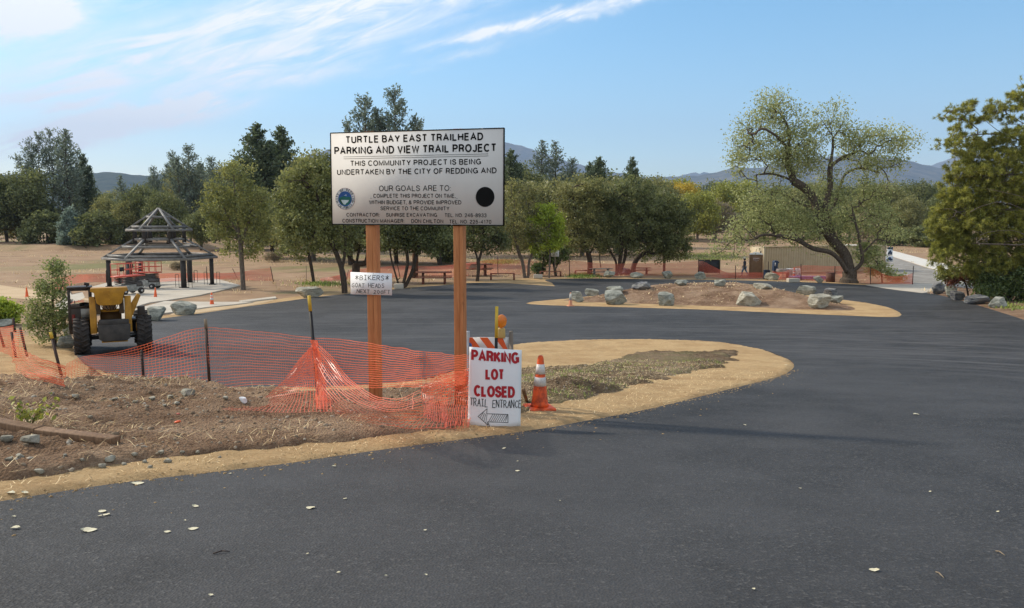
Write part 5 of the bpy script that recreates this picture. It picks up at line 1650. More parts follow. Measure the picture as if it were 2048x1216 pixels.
# ------------------------------------------------------------------ small sign and the vehicle sign
def small_sign():
    p = P(1110, 553); s = p.y / F
    root = thing('regulation_sign', 'small white sign with grey lines of text on a post under the bright green tree', 'sign', p)
    m = MB(); m.box((0, 0, 51 * s / 2), (.09, .06, 51 * s)); m.build('post', MAT['stake_pale'], root)
    m = MB(); m.bbox((-7.7 * s, -.06, 40 * s), (7.7 * s, -.035, 52 * s)); b = m.build('panel', MAT['poster'], root)
    for k in range(5):
        m = MB(); rn = random.Random(k); x = -6.2 * s
        while x < 5.5 * s:
            w = rn.uniform(.05, .14); m.bbox((x, -.064, (49.6 - k * 2.0) * s), (min(x + w, 6.2 * s), -.0605, (50.4 - k * 2.0) * s)); x += w + .04
        m.build('text_line', M('grey_text', (.25, .25, .25)) if k == 0 else bpy.data.materials['grey_text'], b)
small_sign()
def vehicle_sign():
    p = P(1777, 545); s = p.y / F
    root = thing('pictogram_sign', 'blue and white sign with two car pictograms on a pole beside the gravel road', 'sign', p)
    BL_ = M('dark_blue_print', (.03, .055, .11))
    m = MB(); m.tube((0, 0, 0), (0, 0, 52 * s), .045); m.build('pole', MAT['steel'], root)
    for x0, x1, z0, z1, k in ((-4.5, 5.5, 34, 47, 0), (-7.5, 7.0, 21.5, 33, 1)):
        m = MB(); m.bbox((x0 * s, -.085, z0 * s), (x1 * s, -.06, z1 * s)); b = m.build('panel', M('pale_blue_panel', (.62, .68, .74)) if k == 0 else bpy.data.materials['pale_blue_panel'], root)
        cx, cw = (x0 + x1) / 2 * s, (x1 - x0) * s * .42
        zc = (z0 + z1) / 2 * s; h = (z1 - z0) * s * .30
        c = MB(); c.prism([(cx - cw, zc - h * .2), (cx - cw * .55, zc + h * .1), (cx - cw * .3, zc + h), (cx + cw * .4, zc + h), (cx + cw * .7, zc + h * .15), (cx + cw, zc), (cx + cw, zc - h * .7), (cx - cw, zc - h * .7)], -.088, -.0855)
        for q in (-.55, .5): c.lathe([(h * .38, -.088), (h * .38, -.0855)], 14, 'Y', (cx + cw * q, 0, zc - h * .75))
        c.build('car_pictogram', BL_, b)
    m = MB(); m.bbox((-5 * s, -.09, 46.5 * s), (6 * s, -.05, 51 * s)); m.build('header_plate', BL_, root)
vehicle_sign()

# ------------------------------------------------------------------ container, toilet and site clutter
def container():
    a = P(1526, 553); b = P(1771, 556)
    a = Vector((W(1526, 550, 80).x, 80, 0)); b = Vector((W(1771, 550, 85).x, 85, 0))
    L_ = (b - a).length; rz = math.atan2(b.y - a.y, b.x - a.x)
    z0 = float(G(82))
    root = thing('shipping_container', 'long beige corrugated shipping container behind the big spreading tree', 'shipping container', (a.x, a.y, z0), rz)
    C_ = M('beige_container_paint', (.48, .39, .255), (.42, .335, .21), 1.2, .6)
    H = 2.72; D = 2.44
    m = MB(); n = int(L_ / .30); pts = []
    for k in range(n):
        x = .12 + (L_ - .24) * k / n; q = (L_ - .24) / n
        pts += [(x, .02), (x + q * .32, .02), (x + q * .5, .10), (x + q * .82, .10)]
    pts.append((L_ - .12, .02))
    vs = [(x, y, .16) for x, y in pts] + [(x, y, H - .12) for x, y in pts]
    k = len(pts)
    m.add(vs, [(i, i + 1, k + i + 1, k + i) for i in range(k - 1)])
    m.build('side_wall', C_, root)
    m = MB(); m.bbox((.12, .14, .16), (L_ - .12, D, H - .1)); m.build('shell', C_, root)
    m = MB()
    for x in (0, L_ - .15): m.bbox((x, -.02, 0), (x + .15, .15, H))
    m.bbox((.15, -.01, 0), (L_ - .15, .13, .16)); m.bbox((.15, -.01, H - .12), (L_ - .15, .13, H)); m.build('frame_rails', C_, root)
    m = MB()
    for x in (L_ + .0,):
        for y in (.12, 1.24): m.bbox((x - .10, y, .16), (x + .02, y + 1.08, H - .14))
    m.build('door', C_, root)
    m = MB()
    for y in (.5, .9, 1.6, 2.0): m.tube((L_ + .05, y, .2), (L_ + .05, y, H - .2), .025)
    m.build('lock_rod', MAT['steel'], root)
container()
def toilet():
    p = P(1511, 553); s = p.y / F
    root = thing('portable_toilet', 'brown portable toilet with pale roof standing left of the container', 'portable toilet', p, R_(-14))
    B_ = M('brown_plastic', (.20, .115, .06), (.16, .09, .045), 3, .55)
    w = 27 * s / 1.08; h = 44 * s
    m = MB(); m.bbox((-w / 2, -w / 2, .06), (w / 2, w / 2, h)); m.bbox((-w / 2 - .02, -w / 2 - .02, 0), (w / 2 + .02, w / 2 + .02, .1))
    for x in (-w / 2 + .05, w / 2 - .05): m.bbox((x - .05, -w / 2 - .03, .1), (x + .05, -w / 2, h))
    m.build('body', B_, root, bevel=.02)
    d = MB(); d.bbox((-w / 2 + .14, -w / 2 - .025, .14), (w / 2 - .14, -w / 2 - .002, h - .1)); do = d.build('door', M('brown_door', (.235, .14, .075), (.19, .11, .06), 3, .55), root, bevel=.008)
    g = MB(); g.prism([(-.30, h * .86), (.28, h * .86), (.22, h * .74), (.05, h * .70), (0, h * .65), (-.05, h * .70), (-.25, h * .74)], -w / 2 - .034, -w / 2 - .027); go = g.build('emblem', M('pale_pink_decal', (.50, .38, .32)), do)
    q = MB()
    for x in (-.17, -.02, .12): q.bbox((x, -w / 2 - .038, h * .77), (x + .09, -w / 2 - .035, h * .82))
    q.build('emblem_marks', M('brown_print', (.22, .12, .07)), go)
    r = MB(); r.box((0, 0, h + .06), (w * 1.04, w * 1.04, .12), taper=.86); r.box((0, 0, h + .16), (w * .5, w * .6, .10), taper=.8); r.build('roof', M('milky_roof', (.66, .64, .58)), root, bevel=.02)
    v = MB(); v.tube((w * .36, w * .3, h), (w * .36, w * .3, h + .34), .05); v.build('vent_pipe', MAT['black'], root)
toilet()
def site_bits():
    NAVY = M('navy_plastic', (.025, .05, .10), (.02, .035, .075), 5, .5)
    p = P(1549.5, 551); s = p.y / F
    r = thing('handwash_station', 'dark blue upright hand-wash station on a reddish drum by the container', 'wash station', p, .1)
    m = MB(); m.lathe([(5 * s, 0), (5.2 * s, .1), (4.8 * s, 9 * s), (4.6 * s, 9.4 * s)], 18); m.build('drum', M('reddish_drum', (.22, .06, .045)), r)
    m = MB(); m.prism([(-4.5 * s, 9.4 * s), (4.8 * s, 9.4 * s), (4.8 * s, 15 * s), (3.5 * s, 16 * s), (4.6 * s, 28 * s), (3.4 * s, 30 * s), (-2.6 * s, 30 * s), (-4.0 * s, 28 * s)], -.25, .25); m.build('tower', NAVY, r, bevel=.03)
    m = MB(); m.bbox((-3 * s, -.26, 19.5 * s), (-1 * s, -.252, 26 * s)); m.build('label_panel', MAT['poster'], r)
    m = MB(); m.bbox((3.8 * s, -.2, 25 * s), (6.6 * s, .2, 28 * s)); m.bbox((3.8 * s, -.2, 14 * s), (6.2 * s, .2, 15.5 * s)); m.build('dispenser', NAVY, r)
    p = P(1533, 558)
    r = thing('plastic_barrel', 'dark blue open barrel in front of the container, behind a whitish boulder', 'barrel', p)
    m = MB(); m.lathe([(5.6 * s, 0), (6.1 * s, 4 * s), (5.9 * s, 8 * s), (6.1 * s, 12 * s), (5.8 * s, 16 * s), (6.3 * s, 16.3 * s), (6.3 * s, 17 * s), (5.5 * s, 17 * s), (5.2 * s, 10 * s)], 24); m.build('body', NAVY, r, smooth_=True)
    p = P(1660.5, 564)
    r = thing('slatted_bin', 'brown slatted litter bin left of the spreading tree trunk', 'litter bin', p)
    m = MB()
    for k in range(20):
        a = 2 * math.pi * k / 20; m.box((7.2 * s * math.cos(a), 7.2 * s * math.sin(a), 8 * s), (.10, .04, 16 * s), rz=a + math.pi / 2)
    m.build('slats', M('brown_slats', (.16, .07, .05)), r)
    m = MB(); m.lathe([(6.9 * s, .05), (6.9 * s, 15 * s), (7.6 * s, 15.6 * s), (7.6 * s, 16.4 * s), (5.6 * s, 16.4 * s)], 20); m.build('liner', M('dark_bin_liner', (.06, .035, .03)), r)
    p = P(1591, 556)
    r = thing('white_crate', 'white panelled crate with dark scribbles standing before the container', 'crate', p + Vector((0, .7, 0)))
    m = MB(); m.bbox((-11.5 * s, -.3, .08), (12 * s, .3, 17 * s)); b = m.build('panel', MAT['poster'], r, bevel=.015)
    m = MB()
    for x in (-11.3, -4, 4, 11.4): m.bbox((x * s - .05, -.33, .02), (x * s + .05, -.302, 16.8 * s))
    m.build('batten', MAT['board'], b)
    m = MB(); m.bbox((8.5 * s, -.306, 6 * s), (10.6 * s, -.301, 8.5 * s)); m.bbox((3 * s, -.306, 2.5 * s), (10 * s, -.301, 5 * s)); m.build('blue_mark', M('violet_print', (.16, .13, .40)), b)
    # stacked boards beside it
    p = P(1572, 557)
    r = thing('board_stack', 'stack of pale boards on red bearers left of the white crate', 'boards', p + Vector((0, .9, 0)), .04)
    m = MB()
    for k in range(3): m.box((0, 0, .62 + k * .08), (24 * s - k * .05, .5, .065), rz=.02 * k)
    m.build('boards', M('pale_boards', (.60, .50, .44)), r)
    m = MB(); m.box((0, 0, .46), (25 * s, .12, .1)); m.box((-9 * s, 0, .2), (.1, .5, .42)); m.box((9 * s, 0, .2), (.1, .5, .42)); m.build('bearer', M('red_bearer', (.40, .10, .06)), r)
    # bundle of pipes
    p = P(1628, 560)
    r = thing('pipe_bundle', 'bundle of violet plastic pipes lying on the grass before the container', 'pipes', p + Vector((0, .5, 0)), R_(-3))
    V_ = M('violet_plastic_pipe', (.20, .13, .36), (.26, .18, .40), 4, .4)
    for k in range(7):
        m = MB(); row = k % 4; lay_ = k // 4
        m.tube((-36 * s + .2 * math.sin(k * 3), .16 * row + .08 * lay_, .09 + .14 * lay_), (34 * s + .3 * math.cos(k * 2), .16 * row + .08 * lay_, .09 + .14 * lay_), .075, n=10)
        m.build('pipe', V_, r)
    # black panel
    p = P(1428, 550); 
    r = thing('black_panel', 'black rectangular panel on a thin frame standing behind the orange fence', 'panel', p + Vector((0, 2.0, 0)), R_(-2))
    s2 = (p.y + 2) / F
    z0 = 1.5 * s2
    m = MB(); m.bbox((-20.5 * s2, -.02, z0), (20.5 * s2, .02, 27.5 * s2)); m.build('sheet', MAT['black'], r)
    m = MB()
    for x in (-21.2, 21.2): m.bbox((x * s2 - .04, -.04, 0), (x * s2 + .04, .04, 28.5 * s2))
    m.bbox((-21 * s2, -.035, 27.5 * s2), (21 * s2, .035, 28.5 * s2)); m.build('frame', M('olive_frame', (.16, .14, .07)), r)
    # dark folded tarpaulin between the oak trunks
    p = P(1249, 549)
    o = link('tarpaulin', rock_mesh(1.5, .9, .62, 91, M('purple_brown_tarp', (.09, .05, .075), (.05, .03, .04), 5, .6), 3, 3), None, p)
    tag(o, 'dark purplish tarpaulin heaped between the oak trunks', 'tarpaulin')
    # green road sign far off, just left of the big tree
    Yq = 260
    p = W(1447, 392, Yq); g = float(G(Yq))
    r = thing('road_sign', 'small distant green road sign on an overhead arm left of the big spreading tree', 'sign', (p.x, Yq, g))
    z = p.z - g
    m = MB(); m.tube((2.7, 0, 0), (2.7, 0, z + .3), .16); m.tube((-1.2, 0, z), (2.7, 0, z), .1); m.build('mast', MAT['steel'], r)
    m = MB(); m.bbox((.6, -.2, z - .5), (2.5, -.12, z + .6)); m.build('panel', M('sign_teal', (.02, .23, .22)), r)
site_bits()
def person():
    p = P(1489, 555); p = P(1489, 553.5)
    root = thing('person', 'person in pale cap, dark jacket and blue jeans striding left behind the fence', 'person', p, R_(60))
    def skin(name, pts, edges, mat, parent, lev=1):
        me = bpy.data.meshes.new(name)
        me.from_pydata([q[0] for q in pts], edges, [])
        o = link(name, me, parent)
        sm = o.modifiers.new('skin', 'SKIN')
        for v, q in zip(me.skin_vertices[0].data, pts):
            r = q[1] if isinstance(q[1], tuple) else (q[1], q[1]); v.radius = r
        me.skin_vertices[0].data[0].use_root = True
        sm.use_smooth_shade = True
        sb = o.modifiers.new('sub', 'SUBSURF'); sb.levels = lev; sb.render_levels = lev
        me.materials.append(mat)
        return o
    SK = M('skin_tone', (.30, .17, .11))
    # local: +Y is forward, mid-stride
    pts = [((0, 0, .98), (.14, .10)), ((0, .01, 1.18), (.14, .10)), ((0, .02, 1.38), (.17, .11)), ((0, .02, 1.50), (.06, .06)), ((0, .04, 1.56), .055), ((0, .05, 1.66), (.078, .095)), ((0, .05, 1.76), (.07, .085)),
           ((-.19, .02, 1.42), .06), ((-.25, -.08, 1.16), .048), ((-.25, -.02, .93), .036), ((-.25, .01, .86), .04),
           ((.19, .02, 1.42), .06), ((.25, .10, 1.17), .048), ((.24, .24, .97), .036), ((.24, .28, .91), .04),
           ((-.09, .02, .92), .09), ((-.10, .20, .52), .06), ((-.10, .22, .10), .042), ((-.10, .34, .04), .04),
           ((.09, .0, .92), .09), ((.10, -.10, .52), .06), ((.10, -.38, .16), .042), ((.10, -.30, .05), .04)]
    E_ = [(0, 1), (1, 2), (2, 3), (3, 4), (4, 5), (5, 6), (2, 7), (7, 8), (8, 9), (9, 10), (2, 11), (11, 12), (12, 13), (13, 14), (0, 15), (15, 16), (16, 17), (17, 18), (0, 19), (19, 20), (20, 21), (21, 22)]
    n = len(pts)
    for hb, sx in ((10, -1), (14, 1)):
        b = Vector(pts[hb][0])
        for k, (dx, ln) in enumerate(((-.03, .055), (-.01, .065), (.01, .07), (.03, .055))):
            pts.append((tuple(b + Vector((dx * .8, .02, -.05))), .010)); pts.append((tuple(b + Vector((dx, .03, -.05 - ln))), .009))
            E_ += [(hb, n), (n, n + 1)]; n += 2
        pts.append((tuple(b + Vector((-sx * .035, .03, -.02))), .011)); pts.append((tuple(b + Vector((-sx * .045, .05, -.06))), .010)); E_ += [(hb, n), (n, n + 1)]; n += 2
    pts.append(((0, .145, 1.675), .018)); E_.append((5, n)); n += 1
    for sx in (-1, 1):
        pts.append(((sx * .088, .04, 1.67), .018)); E_.append((5, n)); n += 1
    skin('body', pts, E_, SK, root)
    J = M('navy_jacket', (.022, .028, .045), (.03, .035, .055)); D_ = M('blue_denim', (.15, .22, .30), (.11, .17, .25))
    skin('jacket', [((0, .0, 1.0), (.17, .13)), ((0, .01, 1.18), (.175, .13)), ((0, .02, 1.38), (.20, .135)), ((0, .02, 1.50), (.085, .08)), ((-.20, .02, 1.42), .085), ((-.26, -.08, 1.16), .068), ((-.26, -.03, .95), .055), ((.20, .02, 1.42), .085), ((.26, .10, 1.17), .068), ((.25, .22, .99), .055)],
         [(0, 1), (1, 2), (2, 3), (2, 4), (4, 5), (5, 6), (2, 7), (7, 8), (8, 9)], J, root)
    skin('jeans', [((0, 0, .98), (.165, .125)), ((-.09, .02, .90), .115), ((-.10, .20, .52), .082), ((-.10, .22, .12), .066), ((.09, 0, .90), .115), ((.10, -.10, .52), .082), ((.10, -.37, .18), .066)],
         [(0, 1), (1, 2), (2, 3), (0, 4), (4, 5), (5, 6)], D_, root)
    for x, y, z in ((-.10, .22, .05), (.10, -.36, .10)):
        skin('shoe', [((x, y - .05, z), .055), ((x, y + .06, z - .005), .052), ((x, y + .18, z - .01), .042)], [(0, 1), (1, 2)], MAT['rubber'], root)
    m = MB(); m.lathe([(.118, 1.70), (.122, 1.74), (.11, 1.80), (.07, 1.85), (.001, 1.865)], 18, 'Z', (0, .045, 0)); m.prism([(-.09, .10), (.09, .10), (.075, .24), (-.075, .24)], 1.705, 1.72, 'XY'); m.build('cap', M('pale_cap', (.66, .62, .50)), root, smooth_=True)
    h = MB(); h.lathe([(.10, 1.58), (.112, 1.64), (.114, 1.70)], 14, 'Z', (0, .022, 0)); h.build('hair', MAT['black'], root)
    e = MB()
    for sx in (-1, 1): e.lathe([(.001, -.004), (.011, 0), (.001, .004)], 8, 'Y', (sx * .032, .142, 1.695))
    e.build('eyes', MAT['black'], root)
    e = MB(); e.box((0, .146, 1.625), (.045, .006, .010)); e.build('mouth', M('lips', (.22, .07, .06)), root)
person()
# ------------------------------------------------------------------ trees
def m_bark(name, a, b):
    t = NT(name)
    n = t.noise(t.coord((6, 6, 1.2)), 3, 6, .7, .5)
    t.bump(n, .8, .04)
    return t.fin(t.ramp(n, [(.35, b), (.65, a)]), .95, spec=.1)
MAT['oakbark'] = m_bark('oak_bark', (.10, .075, .055), (.035, .026, .02))
MAT['greybark'] = m_bark('grey_bark', (.20, .165, .135), (.075, .06, .048))
MAT['cottonbark'] = m_bark('cottonwood_bark', (.16, .125, .095), (.045, .034, .026))
MAT['redbark'] = m_bark('red_brown_bark', (.15, .08, .05), (.06, .032, .02))
FO = {
    'oak': foliage('oak_leaves', (.048, .058, .019), (.150, .155, .050)),
    'oakdark': foliage('dark_oak_leaves', (.038, .048, .017), (.122, .130, .045)),
    'olive': foliage('olive_leaves', (.055, .062, .020), (.185, .172, .060)),
    'young': foliage('yellow_green_leaves', (.058, .070, .020), (.175, .172, .052)),
    'lime': foliage('bright_green_leaves', (.09, .125, .012), (.27, .31, .035)),
    'greypine': foliage('grey_pine_needles', (.040, .056, .040), (.125, .150, .108)),
    'darkpine': foliage('dark_pine_needles', (.024, .038, .018), (.088, .108, .052)),
    'bluebush': foliage('blue_green_needles', (.050, .075, .060), (.135, .17, .135)),
    'cotton': foliage('cottonwood_leaves', (.095, .112, .036), (.265, .268, .108), (.34, .335, .19), .48),
    'gold': foliage('golden_leaves', (.13, .10, .012), (.36, .255, .028), None, .4),
    'goldgreen': foliage('golden_green_leaves', (.075, .088, .014), (.20, .20, .035), None, .4),
    'brown': foliage('dull_brown_twigs', (.075, .060, .036), (.19, .155, .09)),
    'pine': foliage('pine_needles', (.058, .070, .013), (.245, .235, .045), (.34, .30, .07), .42),
    'shrub': foliage('shrub_leaves', (.03, .05, .015), (.10, .125, .035)),
    'red': foliage('red_leaves', (.06, .02, .012), (.16, .055, .03)),
    'sapling': foliage('sapling_leaves', (.05, .07, .022), (.165, .185, .060)),
    'forest': foliage('far_woods_leaves', (.030, .042, .020), (.105, .115, .05)),
    'drygrass': foliage('dry_straw', (.20, .14, .07), (.50, .39, .22), None, .2),
    'grass': foliage('short_grass', (.06, .09, .015), (.18, .21, .045), None, .2),
}
def grow(trunks, att, rn, step, bias=.15):
    P_ = []; par = []
    for tr in trunks:
        t = [np.array(q, float) for q in tr]
        start = -1
        if P_:
            d = np.linalg.norm(np.array(P_) - t[0], axis=1); start = int(d.argmin())
            if d[start] > step * .8:
                start = start if d[start] < step * 2.5 else -1
        if start == -1:
            P_.append(t[0]); par.append(-1); start = len(P_) - 1
        prev = start
        pts = [np.array(v) for v in (smooth(t, 5) if len(t) > 2 else t)]
        for q in pts[1:]:
            L_ = np.linalg.norm(q - P_[prev]); k = max(1, int(round(L_ / step)))
            b0 = P_[prev]
            for i in range(1, k + 1):
                P_.append(b0 + (q - b0) * i / k); par.append(prev); prev = len(P_) - 1
    ntr = len(P_)
    A = np.array(P_)
    if len(att):
        d0 = np.array([np.linalg.norm(A - a, axis=1).min() for a in att])
        for a in att[np.argsort(d0)]:
            A = np.array(P_)
            v = a - A
            d = np.linalg.norm(v, axis=1)
            cost = d * (1 + bias * np.clip(-v[:, 2] / (d + 1e-6), 0, 1)) + .02 * rn.random(len(d))
            j = int(cost.argmin())
            k = max(1, int(math.ceil(d[j] / step)))
            b0 = A[j]; prev = j
            pp = np.cross(a - b0, rn.normal(size=3)); pp /= np.linalg.norm(pp) + 1e-9
            amp = d[j] * .10
            for i in range(1, k + 1):
                t = i / k
                P_.append(b0 + (a - b0) * t + pp * amp * math.sin(t * math.pi) + (rn.normal(size=3) * d[j] * .02 if i < k else 0)); par.append(prev); prev = len(P_) - 1
    return np.array(P_), np.array(par), ntr
def tubes(P_, par, rad, sides=5):
    ch = np.where(par >= 0)[0]
    a = P_[par[ch]]; b = P_[ch]; ra = rad[par[ch]]; rb = rad[ch]
    ra = np.minimum(ra, rb * 1.7)
    d = b - a; L_ = np.linalg.norm(d, axis=1, keepdims=True) + 1e-9; d = d / L_
    b = b + d * (rb[:, None] * .12)
    ref = np.where(np.abs(d[:, 2:3]) < .9, np.array([[0, 0, 1.]]), np.array([[1., 0, 0]]))
    u = np.cross(d, ref); u /= np.linalg.norm(u, axis=1, keepdims=True); v = np.cross(d, u)
    th = 2 * np.pi * np.arange(sides) / sides
    cs, sn = np.cos(th), np.sin(th)
    ring = u[:, None, :] * cs[None, :, None] + v[:, None, :] * sn[None, :, None]
    V = np.concatenate([a[:, None, :] + ring * ra[:, None, None], b[:, None, :] + ring * rb[:, None, None]], 1)
    n = len(ch)
    base = (np.arange(n) * 2 * sides)[:, None]
    k = np.arange(sides)
    q = np.stack([k, (k + 1) % sides, sides + (k + 1) % sides, sides + k], 1)
    return V.reshape(-1, 3), (base[:, :, None] + q[None]).reshape(-1, 4)
def leaf_quads(C, size, rn, aspect=1.6, flat=0.0, dirs=None, vary=.35):
    """one small four-sided leaf per centre"""
    n = len(C)
    a = rn.normal(size=(n, 3))
    if dirs is not None: a = dirs + a * .55
    a[:, 2] -= flat * .3
    a /= np.linalg.norm(a, axis=1, keepdims=True) + 1e-9
    b = np.cross(a, rn.normal(size=(n, 3))); b /= np.linalg.norm(b, axis=1, keepdims=True) + 1e-9
    s = size * (1 + vary * rn.uniform(-1, 1, n))[:, None]
    l, w = a * s * aspect * .5, b * s * .5
    V = np.stack([C - l, C + w, C + l, C - w], 1).reshape(-1, 3)
    return V, np.arange(4 * n).reshape(n, 4)
def set_rnd(me, r):
    at = me.attributes.new('rnd', 'FLOAT', 'FACE')
    at.data.foreach_set('value', np.asarray(r, np.float32))
def build_tree(root, trunks, lobes, n_att, leaves, size, clump, leaf_mat, bark, seed, step=.5, wpow=.7, tip=.02, trunk_r=.2, aspect=1.6, expo=.62, shell=.45, fill=.35, sides=6, needle=False, droop=0.0, tsides=None):
    """trunks: polylines; lobes: (cx,cy,cz,rx,ry,rz[,weight]) - all local to the base"""
    rn = np.random.default_rng(seed)
    lb = np.array([(list(l) + [1.0])[:7] for l in lobes], float)
    w = (lb[:, 3] * lb[:, 4] * lb[:, 5]) ** wpow * lb[:, 6]; w /= w.sum()
    pick = rn.choice(len(lb), n_att, p=w)
    d = rn.normal(size=(n_att, 3)); d /= np.linalg.norm(d, axis=1, keepdims=True)
    r = rn.random(n_att) ** shell
    att = lb[pick, :3] + d * r[:, None] * lb[pick, 3:6]
    att = att[att[:, 2] > .25]
    N_, par, ntr = grow(trunks, att, rn, step)
    cnt = np.zeros(len(N_)); kids = np.zeros(len(N_), int)
    for i in range(len(N_)):
        if par[i] >= 0: kids[par[i]] += 1
    order = range(len(N_) - 1, -1, -1)
    leafn = kids == 0
    cnt[leafn] = 1
    for i in order:
        if par[i] >= 0: cnt[par[i]] += cnt[i]
    mx = cnt.max()
    rad = np.maximum(tip * cnt ** expo, tip)
    k = trunk_r / max(rad[0], 1e-6)
    rad = tip + (rad - tip) * ((trunk_r - tip) / max(rad.max() - tip, 1e-6))
    V, Fc = tubes(N_, par, rad, sides)
    t = link('trunk', np_mesh('trunk', V, Fc, [MAT[bark]], True), root)
    # leaves gather round the twig ends, a few along the twigs
    tw = np.where((cnt <= 2) & (np.arange(len(N_)) >= ntr * .6))[0]
    ends = np.where(leafn)[0]
    src = np.concatenate([np.repeat(ends, 3), tw]) if len(tw) else ends
    pk = rn.choice(src, leaves)
    crnd = rn.random(len(N_))
    C = N_[pk] + rn.normal(size=(leaves, 3)) * clump * np.array([1, 1, .8])
    C[:, 2] -= droop * rn.random(leaves)
    C = C[C[:, 2] > .12] if True else C
    pk = pk[:len(C)]
    V, Fc = leaf_quads(C, size, rn, aspect)
    me = np_mesh('crown', V, Fc, [FO[leaf_mat]])
    set_rnd(me, np.clip(.5 * crnd[pk] + .5 * rn.random(len(C)), 0, 1))
    link('crown', me, root)
    return root
def tree_px(name, label, base, trunks, lobes, n_att, leaves, size, clump, leaf, bark, seed, Y=None, group='oaks and pines round the lot', cat='tree', dz=-.05, depth=.85, **kw):
    """trunks and lobes traced on the photo at the tree's own distance, given real depth"""
    rn = random.Random(seed * 7 + 1)
    if Y is None:
        B = P(*base)
    else:
        B = W(base[0], base[1], Y); B.z = float(G(Y))
    B = B + Vector((0, 0, dz))
    root = thing(name, label, cat, B, 0, group)
    s = B.y / F
    T = []
    for t in trunks:
        q = []
        for i, p in enumerate(t):
            w = W(p[0], p[1], B.y) - B
            w.y += (p[2] if len(p) > 2 else 0)
            q.append(tuple(w))
        if (W(t[0][0], t[0][1], B.y) - B).length < 60 * s and t is trunks[0]: q[0] = (q[0][0], 0, -.1)
        T.append(q)
    L_ = []
    for l in lobes:
        w = W(l[0], l[1], B.y) - B
        rx, rz_ = l[2] * s, l[3] * s
        ry = (rx + rz_) / 2 * depth
        dy = l[4] if len(l) > 4 and l[4] is not None else rn.uniform(-.25, .25) * ry
        L_.append((w.x, dy, w.z, rx, ry, rz_, l[5] if len(l) > 5 else 1.0))
    return build_tree(root, T, L_, n_att, leaves, size, clump, leaf, bark, seed, **kw)

# --- trees round the lot, left to right
tree_px('young_tree', 'airy yellow-green young oak standing alone right of the pavilion', (487, 580), [[(487, 580), (483, 520), (476, 450), (470, 390), (467, 345)], [(481, 500), (500, 430), (512, 390)], [(478, 470), (450, 420), (440, 385)]],
        [(470, 350, 35, 35), (440, 390, 38, 38), (510, 400, 36, 45), (475, 420, 60, 45), (440, 450, 36, 32), (515, 465, 32, 35), (480, 490, 52, 28, None, .7), (420, 425, 20, 30)], 240, 11500, .105, .26, 'young', 'greybark', 41, trunk_r=.17, tip=.012)
tree_px('slender_oak', 'slender leaning oak at the left end of the oak row', (628, 566), [[(628, 566), (622, 530), (614, 490), (608, 440), (600, 390)]], [(600, 400, 48, 55), (585, 450, 34, 42), (625, 470, 34, 34), (590, 500, 36, 18), (575, 430, 22, 30)], 170, 9000, .115, .27, 'oak', 'oakbark', 42, trunk_r=.14)
tree_px('live_oak', 'tall olive-green forked oak at the lot edge left of the bikers card', (690, 587), [[(690, 587), (685, 545), (672, 505), (655, 465), (640, 420), (632, 370)], [(683, 545), (690, 500), (688, 450), (670, 390)]],
        [(640, 350, 48, 45), (600, 385, 44, 45), (665, 390, 45, 55), (575, 425, 28, 36), (625, 440, 56, 45), (690, 420, 40, 55), (590, 475, 32, 26), (660, 480, 45, 25)], 300, 17500, .115, .28, 'oak', 'oakbark', 43, trunk_r=.21)
tree_px('live_oak', 'dark thick-stemmed oak whose trunk shows just above the bikers card', (712, 562), [[(712, 562), (712, 535), (716, 510), (722, 480)], [(713, 528), (697, 512), (690, 495), (680, 470)], [(714, 528), (732, 525), (738, 505), (745, 470)]],
        [(715, 470, 48, 32), (690, 475, 32, 30), (745, 465, 34, 34), (720, 430, 50, 40), (760, 430, 40, 40)], 190, 10500, .125, .28, 'oakdark', 'oakbark', 44, trunk_r=.36, tip=.02)
tree_px('live_oak', 'four-stemmed dark oak between the two posts of the project sign', (806, 576), [[(800, 574), (790, 545), (782, 515), (776, 470)], [(804, 577), (812, 545), (815, 515), (805, 470)], [(808, 577), (824, 545), (832, 510), (842, 470)], [(801, 560), (795, 530), (788, 500)]],
        [(780, 470, 46, 38), (825, 470, 46, 36), (860, 480, 38, 30), (800, 430, 55, 40), (850, 440, 45, 36), (885, 480, 28, 26)], 260, 15500, .12, .28, 'oakdark', 'oakbark', 45, trunk_r=.24)
tree_px('straight_pine', 'straight reddish trunk with dark crown behind the four-stemmed oak', (830, 556), [[(830, 556), (831, 500), (833, 430)]], [(835, 440, 40, 50), (850, 480, 28, 24)], 90, 5500, .13, .3, 'oakdark', 'redbark', 46, trunk_r=.30)
tree_px('live_oak', 'small dark oak beside the picnic table right of the sign post', (954, 563), [[(954, 563), (957, 530), (950, 500), (945, 470)], [(957, 525), (965, 495), (972, 470)]], [(950, 470, 38, 34), (980, 475, 30, 30), (925, 478, 26, 22), (965, 440, 42, 30), (1000, 485, 18, 16)], 160, 8500, .12, .27, 'oakdark', 'oakbark', 47, trunk_r=.17)
tree_px('live_oak', 'thin-leaved grey-olive oak with two crossing trunks right of the big board', (1052, 556), [[(1050, 552), (1045, 525), (1036, 500), (1028, 460), (1030, 410)], [(1057, 557), (1058, 525), (1066, 500), (1070, 460), (1068, 420)]],
        [(1035, 390, 36, 30), (1065, 400, 34, 34), (1020, 430, 30, 40), (1050, 450, 42, 40), (1030, 485, 34, 22), (1075, 470, 26, 30), (1008, 470, 20, 26)], 230, 9500, .11, .30, 'olive', 'greybark', 48, trunk_r=.24)
tree_px('young_tree', 'bright green young tree right of the board, above the small white sign', (1098, 556), [[(1098, 552), (1100, 500), (1098, 450), (1092, 415)]], [(1090, 430, 24, 26), (1075, 455, 22, 24), (1108, 455, 26, 28), (1095, 485, 36, 24), (1070, 490, 16, 16)], 140, 12500, .115, .22, 'lime', 'greybark', 49, trunk_r=.09)
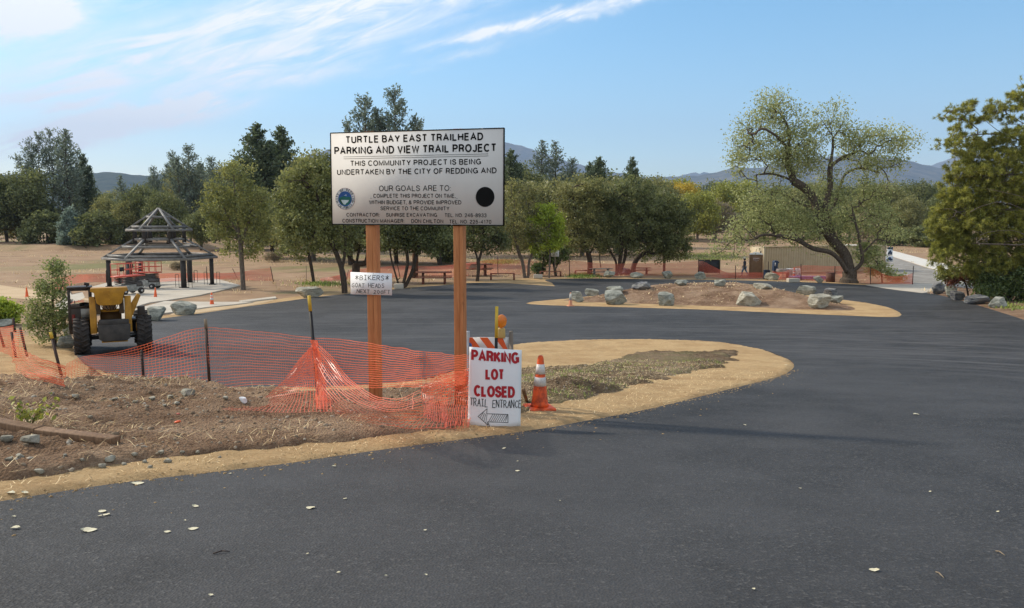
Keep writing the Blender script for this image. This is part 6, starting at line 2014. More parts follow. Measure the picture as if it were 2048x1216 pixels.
tree_px('evergreen_shrub', 'dark evergreen shrub under the bright green tree', (1090, 552), [[(1112, 554), (1108, 530), (1100, 515)], [(1110, 540), (1120, 520)]], [(1080, 528, 18, 22), (1100, 510, 22, 18), (1120, 512, 20, 20), (1075, 540, 14, 10)], 70, 5200, .11, .2, 'shrub', 'oakbark', 50, trunk_r=.15, cat='shrub')
tree_px('live_oak', 'pale olive oak with one thick trunk left of the grey picnic table', (1178, 551), [[(1178, 551), (1180, 525), (1174, 500), (1160, 470), (1150, 420), (1145, 380)], [(1178, 510), (1192, 480), (1190, 430)]],
        [(1150, 390, 40, 34), (1185, 390, 34, 36), (1140, 430, 32, 40), (1175, 445, 44, 40), (1150, 485, 30, 24), (1200, 480, 24, 24)], 230, 12500, .12, .28, 'olive', 'oakbark', 51, trunk_r=.27)
tree_px('live_oak', 'broad dark triple-trunked oak right of the grey picnic table', (1240, 550), [[(1232, 550), (1232, 525), (1222, 505), (1210, 480), (1195, 440)], [(1238, 550), (1240, 520), (1243, 490), (1240, 440), (1235, 400)], [(1241, 545), (1250, 515), (1254, 490), (1275, 450)]],
        [(1215, 400, 45, 40), (1260, 390, 48, 38), (1200, 450, 42, 40), (1250, 450, 55, 45), (1290, 430, 40, 45), (1225, 490, 45, 18), (1270, 490, 34, 18), (1310, 470, 30, 30)], 330, 21000, .125, .28, 'oakdark', 'oakbark', 52, trunk_r=.32)
tree_px('live_oak', 'oak with a curving branched trunk sweeping right under dark foliage', (1264, 549), [[(1264, 549), (1270, 525), (1283, 510), (1300, 500), (1320, 470)], [(1271, 522), (1290, 508), (1310, 507), (1330, 500)]], [(1320, 460, 42, 36), (1340, 490, 34, 22), (1310, 410, 45, 38), (1355, 440, 34, 34)], 190, 11500, .12, .27, 'oakdark', 'oakbark', 53, trunk_r=.26)
tree_px('straight_oak', 'dense green oak with one dark straight stem left of the black panel', (1328, 549), [[(1328, 549), (1329, 510), (1330, 470), (1326, 430)]], [(1330, 500, 42, 24), (1350, 470, 38, 36), (1320, 450, 40, 34), (1345, 420, 38, 30), (1370, 500, 18, 20), (1300, 505, 20, 16)], 180, 11000, .12, .26, 'oak', 'oakbark', 54, trunk_r=.13)
tree_px('thin_sapling', 'bare thin sapling stem between the pale oak and the triple-trunked oak', (1202, 535), [[(1202, 536), (1199, 515), (1198, 490)]], [(1198, 480, 12, 14)], 20, 400, .11, .2, 'olive', 'oakbark', 55, trunk_r=.06)

# --- the big spreading cottonwood
tree_px('cottonwood', 'huge spreading thin-leaved tree with leaning trunks in front of the beige container', (1697, 566),
        [[(1697, 568), (1699, 545), (1690, 510), (1664, 478), (1635, 435), (1632, 410), (1617, 384), (1588, 363), (1545, 348), (1500, 352, -1)],
         [(1690, 545, -.4), (1675, 522, -.6), (1653, 504, -.8), (1617, 496, -1), (1581, 478, -1.2), (1545, 471, -1.2), (1508, 471, -1.5), (1472, 500, -2)],
         [(1697, 560, .3), (1700, 535, .4), (1689, 507, .4), (1668, 470, .4), (1652, 430), (1650, 413), (1660, 377), (1660, 341), (1666, 287), (1660, 250), (1650, 214)],
         [(1635, 413), (1613, 410, .5), (1581, 391, 1), (1545, 381, 1.2), (1508, 395, 1.5)],
         [(1588, 363), (1577, 330), (1577, 305), (1577, 258), (1559, 225)],
         [(1577, 300), (1545, 275, -1), (1510, 262, -1.5), (1490, 290, -1.6)],
         [(1664, 330), (1690, 314, .5), (1715, 305, .8), (1745, 290, 1)],
         [(1652, 430), (1675, 406, .5), (1689, 370, .8), (1704, 344, 1), (1740, 334, 1.2), (1775, 345, 1.4)],
         [(1700, 545, -.3), (1718, 522, -.6), (1712, 490, -.8), (1707, 467, -.9), (1697, 431, -1), (1690, 395, -1)],
         [(1714, 510, -.7), (1730, 490, -1), (1744, 478, -1), (1769, 486, -1.2)],
         [(1664, 478), (1640, 470, -1.5), (1600, 462, -2.4), (1560, 470, -2.5)],
         [(1660, 250), (1668, 225), (1672, 205)], [(1664, 270), (1640, 235), (1628, 222)], [(1664, 280), (1683, 250), (1690, 225)]],
        [(1545, 225, 50, 42), (1500, 265, 36, 45), (1490, 320, 34, 40), (1580, 265, 46, 50), (1560, 315, 60, 40), (1610, 310, 42, 45), (1640, 260, 36, 36, None, .35), (1690, 270, 36, 36, None, .6), (1715, 290, 38, 40), (1765, 275, 48, 32), (1800, 285, 30, 24),
         (1740, 330, 55, 36), (1790, 330, 26, 28, None, .7), (1530, 400, 70, 36, None, .8), (1500, 460, 66, 36), (1455, 490, 36, 24), (1560, 445, 70, 42), (1430, 500, 22, 16), (1620, 440, 50, 45), (1690, 440, 60, 50, None, .65), (1745, 430, 50, 45, None, .7), (1770, 470, 40, 30), (1700, 485, 60, 20, None, .2), (1590, 485, 50, 18, None, .35), (1740, 385, 50, 36, None, .5), (1650, 370, 50, 40, None, .5)],
        1100, 42000, .105, .40, 'cotton', 'cottonbark', 60, step=.55, tip=.018, trunk_r=.80, shell=.6, sides=8, expo=.74)
tree_px('twiggy_shrub', 'leafy suckers at the foot of the big spreading tree', (1765, 566), [[(1765, 566), (1762, 545), (1755, 530)]], [(1755, 535, 20, 16), (1775, 548, 18, 12), (1735, 510, 26, 24), (1790, 556, 14, 8)], 70, 2600, .12, .25, 'cotton', 'cottonbark', 61, trunk_r=.06, cat='shrub')

# --- pine and shrubs on the right
def pine():
    Y = 46.0
    B = W(2095, 600, Y); B.z = float(G(Y)) - .1
    root = thing('pine_tree', 'large yellow-green pine at the right picture edge with drooping needle tufts', 'tree', B, 0, 'oaks and pines round the lot')
    s = Y / F
    rn = np.random.default_rng(71)
    def L(px, py, dy=0): v = W(px, py, Y) - B; return (v.x, dy, v.z)
    trunks = [[(0, 0, 0), L(2092, 500), L(2085, 400), L(2075, 300), L(2068, 190)]]
    for (a, b, c, d) in (((2090, 470), (2020, 480), (1950, 487), -1.2), ((2090, 470), (2000, 455), (1930, 462), .6), ((2087, 430), (1990, 418), (1905, 425), -.5), ((2087, 420), (2010, 405), (1960, 400), 1.4), ((2084, 380), (1990, 370), (1900, 385), .3),
                         ((2082, 350), (1985, 350), (1925, 355), -1), ((2078, 310), (2000, 320), (1935, 330), .8), ((2076, 290), (2000, 268), (1940, 222), -.4), ((2000, 268), (1945, 270), (1885, 290), .2), ((1960, 262), (1930, 240), (1890, 235), .0),
                         ((2074, 260), (2030, 232), (2005, 205), .5), ((2072, 240), (2030, 250), (1990, 250), -.6), ((2090, 500), (2010, 520), (1940, 520), .4), ((2092, 530), (2040, 550), (1990, 560), -.4), ((2076, 280), (2150, 260), (2220, 270), 0), ((2086, 400), (2180, 400), (2270, 420), .4),
                         ((2090, 480), (2190, 480), (2280, 500), -.6), ((2080, 340), (2170, 330), (2240, 350), .8), ((2070, 220), (2050, 180), (2040, 160), 0)):
        trunks.append([L(*a), L(b[0], b[1], d * .6), L(c[0], c[1], d)])
    lobes = []
    for (px, py, rx, rz_, wt) in ((1985, 350, 75, 55, 1), (1930, 400, 60, 48, 1), (2020, 400, 70, 60, 1), (1905, 440, 46, 36, 1), (1970, 455, 80, 50, 1), (2040, 480, 70, 60, 1), (1925, 490, 50, 36, 1), (1990, 520, 70, 36, 1), (1890, 480, 30, 26, .8), (1915, 355, 34, 28, .8),
                                  (1920, 240, 38, 34, .55), (1895, 290, 26, 20, .5), (1955, 225, 40, 26, .55), (2010, 225, 36, 34, .6), (1960, 290, 55, 26, .8), (2030, 290, 50, 40, .9), (2042, 190, 22, 30, .5), (2120, 350, 90, 120, .8), (2150, 470, 100, 80, .8), (2040, 540, 60, 30, .8), (1885, 455, 34, 30, 1), (1880, 510, 30, 26, .9), (1930, 535, 45, 24, .9), (1905, 400, 34, 28, .9), (1945, 330, 46, 30, .9)):
        v = L(px, py); lobes.append((v[0], rn.uniform(-.4, .4), v[2], rx * s, (rx + rz_) / 2 * s * .95, rz_ * s, wt))
    lb = np.array(lobes); w = (lb[:, 3] * lb[:, 4] * lb[:, 5]) ** .72 * lb[:, 6]; w /= w.sum()
    n = 3300
    pk = rn.choice(len(lb), n, p=w); d = rn.normal(size=(n, 3)); d /= np.linalg.norm(d, axis=1, keepdims=True)
    att = lb[pk, :3] + d * (rn.random(n) ** .42)[:, None] * lb[pk, 3:6]
    N_, par, ntr = grow(trunks, att, rn, .4)
    kids = np.bincount(par[par >= 0], minlength=len(N_)); cnt = (kids == 0).astype(float)
    for i in range(len(N_) - 1, -1, -1):
        if par[i] >= 0: cnt[par[i]] += cnt[i]
    rad = .012 * np.maximum(cnt, 1) ** .7; rad = .012 + (rad - .012) * (.30 - .012) / (rad.max() - .012)
    V, Fc = tubes(N_, par, rad, 6)
    link('trunk', np_mesh('trunk', V, Fc, [MAT['greybark']], True), root)
    ends = np.where(kids == 0)[0]; tw = np.where((cnt <= 2) & (np.arange(len(N_)) > ntr))[0]
    tuft = np.concatenate([ends, ends, rn.choice(tw, 17000)])
    m = len(tuft); per = 26
    tc_ = N_[tuft] + rn.normal(size=(m, 3)) * .09
    dr = N_[tuft] - N_[np.maximum(par[tuft], 0)]; dr /= np.linalg.norm(dr, axis=1, keepdims=True) + 1e-9
    C0 = np.repeat(tc_, per, 0); D0 = np.repeat(dr, per, 0) * .5 + rn.normal(size=(m * per, 3)) * .75
    D0[:, 2] -= .10
    D0 /= np.linalg.norm(D0, axis=1, keepdims=True)
    ln = rn.uniform(.14, .24, (m * per, 1)); sd = np.cross(D0, rn.normal(size=(m * per, 3))); sd /= np.linalg.norm(sd, axis=1, keepdims=True)
    V = np.stack([C0 - sd * .012, C0 + sd * .012, C0 + D0 * ln], 1).reshape(-1, 3)
    me = np_mesh('crown', V, np.arange(m * per * 3).reshape(-1, 3), [FO['pine']])
    set_rnd(me, np.clip(np.repeat(rn.random(m) * .6, per) + rn.random(m * per) * .4, 0, 1))
    link('crown', me, root)
pine()
tree_px('bare_snag', 'pale bare branches hanging from the pine on the right', (2075, 600), [[(2075, 600), (2070, 500), (2030, 490), (1975, 488), (1945, 486)], [(2070, 480), (2030, 462), (1985, 463), (1960, 470)], [(2070, 430), (2010, 405), (1965, 412), (1940, 425)], [(2070, 400), (2010, 385), (1975, 378)]],
        [(1960, 480, 20, 6)], 14, 30, .06, .1, 'brown', 'greybark', 72, Y=43.6, trunk_r=.05, tip=.016, cat='dead branches')
tree_px('red_leaved_shrub', 'shrub turning red at the corner of the gravel road and the roadside boulders', (1928, 580), [[(1940, 588), (1932, 570), (1920, 555)], [(1942, 585), (1952, 565)]], [(1916, 556, 14, 10), (1905, 562, 10, 7)], 40, 900, .07, .14, 'red', 'oakbark', 73, Y=47, trunk_r=.05, tip=.008, cat='shrub')
tree_px('roadside_shrub', 'yellow-green shrub beside the red-leaved one', (1950, 585), [[(1955, 592), (1950, 570), (1945, 550)], [(1956, 590), (1970, 560)]], [(1945, 555, 22, 22), (1965, 560, 20, 20), (1890, 548, 18, 12), (1930, 540, 26, 16), (1900, 558, 20, 12)], 120, 6000, .07, .16, 'young', 'oakbark', 74, Y=47.5, trunk_r=.05, tip=.008, cat='shrub')
tree_px('undergrowth_shrub', 'dark tangled shrub in the shade under the right-hand pine', (2020, 596), [[(2020, 600), (2018, 570), (2010, 545)], [(2022, 598), (2045, 560)], [(2018, 598), (1990, 570)]], [(2000, 560, 36, 34), (2040, 560, 36, 40), (2080, 550, 40, 50), (2010, 585, 46, 14), (1975, 585, 18, 14), (2060, 590, 34, 14)], 200, 12500, .09, .2, 'shrub', 'oakbark', 75, Y=45.2, trunk_r=.07, tip=.01, cat='shrub')
# --- left side, close
tree_px('young_tree', 'small leafy sapling left of the yellow machine behind the netting', (111, 697), [[(111, 697), (108, 650), (105, 600), (104, 555), (107, 520)], [(108, 640), (85, 610), (75, 590)], [(107, 600), (125, 570), (132, 550)], [(109, 650), (130, 635), (150, 620)]],
        [(107, 535, 14, 22), (120, 545, 18, 16), (90, 575, 20, 24), (115, 585, 26, 26), (80, 620, 28, 26), (115, 635, 34, 30), (75, 650, 22, 24), (100, 670, 36, 20), (135, 625, 16, 16), (62, 640, 14, 16)], 320, 6800, .044, .11, 'sapling', 'oakbark', 80, step=.2, tip=.006, trunk_r=.05)
tree_px('green_bush', 'fresh green bush at the left picture edge', (5, 650), [[(8, 652), (6, 630), (4, 612)], [(8, 650), (20, 630)], [(6, 650), (-12, 630)]], [(0, 620, 22, 22), (22, 625, 16, 18), (-20, 628, 22, 20), (8, 642, 34, 10)], 150, 6800, .075, .12, 'lime', 'oakbark', 81, step=.2, tip=.008, trunk_r=.04, cat='bush')

# --- background trees: a handful of kinds, each copied with its own size and turn
def conifer(root, leaders, leaf, bark, seed, levels=.38, nb=4, tuft=3, qs=(.42, .11), up=(.15, .7), prof=.8, bare=.35):
    """leaders: (polyline, radius of its skirt, share of bare stem, stem radius); boughs in whorls with upturned ends"""
    rn = np.random.default_rng(seed)
    P_ = []; par = []; rad = []
    C = []; D = []; K = []
    for pts, Rb, t0, r0 in leaders:
        sp_ = np.array([tuple(v) for v in smooth(pts, 8)])
        seg = np.linalg.norm(np.diff(sp_, axis=0), axis=1); cum = np.concatenate([[0], np.cumsum(seg)]); L_ = cum[-1]
        b0 = len(P_)
        for i, q in enumerate(sp_):
            P_.append(q); par.append(-1 if i == 0 else len(P_) - 2); rad.append(max(.03, r0 * (1 - .9 * cum[i] / L_)))
        s_ = t0 * L_
        while s_ < L_ * .985:
            t = (s_ - t0 * L_) / (L_ * (1 - t0))
            base = np.array([np.interp(s_, cum, sp_[:, i]) for i in range(3)])
            for _ in range(nb):
                R = Rb * (1 - t) ** prof * (.5 + .5 * min(1, t / .18)) * rn.uniform(.45, 1.12) + .12
                a = rn.uniform(0, 6.283); e = rn.uniform(*up) * (.5 + .8 * t)
                d = np.array([math.cos(a), math.sin(a), 0]) * math.cos(e) + np.array([0, 0, math.sin(e)])
                k = max(2, int(R / .45))
                prev = b0 + int(np.abs(cum - s_).argmin())
                P_.append(base); par.append(-1); rad.append(.035); prev = len(P_) - 1
                for j in range(1, k + 1):
                    u = j / k
                    q = base + d * R * u + np.array([0, 0, .28 * R * u * u]) + rn.normal(size=3) * .05 * R
                    P_.append(q); par.append(prev); rad.append(.035 * (1 - .6 * u)); prev = len(P_) - 1
                nt = max(2, int(R / .20))
                for u in np.linspace(bare, 1.0, nt):
                    q = base + d * R * u + np.array([0, 0, .28 * R * u * u])
                    kk = rn.random()
                    for _2 in range(tuft):
                        C.append(q + rn.normal(size=3) * (.10 + .05 * R)); D.append(d * .5 + np.array([0, 0, .35]) + rn.normal(size=3) * .55); K.append(kk)
            s_ += levels * rn.uniform(.7, 1.3)
    V, Fc = tubes(np.array(P_), np.array(par), np.array(rad), 4)
    link('trunk', np_mesh('trunk', V, Fc, [MAT[bark]], True), root)
    C = np.array(C); D = np.array(D); D /= np.linalg.norm(D, axis=1, keepdims=True)
    n = len(C)
    sd = np.cross(D, rn.normal(size=(n, 3))); sd /= np.linalg.norm(sd, axis=1, keepdims=True)
    l = D * (qs[0] * .5 * rn.uniform(.6, 1.3, (n, 1))); w = sd * (qs[1] * rn.uniform(.6, 1.3, (n, 1)))
    V = np.stack([C - l, C + w, C + l, C - w], 1).reshape(-1, 3)
    me = np_mesh('crown', V, np.arange(4 * n).reshape(n, 4), [FO[leaf]])
    set_rnd(me, np.clip(np.array(K) * .55 + rn.random(n) * .45, 0, 1))
    link('crown', me, root)
CONIFERS = {
    'greypine': dict(leaders=[([(0, 0, 0), (.2, 0, 6), (.1, 0, 12), (.3, 0, 20)], 3.9, .26, .30), ([(.15, 0, 5), (1.9, .4, 9), (2.6, .4, 16.5)], 3.0, .25, .16), ([(.1, 0, 6.5), (-1.6, .2, 10), (-2.2, 0, 17.5)], 3.0, .25, .16)], leaf='greypine', bark='greybark', seed=203, nb=3, levels=.40, tuft=4, qs=(.42, .09), prof=.5),
    'forkpine': dict(leaders=[([(0, 0, 0), (-.6, 0, 6), (-2.2, 0, 11), (-3.0, 0, 17)], 2.9, .5, .24), ([(-.4, 0, 4), (.6, 0, 10), (.2, 0, 18.8)], 3.0, .5, .20), ([(.5, .3, 0), (2.0, .3, 8), (2.4, .2, 18.6)], 3.2, .42, .24), ([(-1.2, 0, 8), (-3.8, .2, 11.5), (-5.2, 0, 14.5)], 2.7, .35, .12), ([(1.2, .2, 5), (3.6, .2, 9), (4.4, .4, 15.5)], 2.6, .4, .14), ([(-.8, 0, 7), (-1.4, -.4, 12), (-1.2, -.3, 18)], 2.5, .5, .14), ([(.3, .2, 2), (.9, .5, 6), (1.3, .6, 13)], 2.8, .3, .14)], leaf='greypine', bark='greybark', seed=204, nb=3, levels=.46, tuft=3, qs=(.40, .085), up=(.1, .9), prof=.38),
    'darkpine': dict(leaders=[([(0, 0, 0), (.1, 0, 6), (0, 0, 12), (.1, 0, 18)], 5.6, .08, .30), ([(.1, 0, 8), (1.0, .3, 11), (1.6, .2, 15.5)], 2.4, .1, .1)], leaf='darkpine', bark='oakbark', seed=205, nb=6, levels=.34, tuft=4, qs=(.44, .115), prof=.72),
    'thinpine': dict(leaders=[([(0, 0, 0), (.1, 0, 6), (-.1, 0, 12), (.1, 0, 18)], 3.0, .22, .20)], leaf='greypine', bark='oakbark', seed=206, nb=4, levels=.40, tuft=3, qs=(.40, .09), prof=.6),
}
KINDS = {}
def kind(key, H, lobes, trunks, n_att, leaves, size, clump, leaf, bark, seed, **kw):
    KINDS[key] = dict(H=H, lobes=lobes, trunks=trunks, n_att=n_att, leaves=leaves, size=size, clump=clump, leaf=leaf, bark=bark, seed=seed, kw=kw, first=None)
kind('oak', 10, [(0, 0, 7.5, 3.2, 3.0, 2.2), (-2.2, .5, 5.8, 2.4, 2.2, 2.0), (2.3, -.4, 5.6, 2.4, 2.3, 2.0), (.3, 1.4, 5.2, 2.8, 2.2, 2.0), (0, -1.4, 4.0, 3.0, 2.2, 1.6), (-1.6, -1, 3.2, 2.0, 1.6, 1.2), (1.9, .4, 3.2, 2.0, 1.6, 1.2)], [[(0, 0, 0), (.2, 0, 2.2), (-.1, .1, 4.5), (.2, 0, 7)]], 330, 15000, .19, .50, 'oakdark', 'oakbark', 101, trunk_r=.3)
kind('olive', 10, [(0, 0, 7.8, 2.6, 2.5, 2.0), (-2.0, .5, 6.0, 2.3, 2.2, 2.0), (2.0, -.4, 6.2, 2.3, 2.2, 2.0), (.3, 0, 4.6, 3.2, 2.6, 2.0), (-1.2, -1, 2.8, 2.6, 2.0, 1.4), (1.8, 0, 2.8, 2.2, 2.0, 1.4)], [[(0, 0, 0), (.1, 0, 2.2), (-.1, .1, 4.5), (0, 0, 7.5)]], 330, 15000, .19, .50, 'olive', 'greybark', 102, trunk_r=.25)
kind('greypine', 20, [(0, 0, 18, 1.6, 1.6, 1.8), (-.8, 0, 15.5, 2.0, 2, 1.6), (1.1, .3, 15, 2.0, 2, 1.6), (0, 0, 12.5, 3, 2.8, 1.8), (-1.2, .5, 10, 2.6, 2.6, 1.6), (1.5, -.5, 9.5, 2.6, 2.6, 1.6), (0, 0, 7.5, 3.2, 3, 1.6), (.4, 0, 5.2, 2.8, 2.8, 1.4)], [[(0, 0, 0), (.2, 0, 6), (0, 0, 12), (.2, 0, 19.5)], [(.1, 0, 8), (1.2, .3, 12), (1.6, .3, 16.5)], [(.1, 0, 9), (-1.0, .2, 13), (-1.2, 0, 17)]], 420, 17000, .17, .46, 'greypine', 'greybark', 103, trunk_r=.30, aspect=3.2, wpow=.5)
kind('forkpine', 20, [(-4.5, 0, 14, 2.2, 2, 2.2, .8), (-2.4, .5, 17, 2.2, 2, 2.0), (0, 0, 18.5, 2.0, 2, 1.5), (2.2, 0, 18, 1.8, 2, 1.8), (3.6, .5, 15, 1.8, 2, 2.2), (2.6, 0, 12, 2.4, 2, 2), (-3.6, -.4, 11, 2, 2, 1.8, .6), (4.4, 0, 10.5, 1.8, 1.6, 2.0), (2.4, 0, 8, 2.6, 2, 2)], [[(0, 0, 0), (-.6, 0, 6), (-2.2, 0, 11), (-3.0, 0, 16)], [(-.4, 0, 4), (1, 0, 10), (.4, 0, 17.5)], [(.5, .3, 0), (2.2, .3, 8), (2.6, .2, 17.5)], [(-1.2, 0, 8), (-4, .2, 12), (-4.8, 0, 14.5)]], 420, 10500, .17, .44, 'greypine', 'greybark', 104, trunk_r=.30, aspect=3.2, tip=.03, wpow=.5)
kind('darkpine', 18, [(0, 0, 16.9, .7, .7, 1.2), (0, 0, 15.2, 1.3, 1.3, 1.4), (0, 0, 13.4, 1.9, 1.9, 1.5), (.3, 0, 11.5, 2.6, 2.4, 1.6), (-.4, .3, 9, 3.2, 3, 1.7), (.4, 0, 6.5, 3.6, 3.4, 1.7), (0, 0, 4, 3.6, 3.4, 1.5)], [[(0, 0, 0), (.1, 0, 6), (0, 0, 12), (0, 0, 17.6)]], 520, 24000, .18, .46, 'darkpine', 'oakbark', 105, trunk_r=.32, aspect=2.6, wpow=.48)
kind('thinpine', 18, [(0, 0, 17, .8, .8, 1.2), (.2, 0, 14.5, 1.2, 1.2, 1.2), (-.4, 0, 12, 1.5, 1.5, 1.2), (.5, 0, 10, 1.7, 1.7, 1.2), (-.3, 0, 8, 1.8, 1.8, 1.2), (0, 0, 6, 1.8, 1.8, 1.2)], [[(0, 0, 0), (.1, 0, 6), (0, 0, 12), (.1, 0, 17.8)]], 260, 8500, .16, .38, 'greypine', 'oakbark', 106, trunk_r=.20, aspect=3.2, wpow=.4)
kind('cone_bush', 6, [(0, 0, 4.6, 1.0, 1, 1.2), (0, 0, 3.0, 1.8, 1.7, 1.4), (.2, 0, 1.6, 2.2, 2.1, 1.3), (-.6, 0, 1.2, 1.9, 1.8, 1.1)], [[(0, 0, 0), (0, 0, 2.5), (0, 0, 5.2)]], 200, 9000, .17, .26, 'bluebush', 'greybark', 107, trunk_r=.12, aspect=2.0)
kind('gold', 10, [(0, 0, 7.6, 3.0, 2.8, 2.2), (-2.4, 0, 6.2, 2.4, 2.2, 2), (2.4, .4, 6.0, 2.4, 2.2, 2), (0, 0, 4.6, 3.4, 2.8, 2)], [[(0, 0, 0), (.1, 0, 3), (0, 0, 7)]], 300, 14000, .20, .5, 'gold', 'greybark', 108, trunk_r=.25)
kind('goldgreen', 10, [(0, 0, 7.6, 3.0, 2.8, 2.2), (-2.4, 0, 5.6, 2.4, 2.2, 2), (2.4, .4, 5.4, 2.4, 2.2, 2), (0, 0, 3.6, 3.4, 2.8, 2.2)], [[(0, 0, 0), (.1, 0, 3), (0, 0, 7)]], 300, 14000, .20, .5, 'goldgreen', 'greybark', 109, trunk_r=.25)
kind('brown', 8, [(0, 0, 5.6, 2.4, 2.2, 2), (-1.6, 0, 4.2, 2.0, 2, 1.7), (1.7, 0, 4.0, 2.0, 2, 1.7), (0, 0, 2.4, 2.6, 2.2, 1.5)], [[(0, 0, 0), (0, 0, 2.5), (.1, 0, 6)]], 220, 4200, .20, .36, 'brown', 'greybark', 110, trunk_r=.18, tip=.03)
kind('round_bush', 4, [(0, 0, 2.2, 2.0, 1.8, 1.5), (-1.3, 0, 1.4, 1.5, 1.4, 1.1), (1.4, 0, 1.4, 1.5, 1.4, 1.1)], [[(0, 0, 0), (0, 0, 1.2), (.1, 0, 2.5)]], 130, 5200, .17, .28, 'oakdark', 'oakbark', 111, trunk_r=.1)
GB = 'trees in the background woods'
def bg(key, px, ytop, ybase, label, Y=None, wide=1.0, name='background_tree', rz=None, cat='tree'):
    k = KINDS[key]
    rn = random.Random(int(px * 7 + ytop))
    B = P(px, ybase) if Y is None else Vector((W(px, 450, Y).x, Y, float(G(Y))))
    top = W(px, ytop, B.y)
    s = (top.z - B.z) / (k['H'] * .985)
    if k['first'] is None:
        root = thing(name, label, cat, B, 0, GB)
        if key in CONIFERS: conifer(root, **CONIFERS[key])
        else: build_tree(root, k['trunks'], k['lobes'], k['n_att'], k['leaves'], k['size'], k['clump'], k['leaf'], k['bark'], k['seed'], sides=5, **k['kw'])
        k['first'] = root
    else:
        root = copy_tree(k['first']); root.name = name
    root.location = B - Vector((0, 0, .1))
    root.scale = (s * wide, s * wide, s)
    root.rotation_euler = (0, 0, rn.uniform(0, 6.28) if rz is None else rz)
    tag(root, label, cat, GB)
    return root
bg('oak', 60, 338, 491, 'dark broad oak at the left picture edge below the forked pine', wide=1.0)
bg('oak', -30, 335, 492, 'dark oak cut by the left picture edge', wide=1.1)
bg('olive', 15, 372, 489, 'olive tree between the two dark oaks at far left', wide=1.1)
bg('forkpine', 105, 250, 488, 'tall many-forked open pine rising on the far left', Y=165, rz=0.1)
bg('thinpine', 140, 262, 488, 'slim dark pine at the right side of the forked pine', Y=160, wide=1.2)
bg('darkpine', 172, 310, 488, 'short ragged pine at the right foot of the forked pine', Y=170, wide=.75)
bg('cone_bush', 145, 415, 498, 'bluish cone-shaped young conifer at the back of the field')
bg('round_bush', 200, 420, 498, 'dark round bush right of the bluish young conifer', wide=1.0)
bg('round_bush', 95, 420, 494, 'low dark bush left of the bluish young conifer', wide=1.0)
bg('olive', 212, 395, 494, 'yellowish olive tree behind the dark round bush', wide=.9)
bg('olive', 262, 400, 495, 'olive tree just behind the left half of the pavilion roof', wide=1.1)
bg('thinpine', 246, 352, 490, 'slim grey pine showing left above the pavilion', Y=185, wide=1.2)
bg('oak', 285, 370, 494, 'dark tree right behind the pavilion peak', wide=.9)
bg('greypine', 312, 335, 490, 'grey pine poking out right of the pavilion peak', Y=180, wide=.9)
bg('oak', 335, 385, 496, 'dark tree behind the right half of the pavilion roof', wide=.95)
bg('olive', 368, 335, 494, 'tall olive-green tree left of the young oak', Y=165, wide=.8)
bg('greypine', 380, 292, 490, 'grey pine with a spiky top left of the young oak', Y=160, wide=1.0)
bg('greypine', 350, 305, 488, 'lower grey pine close left of the spiky-topped one', Y=170, wide=.8)
bg('greypine', 428, 316, 488, 'grey pine directly behind the young oak', Y=175, wide=1.0)
bg('darkpine', 518, 250, 492, 'tall dense dark pine left of the big board', Y=135, wide=1.15)
bg('darkpine', 568, 256, 492, 'second tall dark pine, nearer to the big board', Y=142, wide=1.05)
bg('oak', 545, 400, 500, 'dark oak at the feet of the two tall pines', Y=112, wide=1.1)
bg('oak', 455, 400, 495, 'dark oak in the shade behind the young oak', Y=140, wide=1.1)
bg('oak', 400, 420, 495, 'dark low oak left behind the young oak', Y=135, wide=1.1)
bg('olive', 625, 308, 500, 'sunlit olive oak left edge behind the big board', Y=105, wide=.95)
bg('greypine', 737, 195, 500, 'tall open pine rising above the board on the left', Y=122, wide=1.0)
bg('greypine', 790, 180, 500, 'tallest open pine rising above the board', Y=122, wide=1.0)
bg('greypine', 838, 250, 500, 'lower pine top showing just over the board, right of the tallest', Y=126, wide=.9)
bg('oak', 700, 380, 505, 'dark oak wholly behind the lower left of the board', Y=95, wide=1.2)
bg('oak', 880, 395, 508, 'dark oak behind the right of the board', Y=95, wide=1.3)
bg('oak', 792, 400, 506, 'dark oak behind the middle of the board', Y=98, wide=1.2)
bg('darkpine', 1022, 302, 500, 'dark pine just right of the board', Y=135, wide=1.0)
bg('oak', 1050, 330, 500, 'dark rounded oak right of that dark pine', Y=140, wide=.8)
bg('thinpine', 1083, 284, 495, 'slim spire-like pine right of the board', Y=150, wide=1.25)
bg('thinpine', 1110, 285, 495, 'second slim pine close beside the spire-like one', Y=152, wide=1.35)
bg('greypine', 1142, 318, 495, 'grey pine clump in the middle of the tree line', Y=150, wide=1.0)
bg('darkpine', 1196, 316, 495, 'dark rounded pine above the oak row', Y=150, wide=1.05)
bg('darkpine', 1180, 326, 495, 'dark pine left shoulder of the rounded pine', Y=156, wide=.9)
bg('darkpine', 1262, 316, 495, 'lone pine standing out above the oaks', Y=150, wide=.75)
bg('olive', 1110, 360, 500, 'olive tree behind the bright green young tree', Y=115, wide=1.2)
bg('olive', 1070, 368, 500, 'olive tree behind the thin-leaved grey-olive oak', Y=112, wide=1.0)
bg('olive', 1165, 352, 500, 'olive tree behind the pale olive oak', Y=118, wide=1.2)
bg('olive', 1235, 360, 500, 'olive tree behind the triple-trunked oak', Y=120, wide=1.1)
bg('oak', 1300, 372, 500, 'dark oak left in front of the golden tree', Y=120, wide=1.0)
bg('olive', 1310, 356, 490, 'pale olive tree left behind the golden one', Y=190, wide=1.0)
bg('goldgreen', 1350, 358, 488, 'yellow-green tree behind the golden tree', Y=215, wide=1.2)
bg('gold', 1362, 366, 488, 'golden autumn tree in the middle distance', Y=195, wide=1.05)
bg('goldgreen', 1395, 382, 490, 'green-gold tree on the right of the golden one', Y=180, wide=1.05)
bg('brown', 1432, 396, 486, 'brownish thin tree left of the spreading tree', Y=205, wide=1.2)
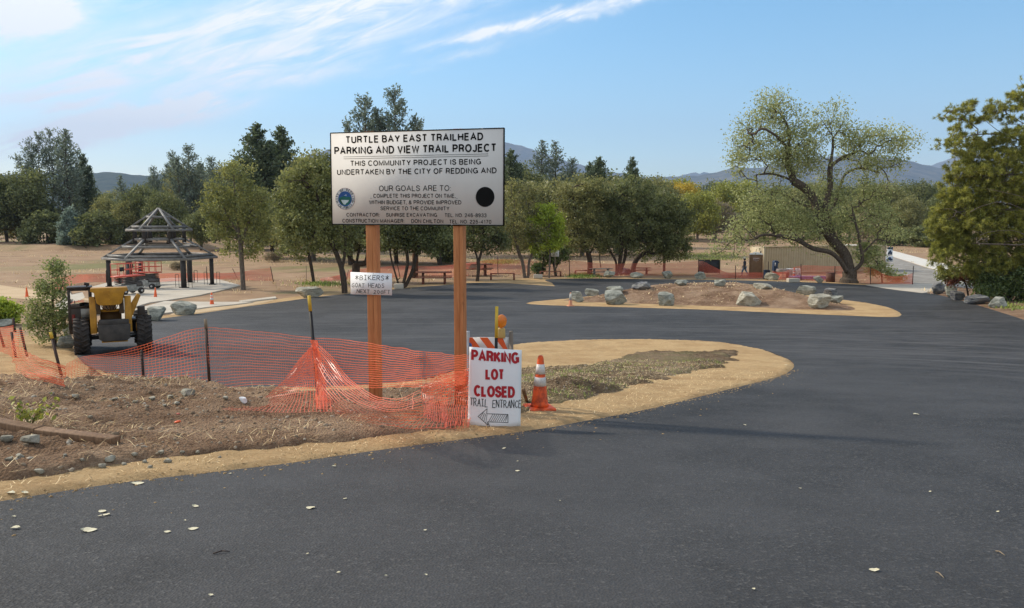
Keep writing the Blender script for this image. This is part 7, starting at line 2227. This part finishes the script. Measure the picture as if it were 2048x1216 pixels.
bg('goldgreen', 1470, 360, 486, 'pale yellow-green tree behind the left side of the spreading tree', Y=230, wide=1.3)
bg('oak', 1425, 362, 484, 'dark far tree above the brownish one', Y=290, wide=1.3)
bg('oak', 1530, 385, 488, 'dark tree behind the left part of the spreading tree', Y=215, wide=1.3)
bg('olive', 1590, 380, 488, 'olive tree behind the middle of the spreading tree', Y=200, wide=1.1)
bg('oak', 1640, 372, 487, 'dark tree behind the main stems of the spreading tree', Y=200, wide=1.1)
bg('olive', 1760, 366, 486, 'olive tree behind the right side of the spreading tree', Y=175, wide=1.15)
bg('brown', 1738, 415, 487, 'greyish bare-looking tree by the pale trail', Y=170, wide=1.3)
bg('oak', 1840, 362, 486, 'dark tree between the spreading tree and the pine', Y=210, wide=1.0)
bg('olive', 1815, 395, 486, 'olive tree standing over the pale trail', Y=165, wide=1.0)
bg('oak', 1885, 390, 486, 'dark tree half hidden by the right-hand pine', Y=180, wide=1.1)
bg('oak', 1700, 395, 487, 'dark tree right behind the spreading tree trunk', Y=190, wide=1.1)
bg('round_bush', 1845, 450, 488, 'dark bush at the far side of the trail', Y=150, wide=1.6)
bg('round_bush', 1790, 452, 487, 'dark bush beside the greyish bare-looking tree', Y=158, wide=1.6)
bg('round_bush', 1880, 448, 487, 'dark bush beyond the trail close to the pine', Y=150, wide=1.4)
bg('round_bush', 895, 480, 516, 'low bush in the shade behind the right sign post', Y=100, wide=1.4)
bg('brown', 355, 520, 540, 'dry brown brush heap behind the pavilion', Y=None, wide=2.2, name='dry_brush', cat='brush')
bg('brown', 548, 500, 524, 'dry brown brush heap in the field right of the young oak', Y=None, wide=2.0, name='dry_brush', cat='brush')
for i, (px, yt, key, w, lb) in enumerate(((205, 388, 'oak', 1.3, 'far tree peeping between the bluish conifer and the pavilion, left one'), (232, 382, 'olive', 1.2, 'far olive tree behind the slim grey pine'), (300, 374, 'oak', 1.2, 'far dark tree behind the pavilion peak'), (322, 366, 'oak', 1.2, 'far dark tree right of the pavilion peak'),
        (345, 345, 'darkpine', 1.3, 'far dark pine filling the gap left of the spiky pine'), (405, 330, 'darkpine', 1.4, 'far dark pine between the spiky pine and the young oak'), (450, 335, 'darkpine', 1.4, 'far dark pine behind the right of the young oak'), (475, 330, 'olive', 1.2, 'far olive tree left of the two tall dark pines'),
        (598, 330, 'oak', 1.2, 'far dark tree right of the two tall dark pines'), (640, 330, 'darkpine', 1.3, 'far pine touching the left edge of the big board'), (1035, 335, 'oak', 1.3, 'far dark tree touching the right edge of the big board'), (1130, 345, 'oak', 1.4, 'far dark tree below the grey pine clump'), (1215, 345, 'oak', 1.4, 'far dark tree right below the rounded pine'),
        (1280, 352, 'oak', 1.4, 'far dark tree below the lone pine'), (1555, 372, 'oak', 1.5, 'far dark tree seen through the left of the spreading tree'), (1615, 368, 'olive', 1.5, 'far olive tree seen through the middle of the spreading tree'), (1680, 372, 'oak', 1.5, 'far dark tree seen through the right of the spreading tree'), (1730, 370, 'olive', 1.4, 'far olive tree under the right limbs of the spreading tree'),
        (1800, 366, 'oak', 1.4, 'far dark tree above the pale trail'), (1860, 368, 'oak', 1.4, 'far dark tree touching the right-hand pine'), (20, 350, 'oak', 1.3, 'far dark tree behind the two dark oaks at far left'), (180, 392, 'oak', 1.3, 'far dark tree right of the forked pine'))):
    bg(key, px, yt, 488, lb, Y=205 + (i * 37) % 40, wide=w)
# --- far-off wood that reads as one mass
def far_woods():
    rn = np.random.default_rng(5)
    V = []; n = 3300
    X = rn.uniform(-420, 420, n); Yd = rn.uniform(330, 620, n)
    h = 6 + 7 * fbm(X / 60 + 9, Yd / 60, 4, 3) + rn.random(n) * 3
    per = 55
    C = np.stack([np.repeat(X, per), np.repeat(Yd, per), np.zeros(n * per)], 1)
    u = rn.normal(size=(n * per, 3)); u /= np.linalg.norm(u, axis=1, keepdims=True); u *= (rn.random((n * per, 1)) ** .4)
    H = np.repeat(h, per)
    C[:, 0] += u[:, 0] * 4.2; C[:, 1] += u[:, 1] * 4.2; C[:, 2] = float(G(400)) + H * .52 + u[:, 2] * H * .5
    V, Fc = leaf_quads(C, 1.0, rn, 1.3)
    me = np_mesh('far_woods', V, Fc, [FO['forest']]); set_rnd(me, np.clip(np.repeat(rn.random(n) * .6, per) + rn.random(n * per) * .4, 0, 1))
    o = link('far_woods', me); tag(o, 'far-off dark wood beyond the field', 'wood', None, 'stuff')
far_woods()
# ------------------------------------------------------------------ small things on the ground
NEAR = bvh(['soil_bank', 'topsoil_bed', 'sand_edging', 'asphalt_road'])
def hit_px(px, py):
    d = ray(px, py).normalized()
    h = NEAR.ray_cast(Vector((0, 0, CZ)), d)
    return (h[0], h[1]) if h[0] is not None else (P(px, py), Vector((0, 0, 1)))
def drop(x, y):
    h = NEAR.ray_cast(Vector((x, y, CZ + 2)), Vector((0, 0, -1)))
    return h[0] if h[0] is not None else Vector((x, y, float(G(y))))
# stones lying in the soil
stone_spots = [(63, 888, 30, 'palest and largest round stone, lying in front of the timber'), (12, 882, 22, None), (205, 934, 16, None), (220, 922, 20, None), (322, 906, 13, None), (335, 925, 16, None), (290, 925, 12, None), (355, 808, 12, None),
               (375, 792, 26, None), (340, 797, 14, None), (305, 799, 12, None), (270, 806, 12, None), (150, 795, 14, None), (230, 800, 11, None), (450, 798, 12, None), (20, 920, 14, None), (40, 916, 16, None), (78, 946, 16, None), (130, 912, 10, None), (270, 910, 12, None),
               (300, 935, 10, None), (395, 905, 10, None), (180, 835, 9, None), (440, 915, 8, None), (330, 812, 9, None), (365, 905, 9, None), (248, 930, 11, None), (165, 920, 9, None)]
for i, (px, py, w, lb) in enumerate(stone_spots):
    h, n = hit_px(px, py)
    s = (h - Vector((0, 0, CZ))).length / F
    o = link('stone', rock_mesh(w * s, w * s * .8, w * s * .55, 300 + i, MAT['rock_tan'], 2, 3), None, h + Vector((0, 0, -.008)), i * 1.3)
    tag(o, lb or 'small rounded stone lying loose in the dug-over soil', 'stone', 'loose stones in the soil')
def pebbles():
    rn = np.random.default_rng(9)
    bm = bmesh.new(); bmesh.ops.create_icosphere(bm, subdivisions=1, radius=1); tv = np.array([tuple(v.co) for v in bm.verts]); tf = np.array([[v.index for v in f.verts] for f in bm.faces]); bm.free()
    Vs = []; Fs = []; k = 0
    def scat(n, x0, x1, y0, y1, r0, r1, names):
        nonlocal k
        for _ in range(n):
            x, y = rn.uniform(x0, x1), rn.uniform(y0, y1)
            h = NEAR.ray_cast(Vector((x, y, CZ + 2)), Vector((0, 0, -1)))
            if h[0] is None: continue
            if h[2] is not None and h[2] >= NB: continue
            r = r0 + (r1 - r0) * rn.random() ** 3
            v = tv * r * rn.uniform(.6, 1.2, (1, 3)) * (1 + rn.normal(size=tv.shape) * .12); v[:, 2] *= .7
            a = rn.uniform(0, 6.28); c_, s_ = math.cos(a), math.sin(a)
            v = np.stack([v[:, 0] * c_ - v[:, 1] * s_, v[:, 0] * s_ + v[:, 1] * c_, v[:, 2]], 1) + np.array(tuple(h[0]))
            Vs.append(v); Fs.append(tf + k); k += len(tv)
    NB = sum(len(bpy.data.objects[n].data.polygons) for n in ('soil_bank', 'topsoil_bed'))
    scat(5200, -8, 0.3, 6.0, 17, .008, .04, None)
    scat(9000, -.2, 8, 9.3, 19, .006, .03, None)
    t = NT('pebble'); c = t.coord(); 
    me = np_mesh('pebbles', np.concatenate(Vs), np.concatenate(Fs), [t.fin(t.ramp(t.noise(c, 9, 3), [(.3, (.12, .085, .055)), (.5, (.22, .165, .11)), (.62, (.36, .31, .24)), (.75, (.5, .46, .40))]), .9, spec=.1)], True)
    tag(link('pebbles', me), 'scattered gravel and clods in the dug-over soil', 'gravel', None, 'stuff')
pebbles()
def edge_grit():
    rn = np.random.default_rng(19)
    bm = bmesh.new(); bmesh.ops.create_icosphere(bm, subdivisions=1, radius=1); tv = np.array([tuple(v.co) for v in bm.verts]); tf = np.array([[v.index for v in f.verts] for f in bm.faces]); bm.free()
    e = [p for p in near_edge if p.y < 18]
    Vs = []; Fs = []; k = 0
    for i in range(len(e) - 1):
        L_ = (e[i + 1] - e[i]).length
        for _ in range(int(L_ * 150)):
            p = e[i].lerp(e[i + 1], rn.random())
            off = rn.normal() * .10 if rn.random() < .8 else rn.normal() * .45
            d = (e[i + 1] - e[i]).normalized(); x, y = p.x - d.y * off, p.y + d.x * off
            h = drop(x, y); r = .004 + .016 * rn.random() ** 4
            v = tv * r * rn.uniform(.6, 1.2, (1, 3)) * (1 + rn.normal(size=tv.shape) * .12); v[:, 2] *= .6
            Vs.append(v + np.array(tuple(h))); Fs.append(tf + k); k += len(tv)
    me = np_mesh('edge_grit', np.concatenate(Vs), np.concatenate(Fs), [MAT['sand']], True)
    tag(link('edge_grit', me), 'loose tan grit spilled along the edge of the asphalt', 'grit', None, 'stuff')
edge_grit()
def blades(name, pts, length, width, mat, seed, lay=.5, label='', cat='grass'):
    """thin bent blades or straws"""
    rn = np.random.default_rng(seed)
    n = len(pts); B = np.array(pts)
    a = rn.uniform(0, 2 * np.pi, n)
    out = np.stack([np.cos(a), np.sin(a), np.zeros(n)], 1)
    el = np.clip(rn.normal(lay, .35, n), .02, 1.5)
    L_ = length * rn.uniform(.4, 1.3, n)
    d0 = out * np.cos(el)[:, None] + np.array([0, 0, 1]) * np.sin(el)[:, None]
    m = B + d0 * (L_ * .5)[:, None]
    d1 = d0 + np.array([0, 0, -1]) * rn.uniform(.0, .6, n)[:, None]
    t = m + d1 * (L_ * .5)[:, None]
    t[:, 2] = np.maximum(t[:, 2], B[:, 2] + .004)
    sd = np.stack([-np.sin(a), np.cos(a), np.zeros(n)], 1) * (width / 2)
    V = np.stack([B - sd, B + sd, m + sd * .9, m - sd * .9, t], 1).reshape(-1, 3)
    k = np.arange(n) * 5
    Fc = np.concatenate([np.stack([k, k + 1, k + 2, k + 3], 1)])
    Ft = np.stack([k + 3, k + 2, k + 4], 1)
    me = np_mesh(name, V, [tuple(f) for f in Fc] + [tuple(f) for f in Ft], [FO[mat]])
    r = rn.random(n); set_rnd(me, np.concatenate([r, r]))
    return tag(link(name, me), label, cat, None, 'stuff')
def scatter(n, box, seed, dens=None):
    rn = np.random.default_rng(seed); out = []
    x = rn.uniform(box[0], box[1], n * 4); y = rn.uniform(box[2], box[3], n * 4)
    ok = np.ones(len(x), bool) if dens is None else rn.random(len(x)) < dens(x, y)
    for a, b in zip(x[ok][:n], y[ok][:n]):
        h = NEAR.ray_cast(Vector((a, b, CZ + 2)), Vector((0, 0, -1)))
        if h[0] is not None: out.append(tuple(h[0]))
    return out
NSOIL = len(bpy.data.objects['soil_bank'].data.polygons); NTOP = NSOIL + len(bpy.data.objects['topsoil_bed'].data.polygons); NSAND = NTOP + len(bpy.data.objects['sand_edging'].data.polygons)
def scatter_on(n, box, seed, lo, hi, dens=None):
    rn = np.random.default_rng(seed); out = []
    x = rn.uniform(box[0], box[1], n * 5); y = rn.uniform(box[2], box[3], n * 5)
    ok = np.ones(len(x), bool) if dens is None else rn.random(len(x)) < dens(x, y)
    for a, b in zip(x[ok], y[ok]):
        h = NEAR.ray_cast(Vector((a, b, CZ + 2)), Vector((0, 0, -1)))
        if h[0] is not None and lo <= h[2] < hi: out.append(tuple(h[0]))
        if len(out) >= n: break
    return out
blades('dry_grass', scatter_on(5200, (-9, .2, 6, 17), 1, 0, NSOIL, lambda x, y: np.clip(.1 + 2.6 * (fbm(x * .9, y * .9, 61, 3) - .42), 0, 1) * (.25 + .75 * ss(-x, 0, 4))), .17, .006, 'drygrass', 2, .25, 'dry grass stalks strewn over the dug-over soil', 'dry grass')
blades('straw', scatter_on(9000, (-9, 9, 4.5, 17), 3, NTOP, NSAND), .07, .006, 'drygrass', 4, .08, 'fine straw mixed into the tan edging', 'straw')
blades('grass', scatter_on(7500, (-.3, 8, 9.2, 19), 5, NSOIL, NTOP, lambda x, y: np.clip(4.0 * (fbm(x * .8 + 4, y * 1.6, 63, 3) - .47), 0, 1)), .07, .007, 'grass', 6, .9, 'short green grass on the topsoil bed', 'grass')
blades('dry_grass', scatter_on(9000, (-.3, 8, 9.2, 19), 7, NSOIL, NTOP), .06, .006, 'drygrass', 8, .2, 'dry straw strewn on the topsoil bed', 'dry grass')
def field_grass():
    rn = np.random.default_rng(12); pts = []
    n = 9000
    Y = rn.uniform(50, 170, n) ; X = rn.uniform(-.75, .75, n) * Y
    d = fbm(X * .09, Y * .18, 71, 4)
    ok = rn.random(n) < np.clip((d - .46) * 6, 0, 1)
    # keep off paths, pad and asphalt
    for nm in ('asphalt_road', 'concrete_pad', 'walkway', 'gravel_road', 'concrete_trail', 'sandy_path'):
        t = bvh([nm])
        for i in np.where(ok)[0]:
            if t.ray_cast(Vector((X[i], Y[i], CZ + 5)), Vector((0, 0, -1)))[0] is not None: ok[i] = False
    X, Y = X[ok], Y[ok]
    per = 5
    Xr = np.repeat(X, per) + rn.normal(size=len(X) * per) * .35; Yr = np.repeat(Y, per) + rn.normal(size=len(X) * per) * .35
    blades('field_grass', np.stack([Xr, Yr, G(Yr) - .01], 1), .30, .05, 'drygrass', 13, 1.0, 'dry tufts of grass over the field behind the lot', 'dry grass')
field_grass()
blades('bark_chips', [tuple(h) for h in (floor_at(x, y) for x, y in np.random.default_rng(77).uniform((4, 43), (24, 62), (7000, 2))) if h.z > G(h.y) + .12], .16, .05, 'drygrass', 78, .1, 'pale bark chips strewn over the mulched island', 'bark chips')
def green_patch(px0, px1, y0, y1, n, seed, label):
    rn = np.random.default_rng(seed); pts = []
    for _ in range(n):
        p = P(rn.normal((px0 + px1) / 2, (px1 - px0) / 4), rn.uniform(y0, y1)); p.x += rn.normal() * .3; p.y += rn.normal() * .6
        pts.append((p.x, p.y, float(G(p.y))))
    blades('green_grass', pts, .28, .06, 'grass', seed, 1.0, label, 'grass')
green_patch(1340, 1500, 506, 521, 2300, 31, 'green grass strip in the field left of the portable toilet')
green_patch(960, 1040, 521, 528, 1800, 32, 'green grass strip under the trees right of the board')
green_patch(1140, 1190, 549, 556, 1500, 33, 'green grass by the thick oak trunk')
green_patch(600, 690, 566, 572, 700, 34, 'green grass at the foot of the slender oak')
green_patch(2010, 2060, 606, 622, 1500, 35, 'green weeds beside the right end of the boulder row')
# timber lying at the left
def log():
    a, _ = hit_px(232, 889); b, _ = hit_px(-40, 862)
    root_p = a
    m = MB(); d = (b - a)
    m.bar(Vector((0, 0, .03)), d * .55 + Vector((0, .0, .05)), .13, .085); m.bar(d * .55 + Vector((0, 0, .05)), d * 1.4 + Vector((0, .05, .13)), .135, .10)
    o = m.build('timber', MAT['log'], None, a, bevel=.012)
    tag(o, 'long weathered brown timber lying across the soil at the left', 'timber')
log()
def weed():
    h, n = hit_px(62, 852)
    root = thing('weed', 'yellow-green leafy weed sprouting behind the timber', 'weed', h)
    s = (h - Vector((0, 0, CZ))).length / F
    rn = np.random.default_rng(4); st = MB(); C = []
    for k in range(7):
        a = rn.uniform(0, 6.28); L_ = rn.uniform(.16, .38)
        pts = [Vector((0, 0, 0)), Vector((math.cos(a) * L_ * .3, math.sin(a) * L_ * .3, L_ * .4)), Vector((math.cos(a) * L_ * .7, math.sin(a) * L_ * .7, L_ * .62))]
        st.path(smooth(pts, 4), .004, 4)
        for t in np.linspace(.3, 1, 16): C.append(np.array(pts[0].lerp(pts[2], float(t))) + rn.normal(size=3) * .03 + np.array([0, 0, .05]))
    st.build('stem', M('weed_stem', (.20, .17, .06)), root)
    C = np.array(C) + rn.normal(size=(len(C), 3)) * .02
    V, Fc = leaf_quads(C, .032, rn, 1.8); me = np_mesh('leaves', V, Fc, [FO['goldgreen']]); set_rnd(me, rn.random(len(C))); link('leaves', me, root)
weed()
def litter(px, py, w, label, mat, seed):
    h, n = hit_px(px, py); s = (h - Vector((0, 0, CZ))).length / F
    o = link('litter', rock_mesh(w * s, w * s * .8, w * s * (.8 if mat is MAT['poster'] else .35), seed, mat, 3, 10), None, h); tag(o, label, 'litter')
litter(487, 806, 15, 'crumpled white plastic by the tail of the slumped netting', MAT['poster'], 61)
litter(355, 845, 11, 'scrap of orange-red plastic on the bare soil', MAT['orange'], 62)
litter(356, 829, 8, 'smaller pinkish plastic scrap just behind the orange-red one', M('pink_plastic', (.55, .16, .12)), 63)
# fallen leaves and twigs on the asphalt
LEAFM = M('pale_dry_leaf', (.66, .61, .44), (.52, .46, .30), 30, .7)
def leaf(px, py, w, seed, label=None):
    h, n = hit_px(px, py)
    s = (h - Vector((0, 0, CZ))).length / F
    rn = random.Random(seed); V = []; L_ = w * s * rn.uniform(.95, 1.1); k = 10; V2 = []
    for i in range(k + 1):
        t = i / k; x = (t - .5) * L_
        wd = L_ * .36 * math.sin(math.pi * min(1, t * 1.02)) ** .7 * (1 + rn.uniform(-.05, .05))
        zc = .006 + L_ * .10 * math.sin(t * 3 + seed)
        V += [(x, -wd, max(.004, zc + rn.uniform(0, .05) * L_)), (x, 0, max(.004, zc * .6)), (x, wd, max(.004, zc + rn.uniform(0, .07) * L_))]
    Fc = []
    for i in range(k):
        b = i * 3; Fc += [(b, b + 3, b + 4, b + 1), (b + 1, b + 4, b + 5, b + 2)]
    o = link('fallen_leaf', np_mesh('fallen_leaf', np.array(V), Fc, [LEAFM], True), None, h + Vector((0, 0, .003)), rn.uniform(-.5, .5))
    tag(o, label or 'small pale dry leaf lying on the asphalt', 'leaf', 'fallen leaves on the asphalt')
for i, (px, py, w) in enumerate([(275, 968, 22), (205, 1024, 16), (213, 1031, 13), (200, 1034, 9), (31, 1058, 15), (28, 1035, 7), (391, 1014, 12), (335, 1065, 13), (621, 1017, 18), (615, 1110, 6), (677, 1148, 8), (772, 1154, 6), (852, 1152, 6),
                                 (422, 1192, 9), (1035, 943, 9), (1008, 898, 9), (1035, 924, 4), (1832, 830, 11), (1490, 851, 6), (1572, 730, 6), (850, 1062, 7), (690, 999, 8), (460, 949, 6), (22, 988, 14), (50, 987, 12), (1600, 978, 6), (1507, 1180, 8), (1995, 1025, 6), (1860, 985, 5), (370, 1043, 5), (668, 934, 8), (1120, 1003, 4)]):
    leaf(px, py, w, 40 + i)
leaf(178, 1062, 27, 90, 'longest pale leaf on the near asphalt, lower left')
leaf(386, 1059, 19, 91, 'curled pale leaf with one edge lifted off the asphalt')
leaf(1748, 1142, 17, 92, 'lone pale leaf on the asphalt at lower right')
def twig(px0, py0, px1, py1, label, mat):
    a, _ = hit_px(px0, py0); b, _ = hit_px(px1, py1); c_ = (a + b) / 2
    m = MB(); m.tube(a - c_ + Vector((0, 0, .006)), (a + b) / 2 - c_ + Vector((0, .01, .012)), .004); m.tube(Vector((0, .01, .012)), b - c_ + Vector((0, 0, .006)), .004, .002)
    tag(m.build('twig', mat, None, c_), label, 'twig')
twig(426, 1109, 460, 1105, 'dark twig on the near asphalt at lower left', MAT['stake'])
twig(1872, 1146, 1888, 1158, 'pale bent twig on the asphalt at lower right', MAT['stake_pale'])
twig(1992, 1104, 2010, 1113, 'thin pale twig near the right edge of the asphalt', MAT['stake_pale'])
# ------------------------------------------------------------------ air
def haze():
    m = MB(); m.bbox((-12500, -200, -2.0 - 1.0 + 0.0), (12500, 14500, 1750))
    t = bpy.data.materials.new('haze'); t.use_nodes = True; N = t.node_tree.nodes
    N.remove(N['Principled BSDF'])
    v = N.new('ShaderNodeVolumePrincipled')
    v.inputs['Color'].default_value = (.50, .68, 1.0, 1)
    v.inputs['Density'].default_value = HAZE
    v.inputs['Anisotropy'].default_value = 0.0
    t.node_tree.links.new(v.outputs[0], N['Material Output'].inputs['Volume'])
    o = m.build('haze', t)
    tag(o, 'thin blue haze in the air towards the hills', 'haze', None, 'stuff')
HAZE = 8e-5
haze()
